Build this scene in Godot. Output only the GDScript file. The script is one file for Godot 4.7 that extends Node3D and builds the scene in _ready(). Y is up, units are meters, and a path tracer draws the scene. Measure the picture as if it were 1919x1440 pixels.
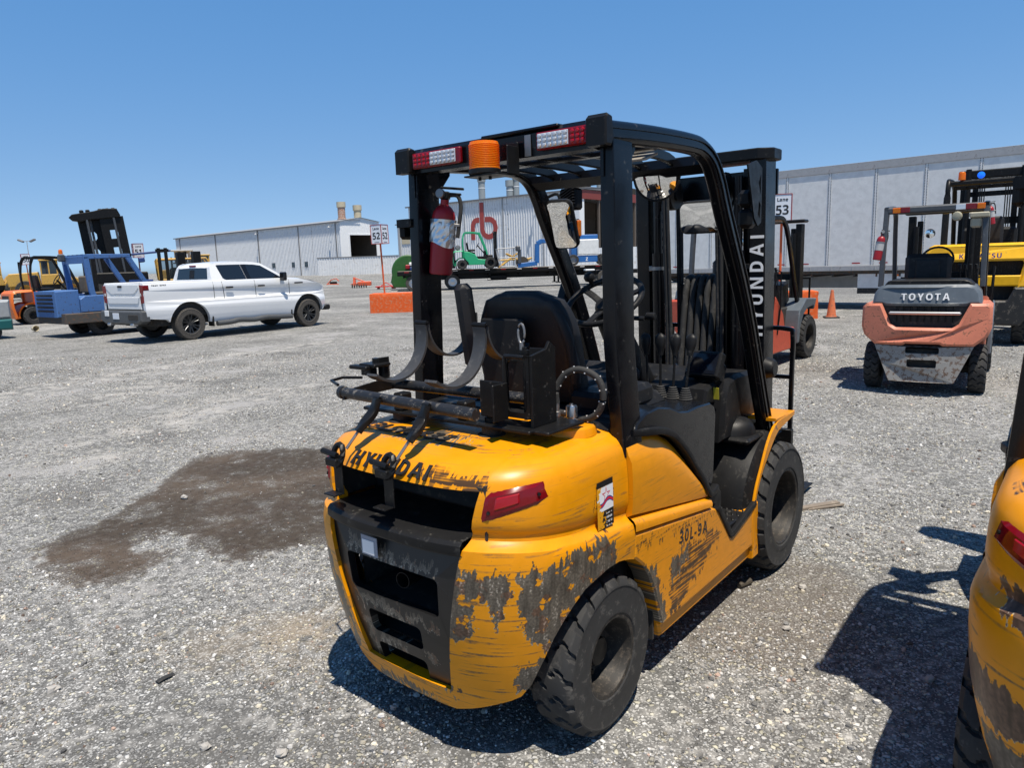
extends Node3D

# ------------------------------------------------------------------ mesh builder
class MB:
	var v := PackedVector3Array()
	var t := PackedVector2Array()
	var x := Transform3D()

	func tri(a: Vector3, b: Vector3, c: Vector3, ua := Vector2.ZERO, ub := Vector2.ZERO, uc := Vector2.ZERO) -> void:
		v.append(x * a); v.append(x * b); v.append(x * c)
		t.append(ua); t.append(ub); t.append(uc)

	func quad(a: Vector3, b: Vector3, c: Vector3, d: Vector3) -> void:
		tri(a, b, c); tri(a, c, d)

	func quad_uv(a: Vector3, b: Vector3, c: Vector3, d: Vector3, ua: Vector2, ub: Vector2, uc: Vector2, ud: Vector2) -> void:
		tri(a, b, c, ua, ub, uc); tri(a, c, d, ua, uc, ud)

	# chamfered box, c = centre, s = size
	func box(c: Vector3, s: Vector3, r := 0.0) -> void:
		var h := s * 0.5
		r = minf(r, minf(h.x, minf(h.y, h.z)) * 0.98)
		if r <= 0.0:
			for ax in 3:
				for sg in [-1.0, 1.0]:
					var n := Vector3.ZERO; n[ax] = sg
					var a := Vector3.ZERO; a[(ax + 1) % 3] = 1
					var b := Vector3.ZERO; b[(ax + 2) % 3] = sg
					quad(c + (n - a - b) * h, c + (n + a - b) * h, c + (n + a + b) * h, c + (n - a + b) * h)
			return
		var k := h - Vector3(r, r, r)
		for ax in 3:
			var i := (ax + 1) % 3
			var j := (ax + 2) % 3
			for sg in [-1.0, 1.0]:
				var n := Vector3.ZERO; n[ax] = sg * h[ax]
				var a := Vector3.ZERO; a[i] = k[i]
				var b := Vector3.ZERO; b[j] = sg * k[j]
				quad(c + n - a - b, c + n + a - b, c + n + a + b, c + n - a + b)
			# edges along ax
			for si in [-1.0, 1.0]:
				for sj in [-1.0, 1.0]:
					var p := Vector3.ZERO; p[i] = si * h[i]; p[j] = sj * k[j]
					var q := Vector3.ZERO; q[i] = si * k[i]; q[j] = sj * h[j]
					var e := Vector3.ZERO; e[ax] = k[ax]
					if si * sj > 0:
						quad(c + p - e, c + q - e, c + q + e, c + p + e)
					else:
						quad(c + p - e, c + p + e, c + q + e, c + q - e)
		for sx in [-1.0, 1.0]:
			for sy in [-1.0, 1.0]:
				for sz in [-1.0, 1.0]:
					var a := c + Vector3(sx * h.x, sy * k.y, sz * k.z)
					var b := c + Vector3(sx * k.x, sy * h.y, sz * k.z)
					var d := c + Vector3(sx * k.x, sy * k.y, sz * h.z)
					if sx * sy * sz > 0:
						tri(a, b, d)
					else:
						tri(a, d, b)

	func frame_at(d: Vector3, up := Vector3.UP) -> Basis:
		d = d.normalized()
		if absf(d.dot(up)) > 0.98:
			up = Vector3.RIGHT if absf(d.x) < 0.9 else Vector3.FORWARD
		var sx := up.cross(d).normalized()
		return Basis(sx, d.cross(sx).normalized(), d)

	# rows of equally many points; grid seen CCW when going along the row then to the next row
	func grid(rows: Array, close_u := false, close_v := false, uvs := false) -> void:
		var nr := rows.size()
		for i in (nr if close_v else nr - 1):
			var a: PackedVector3Array = rows[i]
			var b: PackedVector3Array = rows[(i + 1) % nr]
			var n := a.size()
			for j in (n if close_u else n - 1):
				var k := (j + 1) % n
				if uvs:
					var u0 := float(j) / (n - 1)
					var u1 := float(j + 1) / (n - 1)
					var v0 := float(i) / (nr - 1)
					var v1 := float(i + 1) / (nr - 1)
					quad_uv(a[j], a[k], b[k], b[j], Vector2(u0, v0), Vector2(u1, v0), Vector2(u1, v1), Vector2(u0, v1))
				else:
					quad(a[j], a[k], b[k], b[j])

	func fan(p: PackedVector3Array, flip := false) -> void:
		var c := Vector3.ZERO
		for q in p: c += q
		c /= p.size()
		for i in p.size():
			if flip:
				tri(c, p[(i + 1) % p.size()], p[i])
			else:
				tri(c, p[i], p[(i + 1) % p.size()])

	# profile in the plane across the path (x right, y up), counter-clockwise
	func sweep(path: PackedVector3Array, prof: PackedVector2Array, up := Vector3.UP, close := false, scales := PackedVector2Array()) -> void:
		var rows := []
		var n := path.size()
		for i in n:
			var d: Vector3
			if close:
				d = path[(i + 1) % n] - path[(i + n - 1) % n]
			else:
				d = path[mini(i + 1, n - 1)] - path[maxi(i - 1, 0)]
			var f := frame_at(d, up)
			var sc := scales[i] if scales.size() > i else Vector2.ONE
			var row := PackedVector3Array()
			for q in prof:
				row.append(path[i] + f.x * q.x * sc.x + f.y * q.y * sc.y)
			rows.append(row)
		grid(rows, true, close)
		if not close:
			fan(rows[0], true)
			fan(rows[n - 1])

	func tube(path: PackedVector3Array, r: float, seg := 8, close := false) -> void:
		sweep(path, circle(r, seg), Vector3.UP, close)

	static func circle(r: float, seg: int, start := 0.0) -> PackedVector2Array:
		var o := PackedVector2Array()
		for i in seg:
			o.append(Vector2.from_angle(start + TAU * i / seg) * r)
		return o

	static func rrect(w: float, h: float, r: float, seg := 3) -> PackedVector2Array:
		var o := PackedVector2Array()
		for k in 4:
			var c := Vector2((w / 2 - r) * (1 if k in [0, 3] else -1), (h / 2 - r) * (1 if k < 2 else -1))
			for i in seg + 1:
				o.append(c + Vector2.from_angle(k * PI / 2 + i * PI / 2 / seg) * r)
		return o

	func cyl(a: Vector3, b: Vector3, r0: float, r1 := -1.0, seg := 16, bev := 0.0) -> void:
		if r1 < 0: r1 = r0
		var l := a.distance_to(b)
		var p := [Vector2(0, 0), Vector2(r0, 0), Vector2(r1, l), Vector2(0, l)]
		if bev > 0:
			p = [Vector2(0, 0), Vector2(r0 - bev, 0), Vector2(r0, bev), Vector2(r1, l - bev), Vector2(r1 - bev, l), Vector2(0, l)]
		lathe(p, seg, a, b - a)

	# prof: Vector2(radius, height along the axis), outline running so that the outside is on the right of increasing height
	func lathe(prof: Array, seg: int, o := Vector3.ZERO, axis := Vector3.UP, arc := TAU) -> void:
		var f := frame_at(axis)
		for i in prof.size() - 1:
			var p: Vector2 = prof[i]
			var q: Vector2 = prof[i + 1]
			for k in seg:
				var a0 := arc * k / seg
				var a1 := arc * (k + 1) / seg
				var d0 := f.x * cos(a0) + f.y * sin(a0)
				var d1 := f.x * cos(a1) + f.y * sin(a1)
				var A := o + d0 * p.x + f.z * p.y
				var B := o + d1 * p.x + f.z * p.y
				var C := o + d1 * q.x + f.z * q.y
				var D := o + d0 * q.x + f.z * q.y
				if p.x > 1e-6: tri(A, B, C if q.x > 1e-6 else C)
				if q.x > 1e-6: tri(A, C, D)

	# polygon (2D, any winding) extruded from z0 to z1, bevelled at both faces
	func prism(poly: PackedVector2Array, z0: float, z1: float, bev := 0.0, holes := []) -> void:
		if Geometry2D.is_polygon_clockwise(poly):
			poly = poly.duplicate(); poly.reverse()
		var inner := poly
		if bev > 0:
			inner = inset(poly, bev)
		var inner_holes := []
		for h in holes:
			var hh: PackedVector2Array = h
			if not Geometry2D.is_polygon_clockwise(hh):
				hh = hh.duplicate(); hh.reverse()
			inner_holes.append(hh)
		cap(inner, inner_holes, z1, false)
		cap(inner, inner_holes, z0, true)
		wall(poly, z0 + bev, z1 - bev)
		if bev > 0:
			var n := poly.size()
			for i in n:
				var k := (i + 1) % n
				quad(v3(poly[i], z1 - bev), v3(poly[k], z1 - bev), v3(inner[k], z1), v3(inner[i], z1))
				quad(v3(inner[i], z0), v3(inner[k], z0), v3(poly[k], z0 + bev), v3(poly[i], z0 + bev))
		for h in inner_holes:
			wall(h, z0, z1)

	static func v3(p: Vector2, z: float) -> Vector3:
		return Vector3(p.x, p.y, z)

	static func inset(poly: PackedVector2Array, d: float) -> PackedVector2Array:
		var o := PackedVector2Array()
		var n := poly.size()
		for i in n:
			var e0 := (poly[i] - poly[(i + n - 1) % n]).normalized()
			var e1 := (poly[(i + 1) % n] - poly[i]).normalized()
			var n0 := Vector2(-e0.y, e0.x)
			var n1 := Vector2(-e1.y, e1.x)
			var m := n0 + n1
			var l := m.length_squared()
			o.append(poly[i] + (m * (2.0 / l) if l > 0.3 else n0) * d)
		return o

	func wall(p: PackedVector2Array, z0: float, z1: float) -> void:
		for i in p.size():
			var k := (i + 1) % p.size()
			quad(v3(p[i], z0), v3(p[k], z0), v3(p[k], z1), v3(p[i], z1))

	func cap(poly: PackedVector2Array, holes: Array, z: float, flip: bool) -> void:
		var pieces: Array = [poly]
		if holes.size():
			# cut into bands through the middle of every hole, so that no piece keeps a hole inside
			var ys := [-1e3]
			for h: PackedVector2Array in holes:
				var c := 0.0
				for q in h: c += q.y / h.size()
				ys.append(c + 0.0003)
			ys.append(1e3)
			ys.sort()
			pieces = []
			for i in ys.size() - 1:
				if ys[i + 1] - ys[i] < 0.001: continue
				var band := PackedVector2Array([Vector2(-1e3, ys[i]), Vector2(1e3, ys[i]), Vector2(1e3, ys[i + 1]), Vector2(-1e3, ys[i + 1])])
				var cur: Array = Geometry2D.intersect_polygons(poly, band)
				for h: PackedVector2Array in holes:
					var nxt := []
					for p: PackedVector2Array in cur: nxt.append_array(Geometry2D.clip_polygons(p, h))
					cur = nxt
				pieces.append_array(cur)
		for p: PackedVector2Array in pieces:
			var ix := Geometry2D.triangulate_polygon(p)
			for i in range(0, ix.size(), 3):
				var a := p[ix[i]]
				var b := p[ix[i + 1]]
				var c := p[ix[i + 2]]
				if ((b - a).cross(c - a) < 0) != flip:
					tri(v3(a, z), v3(c, z), v3(b, z))
				else:
					tri(v3(a, z), v3(b, z), v3(c, z))

	func add(m: MB, xf := Transform3D()) -> void:
		for i in m.v.size():
			v.append(x * (xf * m.v[i])); t.append(m.t[i])

	func warp(f: Callable) -> void:
		for i in v.size(): v[i] = f.call(v[i])

	# crease: degrees above which an edge stays sharp
	func mesh(crease := 35.0) -> ArrayMesh:
		var n := v.size()
		var nor := PackedVector3Array(); nor.resize(n)
		var fn := PackedVector3Array(); fn.resize(n / 3)
		for i in n / 3:
			fn[i] = (v[i * 3 + 1] - v[i * 3]).cross(v[i * 3 + 2] - v[i * 3])
		if crease <= 0.0:
			for i in n: nor[i] = fn[i / 3].normalized()
		else:
			var cs := cos(deg_to_rad(crease))
			var at := {}
			for i in n:
				var key := Vector3i((v[i] * 20000.0).round())
				if at.has(key):
					at[key].append(i / 3)
				else:
					at[key] = PackedInt32Array([i / 3])
			var un := PackedVector3Array(); un.resize(fn.size())
			for i in fn.size(): un[i] = fn[i].normalized()
			for i in n:
				var f := i / 3
				var s := Vector3.ZERO
				var me := un[f]
				for g: int in at[Vector3i((v[i] * 20000.0).round())]:
					if me.dot(un[g]) > cs: s += fn[g]
				nor[i] = s.normalized() if s.length_squared() > 1e-24 else (me if me != Vector3.ZERO else Vector3.UP)
		var vv := PackedVector3Array(); vv.resize(n)
		var nn := PackedVector3Array(); nn.resize(n)
		var tt := PackedVector2Array(); tt.resize(n)
		for i in range(0, n, 3):
			for k in 3:
				var s: int = i + [0, 2, 1][k]
				vv[i + k] = v[s]; nn[i + k] = nor[s]; tt[i + k] = t[s]
		var ar := []
		ar.resize(Mesh.ARRAY_MAX)
		ar[Mesh.ARRAY_VERTEX] = vv
		ar[Mesh.ARRAY_NORMAL] = nn
		ar[Mesh.ARRAY_TEX_UV] = tt
		var m := ArrayMesh.new()
		m.add_surface_from_arrays(Mesh.PRIMITIVE_TRIANGLES, ar)
		return m

# ------------------------------------------------------------------ scene helpers
var M := {}
var names := {}

func lin(r: float, g: float, b: float, a := 1.0) -> Color:
	var c := Color(r, g, b).linear_to_srgb()
	c.a = a
	return c

func mat(r: float, g: float, b: float, rough := 0.6, metal := 0.0) -> StandardMaterial3D:
	var m := StandardMaterial3D.new()
	m.albedo_color = lin(r, g, b)
	m.roughness = rough
	m.metallic = metal
	return m

func numbered(called: String) -> String:
	if not names.has(called):
		names[called] = 0
		return called
	names[called] += 1
	return "%s_%03d" % [called, names[called]]

func thing(called: String, label: String, category: String, at := Vector3.ZERO, heading := 0.0, group := "") -> Node3D:
	var o := Node3D.new()
	o.name = numbered(called)
	add_child(o)
	o.position = at
	o.rotation.y = -deg_to_rad(heading)
	tag(o, label, category, group)
	return o

func tag(o: Node3D, label: String, category: String, group := "", kind := "") -> void:
	if label: o.set_meta("label", label)
	if category: o.set_meta("category", category)
	if group: o.set_meta("group", group)
	if kind: o.set_meta("kind", kind)

func part(called: String, b: MB, m: Material, parent: Node3D, crease := 35.0) -> MeshInstance3D:
	return put(called, b.mesh(crease), m, parent)

func put(called: String, mesh: Mesh, m: Material, parent: Node3D, at := Transform3D()) -> MeshInstance3D:
	var o := MeshInstance3D.new()
	o.name = called
	o.mesh = mesh
	o.material_override = m
	o.transform = at
	parent.add_child(o, true)
	return o

func top(called: String, b: MB, m: Material, label: String, category: String, at := Vector3.ZERO, heading := 0.0, group := "", crease := 35.0) -> MeshInstance3D:
	var o := put(numbered(called), b.mesh(crease), m, self)
	o.position = at
	o.rotation.y = -deg_to_rad(heading)
	tag(o, label, category, group)
	return o

# forklift axes: u forward, v right, y up
func P(u: float, w: float, y: float) -> Vector3:
	return Vector3(w, y, -u)

# polygons given as (u, y) become prisms across v
func side_xf() -> Transform3D:   # local x -> forward u, y -> up, z -> right v
	return Transform3D(Basis(Vector3(0, 0, -1), Vector3(0, 1, 0), Vector3(1, 0, 0)), Vector3.ZERO)

func side_prism(b: MB, pts: Array, v0: float, v1: float, bev := 0.0, holes := []) -> void:
	var keep := b.x
	b.x = keep * side_xf()
	b.prism(PackedVector2Array(pts), v0, v1, bev, holes)
	b.x = keep

func text_mesh(s: String, size: float, depth: float, bold := 700, font := "Droid Sans") -> TextMesh:
	var f := SystemFont.new()
	f.font_names = PackedStringArray([font])
	f.font_weight = bold
	var m := TextMesh.new()
	m.font = f
	m.text = s
	m.font_size = 64
	m.pixel_size = size / 46.0     # size is about the height of a capital letter
	m.depth = depth
	m.curve_step = 1.0
	return m

func noise(seed_: int, freq: float, type := FastNoiseLite.TYPE_SIMPLEX_SMOOTH, oct := 4) -> FastNoiseLite:
	var n := FastNoiseLite.new()
	n.seed = seed_
	n.frequency = freq
	n.noise_type = type
	n.fractal_octaves = oct
	if oct <= 1: n.fractal_type = FastNoiseLite.FRACTAL_NONE
	return n

# seamless grey noise as 0..1 floats
func nfield(n: FastNoiseLite, w: int, h: int) -> PackedByteArray:
	var im := n.get_seamless_image(w, h, false, false, 0.1, true)
	im.convert(Image.FORMAT_L8)
	return im.get_data()

func nfield_raw(n: FastNoiseLite, w: int, h: int) -> PackedByteArray:
	var im := n.get_image(w, h, false, false, true)
	im.convert(Image.FORMAT_L8)
	return im.get_data()

func tex_rgb(data: PackedByteArray, w: int, h: int, fmt := Image.FORMAT_RGB8) -> ImageTexture:
	return ImageTexture.create_from_image(Image.create_from_data(w, h, false, fmt, data))

var lut8 := PackedByteArray()

func s8(l: float) -> int:    # linear to sRGB byte
	if lut8.is_empty():
		lut8.resize(2049)
		for i in 2049:
			var q := i / 2048.0
			lut8[i] = int(255.0 * (12.92 * q if q <= 0.0031308 else 1.055 * pow(q, 1 / 2.4) - 0.055) + 0.5)
	return lut8[int(clampf(l, 0.0, 1.0) * 2048.0)]

func _ready() -> void:
	# camera ------------------------------------------------------------
	var cam := Camera3D.new()
	cam.name = "camera"
	var pitch := deg_to_rad(9.65)
	var roll := deg_to_rad(1.9)
	var fw := Vector3(0, -sin(pitch), -cos(pitch))
	var up0 := Vector3(0, cos(pitch), -sin(pitch))
	var rt := Vector3.RIGHT * cos(roll) - up0 * sin(roll)
	var up1 := up0 * cos(roll) + Vector3.RIGHT * sin(roll)
	cam.transform = Transform3D(Basis(rt, up1, -fw), Vector3(0, 1.70, 0))
	cam.fov = rad_to_deg(2.0 * atan(720.0 / 1350.0))
	cam.near = 0.05
	cam.far = 6000.0
	cam.current = true
	add_child(cam)
	# sky and sun -------------------------------------------------------
	var env := Environment.new()
	env.background_mode = Environment.BG_SKY
	env.tonemap_mode = Environment.TONE_MAPPER_LINEAR
	env.tonemap_exposure = 1.25
	env.sdfgi_enabled = true
	env.ssao_enabled = true
	env.ssil_enabled = true
	var sm := PanoramaSkyMaterial.new()
	sm.panorama = clear_sky()
	var sky := Sky.new()
	sky.sky_material = sm
	env.sky = sky
	var we := WorldEnvironment.new()
	we.name = "world_environment"
	we.environment = env
	add_child(we)
	var sun := DirectionalLight3D.new()
	sun.name = "sun"
	sun.light_energy = 1.6
	sun.light_color = Color(1.0, 0.965, 0.91)
	sun.light_angular_distance = 0.5
	sun.shadow_enabled = true
	add_child(sun)
	sun.look_at_from_position(Vector3.ZERO, Vector3(-0.13, -1.0, -0.31), Vector3.FORWARD)
	# ------------------------------------------------------------------
	materials()
	ground()
	var hero := yellow_forklift()
	hero.position = Vector3(-0.116, 0, -2.752)
	hero.rotation.y = -deg_to_rad(39.12)
	extinguisher(hero.transform * P(0.215, -0.405, 1.655), Vector3(0.0, 0.5, -0.11), 39.12, "red fire extinguisher wrapped in silver foil on the near yellow truck's post", true)
	second_forklift(hero)
	var salmon := stepped_forklift("salmon pink and grey lift truck with rusted white tow plate, seen from behind", Vector3(5.0, 0, -8.62), 34.0, M.salmon, M.hood_grey, M.bare_plate, "TOYOTA")
	extinguisher(salmon.transform * P(0.06, -0.585, 1.57), Vector3(0, 0.6, -0.17), 34.0, "red fire extinguisher hanging from the salmon lift truck's left post", false)
	stepped_forklift("orange red lift truck half hidden behind the near truck's mast", Vector3(3.10, 0, -10.55), 40.0, M.red_body, M.hood_grey, M.red_body, "TOYOTA")
	big_yellow_forklift()
	extinguisher(Vector3(8.05, 2.05, -12.2), Vector3(0, 0.3, 0.15), 36.0, "dark red extinguisher high on the large yellow lift truck", false)
	lane_sign("53", Vector3(7.06, 0, -18.92), 18.0, 0.3, "lane 53 sign against the white box trailer")
	lane_sign("52", Vector3(-4.53, 0, -26.6), 24.0, 0.0, "lane 52 sign on a leaning orange post left of the truck", 0.03)
	concrete_block(Vector3(-3.95, 0, -26.75), 0.0, 2.3, "orange concrete block at the foot of the lane 52 sign")
	concrete_block(Vector3(7.12, 0, -18.9), 12.0, 1.7, "orange concrete block beside the traffic cone")
	cone()
	van_trailer()
	pickup()
	profile_forklift("orange lift truck at the far left with a black guard", Vector3(-17.85, 0, -26.9), 40.0, M.orange_truck, M.black_metal, "lift trucks lined up in the yard", 1.12)
	blue_forklift()
	tall_mast_truck()
	mast_only_truck("black mast standing up behind the pickup's cargo bed", Vector3(-14.1, 0, -30.0), -24.0, 2.66, M.old_yellow, false)
	mast_only_truck("grey headed mast just left of the pickup's cab", Vector3(-15.95, 0, -36.0), -24.0, 2.70, M.old_yellow, true)
	loader("yellow wheel loader behind the orange lift truck", Vector3(-36.5, 0, -58.0), 60.0, 1.0)
	loader("yellow earth mover at the far left edge of the yard", Vector3(-44.0, 0, -62.0), 40.0, 1.0)
	loader("yellow machine with red roof behind the pickup's cab", Vector3(-22.0, 0, -52.0), 60.0, 0.95)
	teal_machine()
	lane_sign("51", Vector3(-18.1, 0, -36.0), 55.0, 0.0, "lane 51 sign above the yellow glazed cab")
	lane_sign("50", Vector3(-30.1, 0, -46.0), -38.0, 0.0, "lane 50 sign above the orange lift truck", 0.03)
	warehouse_left()
	yard_fence()
	warehouse_right()
	flatbed()
	green_baler()
	implement("orange red rotary tiller lying on the yard left of the lane 52 sign", Vector3(-12.1, 0, -58.4), 0.0, 0)
	implement("small red frame implement lying on the yard near the pickup's nose", Vector3(-15.5, 0, -64.3), 0.0, 1)
	implement("low crimson cutter deck behind the lane 52 sign post", Vector3(-9.1, 0, -54.0), 0.0, 2)
	light_pole()
	bits()

# cloudless sky: pale at the horizon, deepening to the zenith, the same all round
func clear_sky() -> ImageTexture:
	var H := 256
	var im := Image.create(8, H, false, Image.FORMAT_RGBF)
	var hor := Vector3(0.385, 0.575, 0.765)
	var mid := Vector3(0.082, 0.240, 0.530)
	var zen := Vector3(0.036, 0.110, 0.280)
	for j in H:
		var el := PI / 2 - PI * (j + 0.5) / H
		var y := maxf(sin(el), 0.0)
		var c := hor.lerp(mid, 1.0 - exp(-y / 0.115))
		c = c.lerp(zen, smoothstep(0.15, 1.0, y))
		if el < 0: c = Vector3(0.16, 0.155, 0.145)
		for i in 8: im.set_pixel(i, j, Color(c.x, c.y, c.z))
	return ImageTexture.create_from_image(im)

# ------------------------------------------------------------------ ground
func gravel_textures() -> void:
	var W := 1024
	var big := noise(11, 0.085, FastNoiseLite.TYPE_CELLULAR, 1)
	big.cellular_return_type = FastNoiseLite.RETURN_DISTANCE2_DIV
	big.cellular_jitter = 1.0
	var bigv := noise(11, 0.085, FastNoiseLite.TYPE_CELLULAR, 1)
	bigv.cellular_return_type = FastNoiseLite.RETURN_CELL_VALUE
	bigv.cellular_jitter = 1.1
	var sml := noise(23, 0.27, FastNoiseLite.TYPE_CELLULAR, 1)
	sml.cellular_return_type = FastNoiseLite.RETURN_DISTANCE2_DIV
	var smlv := noise(23, 0.27, FastNoiseLite.TYPE_CELLULAR, 1)
	smlv.cellular_return_type = FastNoiseLite.RETURN_CELL_VALUE
	var bd := nfield_raw(big, W, W)
	var bv := nfield_raw(bigv, W, W)
	var sd := nfield_raw(sml, W, W)
	var sv := nfield_raw(smlv, W, W)
	var pt := nfield(noise(5, 0.006), W, W)
	var gr := nfield(noise(7, 0.25, FastNoiseLite.TYPE_SIMPLEX, 2), W, W)
	var col := PackedByteArray(); col.resize(W * W * 3)
	var hgt := PackedByteArray(); hgt.resize(W * W)
	var lut := PackedByteArray(); lut.resize(1025)
	for i in 1025: lut[i] = s8(i / 1024.0)
	for i in W * W:
		var fine := sv[i] / 255.0
		var rim := 1.0 - sd[i] / 255.0          # high in the middle of a grain
		var g := gr[i] / 255.0
		# fines: dark millings with paler grains
		var l := 0.10 + 0.155 * fine * fine + 0.10 * (g - 0.5)
		if fine > 0.80: l += 0.19
		var h := 0.25 * rim
		var wr := 1.0
		var wb := 0.965
		var cell := bv[i] / 255.0
		var mid := 1.0 - bd[i] / 255.0
		var thr := 0.55 + 0.35 * (1.0 - pt[i] / 255.0)
		if cell > thr and mid > 0.22:
			var k := fposmod(cell * 37.0, 1.0)
			l = 0.17 + 0.48 * k + 0.06 * (g - 0.5)
			h = 0.35 + 0.65 * minf(1.0, mid * 1.6)
			if fposmod(cell * 91.0, 1.0) > 0.6:
				wb = 0.80
				wr = 1.04
		l *= 0.86 + 0.28 * pt[i] / 255.0
		col[i * 3] = lut[int(clampf(l * wr, 0, 1) * 1024)]
		col[i * 3 + 1] = lut[int(clampf(l, 0, 1) * 1024)]
		col[i * 3 + 2] = lut[int(clampf(l * wb, 0, 1) * 1024)]
		hgt[i] = int(255 * clampf(h, 0, 1))
	M.gravel_col = tex_rgb(col, W, W)
	M.gravel_hgt = tex_rgb(hgt, W, W, Image.FORMAT_L8)

const GX0 := -15.0
const GX1 := 15.0
const GZ0 := -27.5
const GZ1 := 2.5

# stains and tracks on the yard near the camera: colour and how strongly it covers the gravel
func yard_marks() -> ImageTexture:
	var W := 1000
	var D := (GX1 - GX0) / W
	var n1 := nfield_raw(noise(31, 0.018, FastNoiseLite.TYPE_SIMPLEX_SMOOTH, 5), W, W)
	var n2 := nfield_raw(noise(32, 0.075, FastNoiseLite.TYPE_SIMPLEX_SMOOTH, 4), W, W)
	var n3 := nfield_raw(noise(33, 0.006, FastNoiseLite.TYPE_SIMPLEX_SMOOTH, 3), W, W)
	var n4 := nfield_raw(noise(34, 0.42, FastNoiseLite.TYPE_SIMPLEX_SMOOTH, 2), W, W)
	var out := PackedByteArray(); out.resize(W * W * 4)
	var wet := PackedVector2Array()
	for q in [[-2.98, -4.25], [-3.06, -4.50], [-3.0, -4.80], [-2.89, -5.07], [-2.92, -5.38], [-2.85, -5.58], [-2.95, -6.04], [-2.95, -6.36], [-2.83, -6.58], [-2.56, -6.68], [-2.17, -6.75], [-1.76, -6.73], [-1.0, -6.64], [-0.5, -6.2], [-0.6, -4.6], [-0.95, -4.20], [-1.21, -4.22], [-1.36, -4.28], [-1.48, -4.21], [-1.59, -4.08], [-1.71, -4.03], [-1.94, -4.25], [-2.22, -4.54], [-2.48, -4.62], [-2.46, -4.50], [-2.23, -4.27], [-2.1, -4.14], [-2.11, -3.95], [-2.21, -3.85], [-2.32, -3.74], [-2.43, -3.76], [-2.66, -3.97], [-2.83, -4.06]]:
		wet.append(Vector2(q[0], q[1]))
	var wb := Rect2(wet[0], Vector2.ZERO)
	for q in wet: wb = wb.expand(q)
	wb = wb.grow(0.4)
	for j in W:
		var z := GZ0 + (j + 0.5) * D
		for i in W:
			var k := j * W + i
			var a1 := n1[k] / 255.0
			var a2 := n2[k] / 255.0
			var a3 := n3[k] / 255.0
			var x := GX0 + (i + 0.5) * D
			# base: patches of pale dust and of darker millings
			var r := 0.37; var g := 0.362; var b := 0.35
			var al := clampf((a1 - 0.52) * 2.2, 0.0, 0.55) * (0.5 + a3)
			if a1 < 0.42:
				r = 0.115; g = 0.112; b = 0.108
				al = clampf((0.42 - a1) * 2.4, 0.0, 0.5)
			# clumps of paler and darker chips
			var sp := n4[k] / 255.0
			if sp > 0.60 and al < 0.5:
				al = clampf((sp - 0.60) * 2.6 + 0.10, 0.0, 0.62); r = 0.48; g = 0.468; b = 0.44
			elif sp < 0.38 and al < 0.5:
				al = clampf((0.38 - sp) * 2.6 + 0.10, 0.0, 0.62); r = 0.085; g = 0.082; b = 0.08
			# vehicle tracks sweeping across the yard (pale crushed dust)
			var d := Vector2(x - 9.0, z + 5.5).length()
			for rad: float in [11.4, 13.2, 15.3, 17.2]:
				var w := absf(d - rad + (a1 - 0.5) * 0.5) / 0.75
				if w < 1.0 and z < -6.2:
					var s := (1.0 - w * w) * clampf((a2 - 0.30) * 2.2, 0.0, 1.0) * clampf((a3 - 0.30) * 2.5, 0.0, 1.0) * 0.75
					if s > al:
						al = s; r = 0.46; g = 0.44; b = 0.41
			# tan dirt by the rear of the lift truck
			var td := Vector2((x + 0.95) / 0.75, (z + 3.15) / 0.40).length() + (a1 - 0.5) * 1.2
			if td < 1.0:
				var s := (1.0 - td) * 0.75 * (0.4 + a2)
				if s > al: al = s; r = 0.33; g = 0.265; b = 0.19
			td = Vector2((x - 1.2) / 0.55, (z + 3.3) / 0.7).length() + (a1 - 0.5) * 1.4
			if td < 1.0:
				var s := minf(1.0, (1.0 - td) * 1.6) * (0.45 + 0.8 * a2)
				if s > al: al = minf(s * 0.6, 0.5); r = 0.14; g = 0.115; b = 0.092
			# wet oily mud
			if wb.has_point(Vector2(x, z)):
				var q := Vector2(x + (a1 - 0.5) * 0.16 + (a2 - 0.5) * 0.10 + (sp - 0.5) * 0.10, z + (a2 - 0.5) * 0.20 + (sp - 0.5) * 0.12)
				var soak := 0.0
				for of: Vector2 in [Vector2.ZERO, Vector2(0.10, 0), Vector2(-0.10, 0), Vector2(0, 0.13), Vector2(0, -0.13)]:
					if Geometry2D.is_point_in_polygon(q + of, wet): soak += 0.2
				if soak > 0.1 and soak > 0.85 - a2 * 0.9:
					var dry := clampf((a1 - 0.45) * 2.0, 0, 1)
					r = 0.058 + 0.045 * dry; g = 0.045 + 0.033 * dry; b = 0.035 + 0.023 * dry
					al = 0.97 - 0.45 * clampf((a2 - 0.60) * 4.0, 0, 1) - 0.25 * clampf((sp - 0.58) * 5.0, 0, 1)
					al *= 0.35 + 0.65 * soak
			var e := minf(minf(x - GX0, GX1 - x), minf(z - GZ0, GZ1 - z))
			al *= clampf(e / 2.0, 0.0, 1.0)
			k *= 4
			out[k] = s8(r); out[k + 1] = s8(g); out[k + 2] = s8(b); out[k + 3] = int(255 * clampf(al, 0, 1))
	M.wet_poly = wet
	return tex_rgb(out, W, W, Image.FORMAT_RGBA8)

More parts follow.
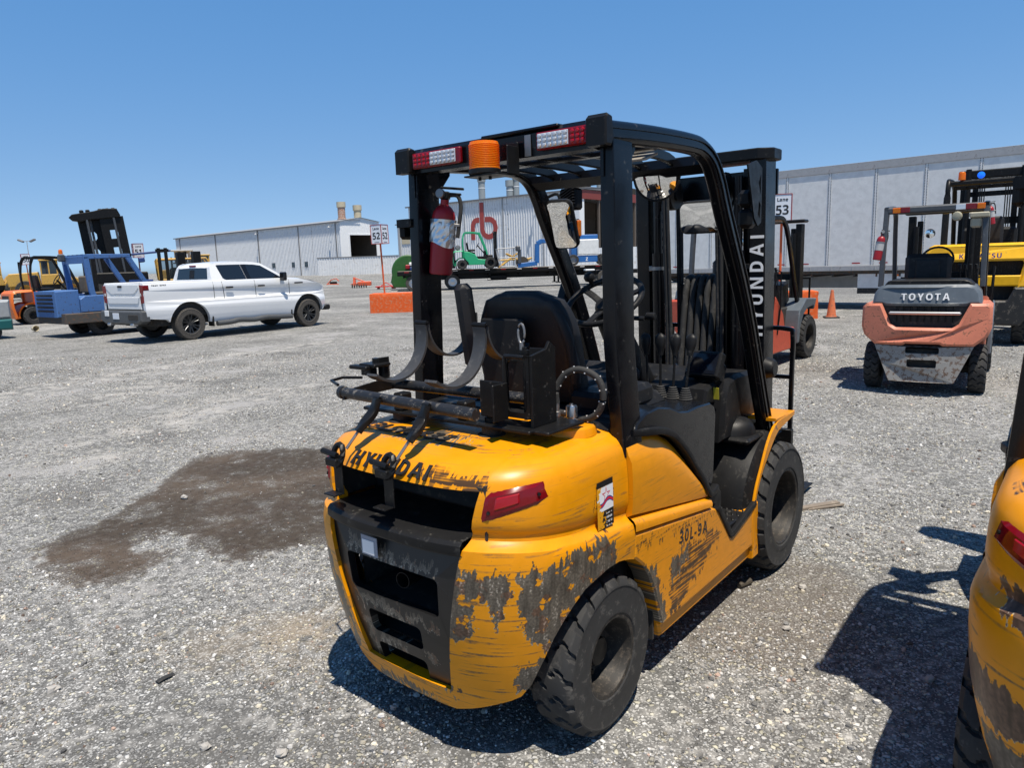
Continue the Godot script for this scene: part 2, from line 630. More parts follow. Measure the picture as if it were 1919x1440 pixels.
func ground_surface(m: ArrayMesh, rects: Array, mt: Material, detail: bool) -> void:
	var v := PackedVector3Array(); var n := PackedVector3Array(); var u := PackedVector2Array(); var u2 := PackedVector2Array()
	for r: Array in rects:
		var c := [Vector3(r[0], 0, r[2]), Vector3(r[1], 0, r[2]), Vector3(r[1], 0, r[3]), Vector3(r[0], 0, r[3])]
		for i in [0, 1, 2, 0, 2, 3]:
			var p: Vector3 = c[i]
			v.append(p); n.append(Vector3.UP); u.append(Vector2(p.x, p.z) / 1.7)
			u2.append(Vector2((p.x - GX0) / (GX1 - GX0), (p.z - GZ0) / (GZ1 - GZ0)) if detail else Vector2(p.x, p.z) / 60.0)
	var ar := []
	ar.resize(Mesh.ARRAY_MAX)
	ar[Mesh.ARRAY_VERTEX] = v; ar[Mesh.ARRAY_NORMAL] = n; ar[Mesh.ARRAY_TEX_UV] = u; ar[Mesh.ARRAY_TEX_UV2] = u2
	m.add_surface_from_arrays(Mesh.PRIMITIVE_TRIANGLES, ar)
	m.surface_set_material(m.get_surface_count() - 1, mt)

func ground() -> void:
	gravel_textures()
	var near := StandardMaterial3D.new()
	near.albedo_texture = M.gravel_col
	near.roughness = 0.92
	near.metallic_specular = 0.3
	near.heightmap_enabled = true
	near.heightmap_texture = M.gravel_hgt
	near.heightmap_scale = 0.9
	near.detail_enabled = true
	near.detail_albedo = yard_marks()
	near.detail_uv_layer = BaseMaterial3D.DETAIL_UV_2
	var far: StandardMaterial3D = near.duplicate()
	# broad streaks over the far yard
	var W := 768
	var a := nfield(noise(41, 0.014, FastNoiseLite.TYPE_SIMPLEX_SMOOTH, 5), W, W)
	var f := nfield(noise(43, 0.40, FastNoiseLite.TYPE_SIMPLEX_SMOOTH, 2), W, W)
	var d := PackedByteArray(); d.resize(W * W * 4)
	for i in W * W:
		var t := a[i] / 255.0 * 0.6 + f[i] / 255.0 * 0.4
		var pale := t > 0.5
		d[i * 4] = s8(0.42 if pale else 0.15); d[i * 4 + 1] = s8(0.405 if pale else 0.147); d[i * 4 + 2] = s8(0.38 if pale else 0.142)
		d[i * 4 + 3] = int(255 * clampf(absf(t - 0.5) * 3.0, 0, 0.6))
	far.detail_albedo = tex_rgb(d, W, W, Image.FORMAT_RGBA8)
	var m := ArrayMesh.new()
	ground_surface(m, [[GX0, GX1, GZ0, GZ1]], near, true)
	var B := 3000.0
	ground_surface(m, [[-B, B, -B, GZ0], [-B, B, GZ1, B], [-B, GX0, GZ0, GZ1], [GX1, B, GZ0, GZ1]], far, false)
	var o := MeshInstance3D.new()
	o.name = "ground"
	o.mesh = m
	o.set_meta("kind", "structure")
	add_child(o)
	loose_gravel()

func stone_mesh(rng: RandomNumberGenerator) -> ArrayMesh:
	var b := MB.new()
	var s := SphereMesh.new()
	s.radius = 0.5; s.height = 1.0; s.radial_segments = 6; s.rings = 3
	var ar := s.get_mesh_arrays()
	var vs: PackedVector3Array = ar[Mesh.ARRAY_VERTEX]
	var ix: PackedInt32Array = ar[Mesh.ARRAY_INDEX]
	var off := {}
	for p in vs:
		var k := Vector3i((p * 1000).round())
		if not off.has(k): off[k] = rng.randf_range(0.72, 1.22)
	var sq := Vector3(1.0, rng.randf_range(0.45, 0.7), rng.randf_range(0.65, 0.95))
	for i in range(0, ix.size(), 3):
		var q := []
		for k in [0, 2, 1]:
			var p := vs[ix[i + k]]
			q.append(p * off[Vector3i((p * 1000).round())] * sq)
		b.tri(q[0], q[1], q[2])
	return b.mesh(0.0)

func loose_gravel() -> void:
	var rng := RandomNumberGenerator.new()
	rng.seed = 77
	var clump := noise(51, 0.9, FastNoiseLite.TYPE_SIMPLEX_SMOOTH, 3)
	var holder := Node3D.new()
	holder.name = "loose_gravel"
	tag(holder, "loose grey and cream gravel chips strewn over the yard", "gravel", "", "stuff")
	add_child(holder)
	var mt := StandardMaterial3D.new()
	mt.vertex_color_use_as_albedo = true
	mt.roughness = 0.9
	mt.metallic_specular = 0.3
	var xf := [[], [], [], []]
	var cl := [[], [], [], []]
	var wet: PackedVector2Array = M.wet_poly
	var tries := 330000
	for i in tries:
		# denser close to the camera
		var z := -1.7 - 13.5 * pow(rng.randf(), 1.75)
		var half := -z * 0.78 + 0.4
		if rng.randf() > half / 11.0 + 0.18: continue
		var x := rng.randf_range(-half, half)
		var c := clump.get_noise_2d(x, z)
		if rng.randf() > 0.30 + 1.3 * c + 0.25: continue
		var inside := Geometry2D.is_point_in_polygon(Vector2(x, z), wet)
		if inside and rng.randf() > 0.10: continue
		var s := 0.006 + 0.009 * pow(rng.randf(), 2.0) + (0.024 * pow(rng.randf(), 2.6) if rng.randf() < 0.08 + 0.12 * maxf(c, 0) + (0.08 if x > 0.8 else 0.0) else 0.0)
		s *= 1.0 + 0.05 * maxf(-z - 5.0, 0.0)
		var bs := Basis.from_euler(Vector3(rng.randf_range(-0.4, 0.4), rng.randf() * TAU, rng.randf_range(-0.4, 0.4))).scaled(Vector3.ONE * s)
		var k := rng.randi() % 4
		xf[k].append(Transform3D(bs, Vector3(x, s * 0.10, z)))
		var l := 0.15 + 0.55 * pow(rng.randf(), 1.3)
		var w := rng.randf()
		var col := Color(l, l * 0.985, l * 0.955)
		if w > 0.80: col = Color(l * 1.05, l * 0.96, l * 0.78)
		elif w < 0.05: col = Color(l * 0.75, l * 0.55, l * 0.45)
		elif w < 0.30: col = Color(l * 0.5, l * 0.5, l * 0.5)
		if inside: col *= 0.55
		cl[k].append(col)
	for k in 4:
		var mm := MultiMesh.new()
		mm.transform_format = MultiMesh.TRANSFORM_3D
		mm.use_colors = true
		mm.mesh = stone_mesh(rng)
		mm.instance_count = xf[k].size()
		for i in xf[k].size():
			mm.set_instance_transform(i, xf[k][i])
			mm.set_instance_color(i, cl[k][i])
		var o := MultiMeshInstance3D.new()
		o.name = "gravel"
		o.multimesh = mm
		o.material_override = mt
		o.set_meta("kind", "stuff")
		holder.add_child(o, true)

# ------------------------------------------------------------------ materials
# stretched noise: features along x are `st` times longer
func streaks(seed_: int, freq: float, w: int, h: int, st: int, oct := 3) -> PackedByteArray:
	var im := noise(seed_, freq, FastNoiseLite.TYPE_SIMPLEX_SMOOTH, oct).get_image(maxi(w / st, 2), h, false, false, true)
	im.convert(Image.FORMAT_L8)
	im.resize(w, h, Image.INTERPOLATE_CUBIC)
	return im.get_data()

# painted sheet metal with chips, scuffs and bare patches where they are on the thing.
# x0, y0: lower left corner in metres; ppm: pixels per metre; patches: [polygon, tone] with tone 0 bare primer, 1 black scuff, 2 rust
func worn_paint(w: int, h: int, x0: float, y0: float, ppm: float, base: Color, patches: Array, scratch: float, chips: float, seed_: int) -> ImageTexture:
	var n1 := nfield_raw(noise(seed_, 0.018, FastNoiseLite.TYPE_SIMPLEX_SMOOTH, 5), w, h)
	var n2 := nfield_raw(noise(seed_ + 1, 0.018, FastNoiseLite.TYPE_SIMPLEX_SMOOTH, 5), w, h)
	var n3 := nfield_raw(noise(seed_ + 2, 0.12, FastNoiseLite.TYPE_SIMPLEX_SMOOTH, 3), w, h)
	var st := streaks(seed_ + 3, 0.10, w, h, 26)
	var vs := streaks(seed_ + 4, 0.06, h, w, 8)      # read transposed: vertical streaks
	var out := PackedByteArray(); out.resize(w * h * 3)
	var lut := PackedByteArray(); lut.resize(1025)
	for i in 1025: lut[i] = s8(i / 1024.0)
	var boxes := []
	for p: Array in patches:
		var r := Rect2(p[0][0], Vector2.ZERO)
		for q: Vector2 in p[0]: r = r.expand(q)
		boxes.append(r.grow(0.05))
	for j in h:
		var y := y0 + (h - 1 - j) / ppm
		for i in w:
			var k := j * w + i
			var a := n1[k] / 255.0
			var b := n2[k] / 255.0
			var c := n3[k] / 255.0
			var s := st[k] / 255.0
			var x := x0 + i / ppm
			var m := 0.93 + 0.14 * a
			var r := base.r * m
			var g := base.g * m
			var bl := base.b * m
			# thin scratches lying along the side
			var sc := clampf((s - 0.66 + (a - 0.5) * 0.40) * 5.0, 0.0, 1.0) * scratch * (0.35 if y > 0.90 else (0.75 if y > 0.74 else 1.15))
			if sc > 0.0:
				var d := sc * (0.35 + 0.65 * c)
				r = lerpf(r, 0.10, d); g = lerpf(g, 0.075, d); bl = lerpf(bl, 0.045, d)
			# small chips
			if c > 0.90 - 0.06 * chips and b > 0.58 - 0.1 * chips and chips > 0.0:
				r = 0.11; g = 0.095; bl = 0.075
			for pi in patches.size():
				if not boxes[pi].has_point(Vector2(x, y)): continue
				var q := Vector2(x + (a - 0.5) * 0.06 + (c - 0.5) * 0.014, y + (b - 0.5) * 0.05 + (vs[i * h + j] / 255.0 - 0.5) * 0.06 + (c - 0.5) * 0.014)
				var tone: int = patches[pi][1]
				if tone == 0 and b > 0.66 and a > 0.46: continue
				if Geometry2D.is_point_in_polygon(q, patches[pi][0]):
					var vv := vs[i * h + j] / 255.0
					if tone == 1:
						var f := clampf((s - 0.30) * 3.0 + (b - 0.4) * 1.5, 0.0, 0.92)
						r = lerpf(r, 0.022, f); g = lerpf(g, 0.020, f); bl = lerpf(bl, 0.018, f)
					else:
						var l := 0.028 + 0.19 * vv * c + 0.035 * a
						r = l * 1.16; g = l * 0.97; bl = l * 0.74
						if tone == 2 or (b > 0.60 and a < 0.5):
							r = l * 1.35; g = l * 0.80; bl = l * 0.52
						if vv > 0.72 and c > 0.60:
							r += 0.16; g += 0.15; bl += 0.13
				elif tone != 1:
					var q2 := q + Vector2((c - 0.5) * 0.008, 0.0025)
					if Geometry2D.is_point_in_polygon(q2, patches[pi][0]):
						r = 0.42; g = 0.38; bl = 0.30
			k *= 3
			out[k] = lut[int(clampf(r, 0, 1) * 1024)]
			out[k + 1] = lut[int(clampf(g, 0, 1) * 1024)]
			out[k + 2] = lut[int(clampf(bl, 0, 1) * 1024)]
	return tex_rgb(out, w, h)

# general worn paint for machines further away: noise over the object's own axes
func rubbed(base: Color, under: Color, amount: float, seed_: int, size := 0.9, rough := 0.45) -> StandardMaterial3D:
	var w := 208
	var n1 := nfield(noise(seed_, 0.03, FastNoiseLite.TYPE_SIMPLEX_SMOOTH, 5), w, w)
	var n2 := nfield(noise(seed_ + 1, 0.14, FastNoiseLite.TYPE_SIMPLEX_SMOOTH, 3), w, w)
	var out := PackedByteArray(); out.resize(w * w * 3)
	for k in w * w:
		var a := n1[k] / 255.0
		var b := n2[k] / 255.0
		var f := clampf((a * 0.65 + b * 0.35 - (0.80 - 0.35 * amount)) * 14.0, 0.0, 1.0) * 0.9
		var m := 0.88 + 0.22 * a + 0.06 * (b - 0.5)
		out[k * 3] = s8(lerpf(base.r * m, under.r, f))
		out[k * 3 + 1] = s8(lerpf(base.g * m, under.g, f))
		out[k * 3 + 2] = s8(lerpf(base.b * m, under.b, f))
	var m2 := StandardMaterial3D.new()
	m2.albedo_texture = tex_rgb(out, w, w)
	m2.uv1_triplanar = true
	m2.uv1_scale = Vector3.ONE / size
	m2.roughness = rough
	return m2

func smear(seed_: int, freq: float, lo: float, hi: float) -> ImageTexture:
	var w := 128
	var n := nfield(noise(seed_, freq * 1.6, FastNoiseLite.TYPE_SIMPLEX_SMOOTH, 5), w, w)
	for i in n.size(): n[i] = int(255 * lerpf(lo, hi, n[i] / 255.0))
	return tex_rgb(n, w, w, Image.FORMAT_L8)

func dusted(base: Color, rough0: float, rough1: float, seed_: int, size := 0.5, spread := 0.35) -> StandardMaterial3D:
	var m := rubbed(base, Color(base.r + 0.05, base.g + 0.046, base.b + 0.04), spread, seed_, size, 1.0)
	m.roughness_texture = smear(seed_ + 9, 0.03, rough0, rough1)
	return m

func materials() -> void:
	M.black = dusted(Color(0.0045, 0.005, 0.0065), 0.14, 0.30, 101, 0.7, 0.10)          # gloss black frame paint
	M.black.metallic_specular = 0.38
	M.black_metal = dusted(Color(0.0085, 0.0085, 0.009), 0.30, 0.5, 111, 0.4, 0.22)
	M.plastic = dusted(Color(0.0125, 0.0125, 0.013), 0.38, 0.55, 121, 0.5, 0.28)
	M.black_metal.metallic_specular = 0.32
	M.plastic.metallic_specular = 0.32
	M.plastic_gloss = dusted(Color(0.0065, 0.007, 0.0085), 0.18, 0.30, 125, 0.6, 0.05)
	M.rubber = dusted(Color(0.026, 0.026, 0.026), 0.72, 0.9, 131, 0.35, 0.50)
	M.vinyl = dusted(Color(0.005, 0.005, 0.0065), 0.5, 0.7, 141, 0.4, 0.1)
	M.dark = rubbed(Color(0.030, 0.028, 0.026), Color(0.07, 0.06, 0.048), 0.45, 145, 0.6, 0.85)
	M.rim_dirty = rubbed(Color(0.022, 0.020, 0.018), Color(0.085, 0.07, 0.055), 0.62, 151, 0.25, 0.6)
	M.steel = mat(0.55, 0.55, 0.56, 0.3, 1.0)
	M.steel_dull = mat(0.30, 0.29, 0.28, 0.5, 0.9)
	M.grime = rubbed(Color(0.055, 0.045, 0.032), Color(0.10, 0.085, 0.06), 0.6, 161, 0.3, 0.75)
	M.mirror = mat(0.85, 0.86, 0.86, 0.03, 1.0)
	M.amber = mat(0.85, 0.24, 0.01, 0.18)
	M.amber.subsurf_scatter_enabled = true
	M.amber.subsurf_scatter_strength = 0.3
	M.amber.backlight_enabled = true
	M.amber.backlight = Color(0.9, 0.45, 0.05)
	M.red_lens = mat(0.17, 0.003, 0.007, 0.12)
	M.red_lens.backlight_enabled = true
	M.red_lens.backlight = Color(0.6, 0.02, 0.03)
	M.clear_lens = mat(0.62, 0.63, 0.65, 0.12, 0.35)
	M.white_paint = mat(0.78, 0.79, 0.79, 0.4)
	M.letter_black = mat(0.012, 0.012, 0.012, 0.5)
	M.letter_white = mat(0.80, 0.80, 0.80, 0.5)
	M.glass_dark = mat(0.01, 0.012, 0.014, 0.04)
	M.glass_dark.metallic_specular = 0.7
	M.screen = mat(0.008, 0.010, 0.016, 0.05)
	M.panel_black = rubbed(Color(0.014, 0.014, 0.016), Color(0.13, 0.12, 0.105), 0.52, 175, 0.55, 0.42)
	M.panel_worn = mat(1, 1, 1, 0.38)
	var sp := []
	for q in [[-0.24, -0.08, 0.70, 0.735], [-0.10, 0.12, 0.695, 0.725], [0.10, 0.24, 0.69, 0.715], [-0.22, 0.02, 0.495, 0.525], [-0.04, 0.19, 0.485, 0.51], [-0.13, 0.02, 0.345, 0.372], [0.12, 0.15, 0.33, 0.40], [-0.12, 0.10, 0.225, 0.245], [-0.19, -0.155, 0.28, 0.45]]:
		sp.append([PackedVector2Array([Vector2(q[0], q[2]), Vector2(q[1], q[2]), Vector2(q[1], q[3]), Vector2(q[0], q[3])]), 0])
	M.panel_worn.albedo_texture = worn_paint(490, 462, -0.35, 0.18, 700.0, Color(0.0085, 0.0085, 0.0095), sp, 0.0, 0.0, 520)
	M.worn_black = rubbed(Color(0.016, 0.016, 0.017), Color(0.20, 0.18, 0.15), 0.50, 176, 0.22, 0.45)
	M.strap = dusted(Color(0.045, 0.045, 0.046), 0.45, 0.6, 178, 0.3, 0.4)
	M.red_lens2 = mat(0.30, 0.005, 0.012, 0.15)
	M.yellow_plain = rubbed(Color(0.72, 0.275, 0.003), Color(0.10, 0.085, 0.065), 0.22, 171, 0.8, 0.36)
	M.yellow_plain.clearcoat_enabled = true
	M.yellow_plain.clearcoat = 0.15
	M.yellow_plain.metallic_specular = 0.35
	M.yellow_plain.clearcoat_roughness = 0.25
	M.ext_red = rubbed(Color(0.32, 0.009, 0.016), Color(0.24, 0.015, 0.025), 0.3, 181, 0.2, 0.42)
	M.foil = mat(0.70, 0.71, 0.72, 0.30, 0.85)
	M.ext_label = mat(0.42, 0.42, 0.42, 0.6)
	M.post_grey = dusted(Color(0.055, 0.062, 0.072), 0.35, 0.55, 185, 0.5, 0.3)
	M.blue_lamp = mat(0.02, 0.22, 0.9, 0.2)
	M.blue_lamp.emission_enabled = true
	M.blue_lamp.emission = Color(0.05, 0.35, 1.0)
	M.blue_lamp.emission_energy_multiplier = 0.5
	M.sign_post = rubbed(Color(0.62, 0.10, 0.02), Color(0.35, 0.09, 0.04), 0.35, 191, 0.4, 0.5)
	M.sign_white = mat(0.66, 0.70, 0.76, 0.5)
	M.sign_red = mat(0.33, 0.03, 0.025, 0.5)
	M.block_orange = rubbed(Color(0.70, 0.105, 0.015), Color(0.50, 0.22, 0.12), 0.55, 195, 0.7, 0.85)
	M.trailer = rubbed(Color(0.70, 0.71, 0.70), Color(0.62, 0.62, 0.61), 0.25, 201, 2.0, 0.35)
	M.trailer_panels = []
	for i in 3: M.trailer_panels.append(rubbed(Color(0.70, 0.71, 0.70) * (0.97 + 0.02 * i), Color(0.64, 0.645, 0.64), 0.2, 205 + i * 3, 1.6, 0.33))
	M.rail_grey = rubbed(Color(0.36, 0.37, 0.38), Color(0.24, 0.235, 0.23), 0.4, 215, 1.2, 0.4)
	M.rivet = mat(0.10, 0.10, 0.105, 0.5, 0.3)
	M.tyre_truck = tyre_mesh(0.50, 0.26, 0.285, 26, 0.014)
	M.rim_truck = rim_mesh(0.285, 0.26, 0.05)
	M.salmon = rubbed(Color(0.60, 0.195, 0.115), Color(0.17, 0.09, 0.05), 0.50, 221, 0.6, 0.5)
	M.red_body = rubbed(Color(0.55, 0.085, 0.04), Color(0.30, 0.06, 0.04), 0.25, 225, 0.8, 0.45)
	M.hood_grey = rubbed(Color(0.105, 0.125, 0.145), Color(0.20, 0.20, 0.20), 0.3, 229, 0.7, 0.4)
	M.bare_plate = rubbed(Color(0.30, 0.29, 0.27), Color(0.11, 0.055, 0.03), 0.72, 233, 0.5, 0.55)
	M.car_white = mat(0.74, 0.755, 0.765, 0.3)
	M.car_white.clearcoat_enabled = true
	M.car_white.clearcoat = 0.6
	M.car_white.clearcoat_roughness = 0.06
	M.bumper_grey = dusted(Color(0.07, 0.073, 0.075), 0.4, 0.6, 245, 0.5, 0.3)
	M.alloy_dark = mat(0.055, 0.057, 0.06, 0.3, 0.7)
	M.rubber_dusty = dusted(Color(0.055, 0.050, 0.044), 0.8, 0.95, 249, 0.3, 0.6)
	M.old_blue = rubbed(Color(0.060, 0.150, 0.36), Color(0.05, 0.05, 0.06), 0.35, 251, 0.8, 0.6)
	M.deep_blue = rubbed(Color(0.02, 0.055, 0.20), Color(0.05, 0.05, 0.06), 0.3, 255, 0.8, 0.5)
	M.deck_rust = rubbed(Color(0.065, 0.060, 0.055), Color(0.14, 0.065, 0.035), 0.5, 259, 0.9, 0.75)
	M.old_yellow = rubbed(Color(0.52, 0.31, 0.06), Color(0.20, 0.13, 0.07), 0.4, 263, 1.0, 0.55)
	M.orange_truck = rubbed(Color(0.75, 0.155, 0.015), Color(0.12, 0.06, 0.04), 0.25, 267, 0.8, 0.45)
	M.glass_tint = mat(0.02, 0.03, 0.03, 0.05)
	M.glass_tint.transparency = BaseMaterial3D.TRANSPARENCY_ALPHA
	M.glass_tint.albedo_color.a = 0.35
	M.metal_wall = rubbed(Color(0.66, 0.68, 0.70), Color(0.52, 0.52, 0.51), 0.40, 271, 9.0, 0.5)
	M.white_wall = mat(0.80, 0.81, 0.81, 0.6)
	M.roof_grey = mat(0.30, 0.31, 0.32, 0.5)
	M.trim_dark = mat(0.16, 0.16, 0.165, 0.6)
	M.inner_brown = mat(0.13, 0.105, 0.085, 0.8)
	M.rust_white = rubbed(Color(0.50, 0.40, 0.32), Color(0.28, 0.075, 0.03), 0.85, 275, 2.0, 0.8)
	M.cream = rubbed(Color(0.52, 0.46, 0.33), Color(0.34, 0.27, 0.18), 0.4, 279, 2.0, 0.7)
	M.beam_red = mat(0.20, 0.035, 0.025, 0.6)
	M.logo_red = mat(0.36, 0.055, 0.045, 0.6)
	M.stack_grey = mat(0.24, 0.27, 0.28, 0.5)
	M.planks = []
	for i in 3: M.planks.append(rubbed(Color(0.20, 0.165, 0.13) * (0.8 + 0.25 * i), Color(0.33, 0.28, 0.22), 0.5, 281 + i * 3, 0.5, 0.85))
	M.implement_red = mat(0.60, 0.09, 0.03, 0.5)
	M.implement_crimson = mat(0.50, 0.03, 0.03, 0.5)
	M.deep_green = rubbed(Color(0.025, 0.105, 0.02), Color(0.06, 0.10, 0.04), 0.35, 291, 1.5, 0.45)
	M.stone = rubbed(Color(0.40, 0.38, 0.35), Color(0.25, 0.24, 0.22), 0.5, 295, 1.0, 0.9)

# ------------------------------------------------------------------ yellow lift truck
var cw_lv := [[0.15, 0.47, -0.435], [0.20, 0.50, -0.455], [0.27, 0.525, -0.475], [0.40, 0.552, -0.508], [0.55, 0.572, -0.535], [0.68, 0.579, -0.545], [0.775, 0.580, -0.546], [0.805, 0.572, -0.538], [0.818, 0.555, -0.520], [0.832, 0.541, -0.505], [0.852, 0.539, -0.503], [0.872, 0.549, -0.513], [0.90, 0.553, -0.516], [0.95, 0.551, -0.512], [0.99, 0.546, -0.505], [1.025, 0.534, -0.488], [1.053, 0.510, -0.455], [1.071, 0.475, -0.410], [1.081, 0.42, -0.35], [1.090, 0.25, -0.20], [1.093, 0.02, -0.04]]

func cw_at(y: float) -> Vector2:
	for i in cw_lv.size() - 1:
		if y <= cw_lv[i + 1][0]:
			var t: float = clampf((y - cw_lv[i][0]) / (cw_lv[i + 1][0] - cw_lv[i][0]), 0, 1)
			return Vector2(lerpf(cw_lv[i][1], cw_lv[i + 1][1], t), lerpf(cw_lv[i][2], cw_lv[i + 1][2], t))
	return Vector2(cw_lv[-1][1], cw_lv[-1][2])

func cw_hw(y: float) -> float:
	if y > 0.86: return lerpf(0.345, 0.375, clampf((y - 0.86) / 0.15, 0, 1))
	return lerpf(0.205, 0.345, clampf((y - 0.22) / 0.64, 0, 1))

const CW_U0 := -0.05

# plan outline at level y: v given -> u on the rear face
func cw_u(y: float, v: float) -> float:
	var wu := cw_at(y)
	var q := clampf(absf(v) / wu.x, 0, 1)
	return CW_U0 - (CW_U0 - wu.y) * pow(1.0 - pow(q, 3.0), 1.0 / 3.0)

func cw_arch(a: float) -> float:      # lower edge of the counterweight: a is the column, past the corner it rises over the wheel
	var pts := [[0.30, 0.17], [0.45, 0.235], [0.53, 0.265], [0.565, 0.30], [0.60, 0.385], [0.64, 0.475], [0.69, 0.555], [0.75, 0.61], [0.82, 0.640], [0.90, 0.640], [1.0, 0.602]]
	for i in pts.size() - 1:
		if a <= pts[i + 1][0]:
			return lerpf(pts[i][1], pts[i + 1][1], clampf((a - pts[i][0]) / (pts[i + 1][0] - pts[i][0]), 0, 1))
	return pts[-1][1]

# column c: -1..1; |c|<=0.3 the centre, to 0.8 the corner, to 1 the straight side
func cw_point(c: float, lvl: float) -> Vector3:
	var sg := signf(c)
	var a := absf(c)
	var y := lvl
	var u := 0.0
	var w := 0.0
	for pass_ in 2:
		var wu := cw_at(y)
		var hw := minf(cw_hw(y), wu.x * 0.8)
		if a <= 0.3:
			w = hw * a / 0.3
			u = cw_u(y, w)
		elif a <= 0.8:
			var th0 := asin(pow(hw / wu.x, 1.5))
			var th := lerpf(th0, PI / 2, (a - 0.3) / 0.5)
			w = wu.x * pow(sin(th), 2.0 / 3.0)
			u = CW_U0 - (CW_U0 - wu.y) * pow(maxf(cos(th), 0.0), 2.0 / 3.0)
		else:
			w = wu.x
			u = lerpf(CW_U0, 0.157, (a - 0.8) / 0.2)
		if pass_ == 0 and lvl < 0.80 and a > 0.3:
			var yb := cw_arch(a)
			y = yb + (lvl - 0.15) * (0.80 - yb) / 0.65
		elif pass_ == 0 and lvl < 0.80:
			y = 0.17 + (lvl - 0.15) * 0.63 / 0.65
	# the groove and the ledge fall towards the front
	var k := 0.0
	if y > 0.60 and y < 1.05:
		k = smoothstep(0.60, 0.78, y) * (1.0 - smoothstep(0.90, 1.05, y))
	y -= k * 0.115 * clampf(u + 0.45, 0.0, 0.65)
	return P(u, w * sg, y)

var cw_cols := PackedFloat32Array()
var cw_per := PackedFloat32Array()

func cw_columns() -> void:
	for i in 57:
		cw_cols.append(-1.0 + i / 28.0)
	cw_cols[28] = 0.0
	# put exact columns on the edges of the centre
	for i in 57:
		if absf(absf(cw_cols[i]) - 0.3) < 0.02: cw_cols[i] = 0.3 * signf(cw_cols[i])
	cw_per.resize(57)
	for i in range(29, 57):
		cw_per[i] = cw_per[i - 1] + cw_point(cw_cols[i], 0.72).distance_to(cw_point(cw_cols[i - 1], 0.72))
		cw_per[56 - i] = -cw_per[i]

func counterweight(mt: Material, parent: Node3D) -> Node3D:
	if cw_cols.is_empty(): cw_columns()
	var lv := PackedFloat32Array()
	for i in 14: lv.append(0.15 + 0.65 * i / 14.0)
	for q in [0.805, 0.812, 0.818, 0.825, 0.832, 0.842, 0.852, 0.862, 0.872, 0.885, 0.90, 0.925, 0.95, 0.975, 0.992, 1.01, 1.025, 1.04, 1.053, 1.063, 1.071, 1.077, 1.081, 1.086, 1.090, 1.093]: lv.append(q)
	var b := MB.new()
	var pts := []
	for q in lv:
		var row := PackedVector3Array()
		for c in cw_cols: row.append(cw_point(c, q))
		pts.append(row)
	for i in lv.size() - 1:
		for j in 56:
			var mid := (cw_cols[j] + cw_cols[j + 1]) * 0.5
			if absf(mid) < 0.3 and lv[i] > 0.20 and lv[i] < 0.99: continue
			var A: Vector3 = pts[i][j]
			var B: Vector3 = pts[i][j + 1]
			var C: Vector3 = pts[i + 1][j + 1]
			var D: Vector3 = pts[i + 1][j]
			var ua := Vector2(0.5 + cw_per[j] / 2.4, 1.0 - (A.y - 0.13) / 1.0)
			var ub := Vector2(0.5 + cw_per[j + 1] / 2.4, 1.0 - (B.y - 0.13) / 1.0)
			var uc := Vector2(0.5 + cw_per[j + 1] / 2.4, 1.0 - (C.y - 0.13) / 1.0)
			var ud := Vector2(0.5 + cw_per[j] / 2.4, 1.0 - (D.y - 0.13) / 1.0)
			if i >= lv.size() - 8:   # top of the hood: keep stretching the texture inward
				uc.y -= 0.02 * (i - lv.size() + 9); ud.y -= 0.02 * (i - lv.size() + 9)
				ua.y -= 0.02 * (i - lv.size() + 8); ub.y -= 0.02 * (i - lv.size() + 8)
			b.quad_uv(A, B, C, D, ua, ub, uc, ud)
	# lower edge turns in under the body, with the same paint
	for j in 56:
		var A: Vector3 = pts[0][j]
		var B: Vector3 = pts[0][j + 1]
		var ka := Vector3(0.90, 1, 0.93)
		var ia := A * ka + Vector3(0, 0.012, 0)
		var ib := B * ka + Vector3(0, 0.012, 0)
		var ua := Vector2(0.5 + cw_per[j] / 2.4, 0.985)
		var ub := Vector2(0.5 + cw_per[j + 1] / 2.4, 0.985)
		b.quad_uv(ia, ib, B, A, ua, ub, ub, ua)
		if absf(cw_cols[j] + cw_cols[j + 1]) > 0.7: b.quad_uv(ia + Vector3(0, 0.3, 0), ib + Vector3(0, 0.3, 0), ib, ia, ua, ub, ub, ua)
	# edges of the openings turn inward
	for i in lv.size() - 1:
		if lv[i] <= 0.20 or lv[i] >= 0.99: continue
		for sg in [-1, 1]:
			for j in 57:
				if absf(cw_cols[j] - 0.3 * sg) < 1e-4:
					var A: Vector3 = pts[i][j]
					var D: Vector3 = pts[i + 1][j]
					var n := Vector3(0, 0, -0.05)
					var u := Vector2(0.5 + cw_per[j] / 2.4, 1.0 - (A.y - 0.13))
					if sg < 0:
						b.quad_uv(A, A + n, D + n, D, u, u, u, u)
					else:
						b.quad_uv(A, D, D + n, A + n, u, u, u, u)
	for j in 56:
		if absf((cw_cols[j] + cw_cols[j + 1]) * 0.5) >= 0.3: continue
		for i in lv.size() - 1:
			if lv[i] <= 0.20 and lv[i + 1] > 0.20:
				var u := Vector2(0.5 + cw_per[j] / 2.4, 0.9)
				b.quad_uv(pts[i + 1][j], pts[i + 1][j + 1], pts[i + 1][j + 1] + Vector3(0, 0, -0.05), pts[i + 1][j] + Vector3(0, 0, -0.05), u, u, u, u)
			if lv[i] < 0.99 and lv[i + 1] >= 0.99:
				var u := Vector2(0.5 + cw_per[j] / 2.4, 0.12)
				b.quad_uv(pts[i + 1][j] + Vector3(0, 0.01, -0.06), pts[i + 1][j + 1] + Vector3(0, 0.01, -0.06), pts[i + 1][j + 1], pts[i + 1][j], u, u, u, u)
	return part("counterweight", b, mt, parent, 40)

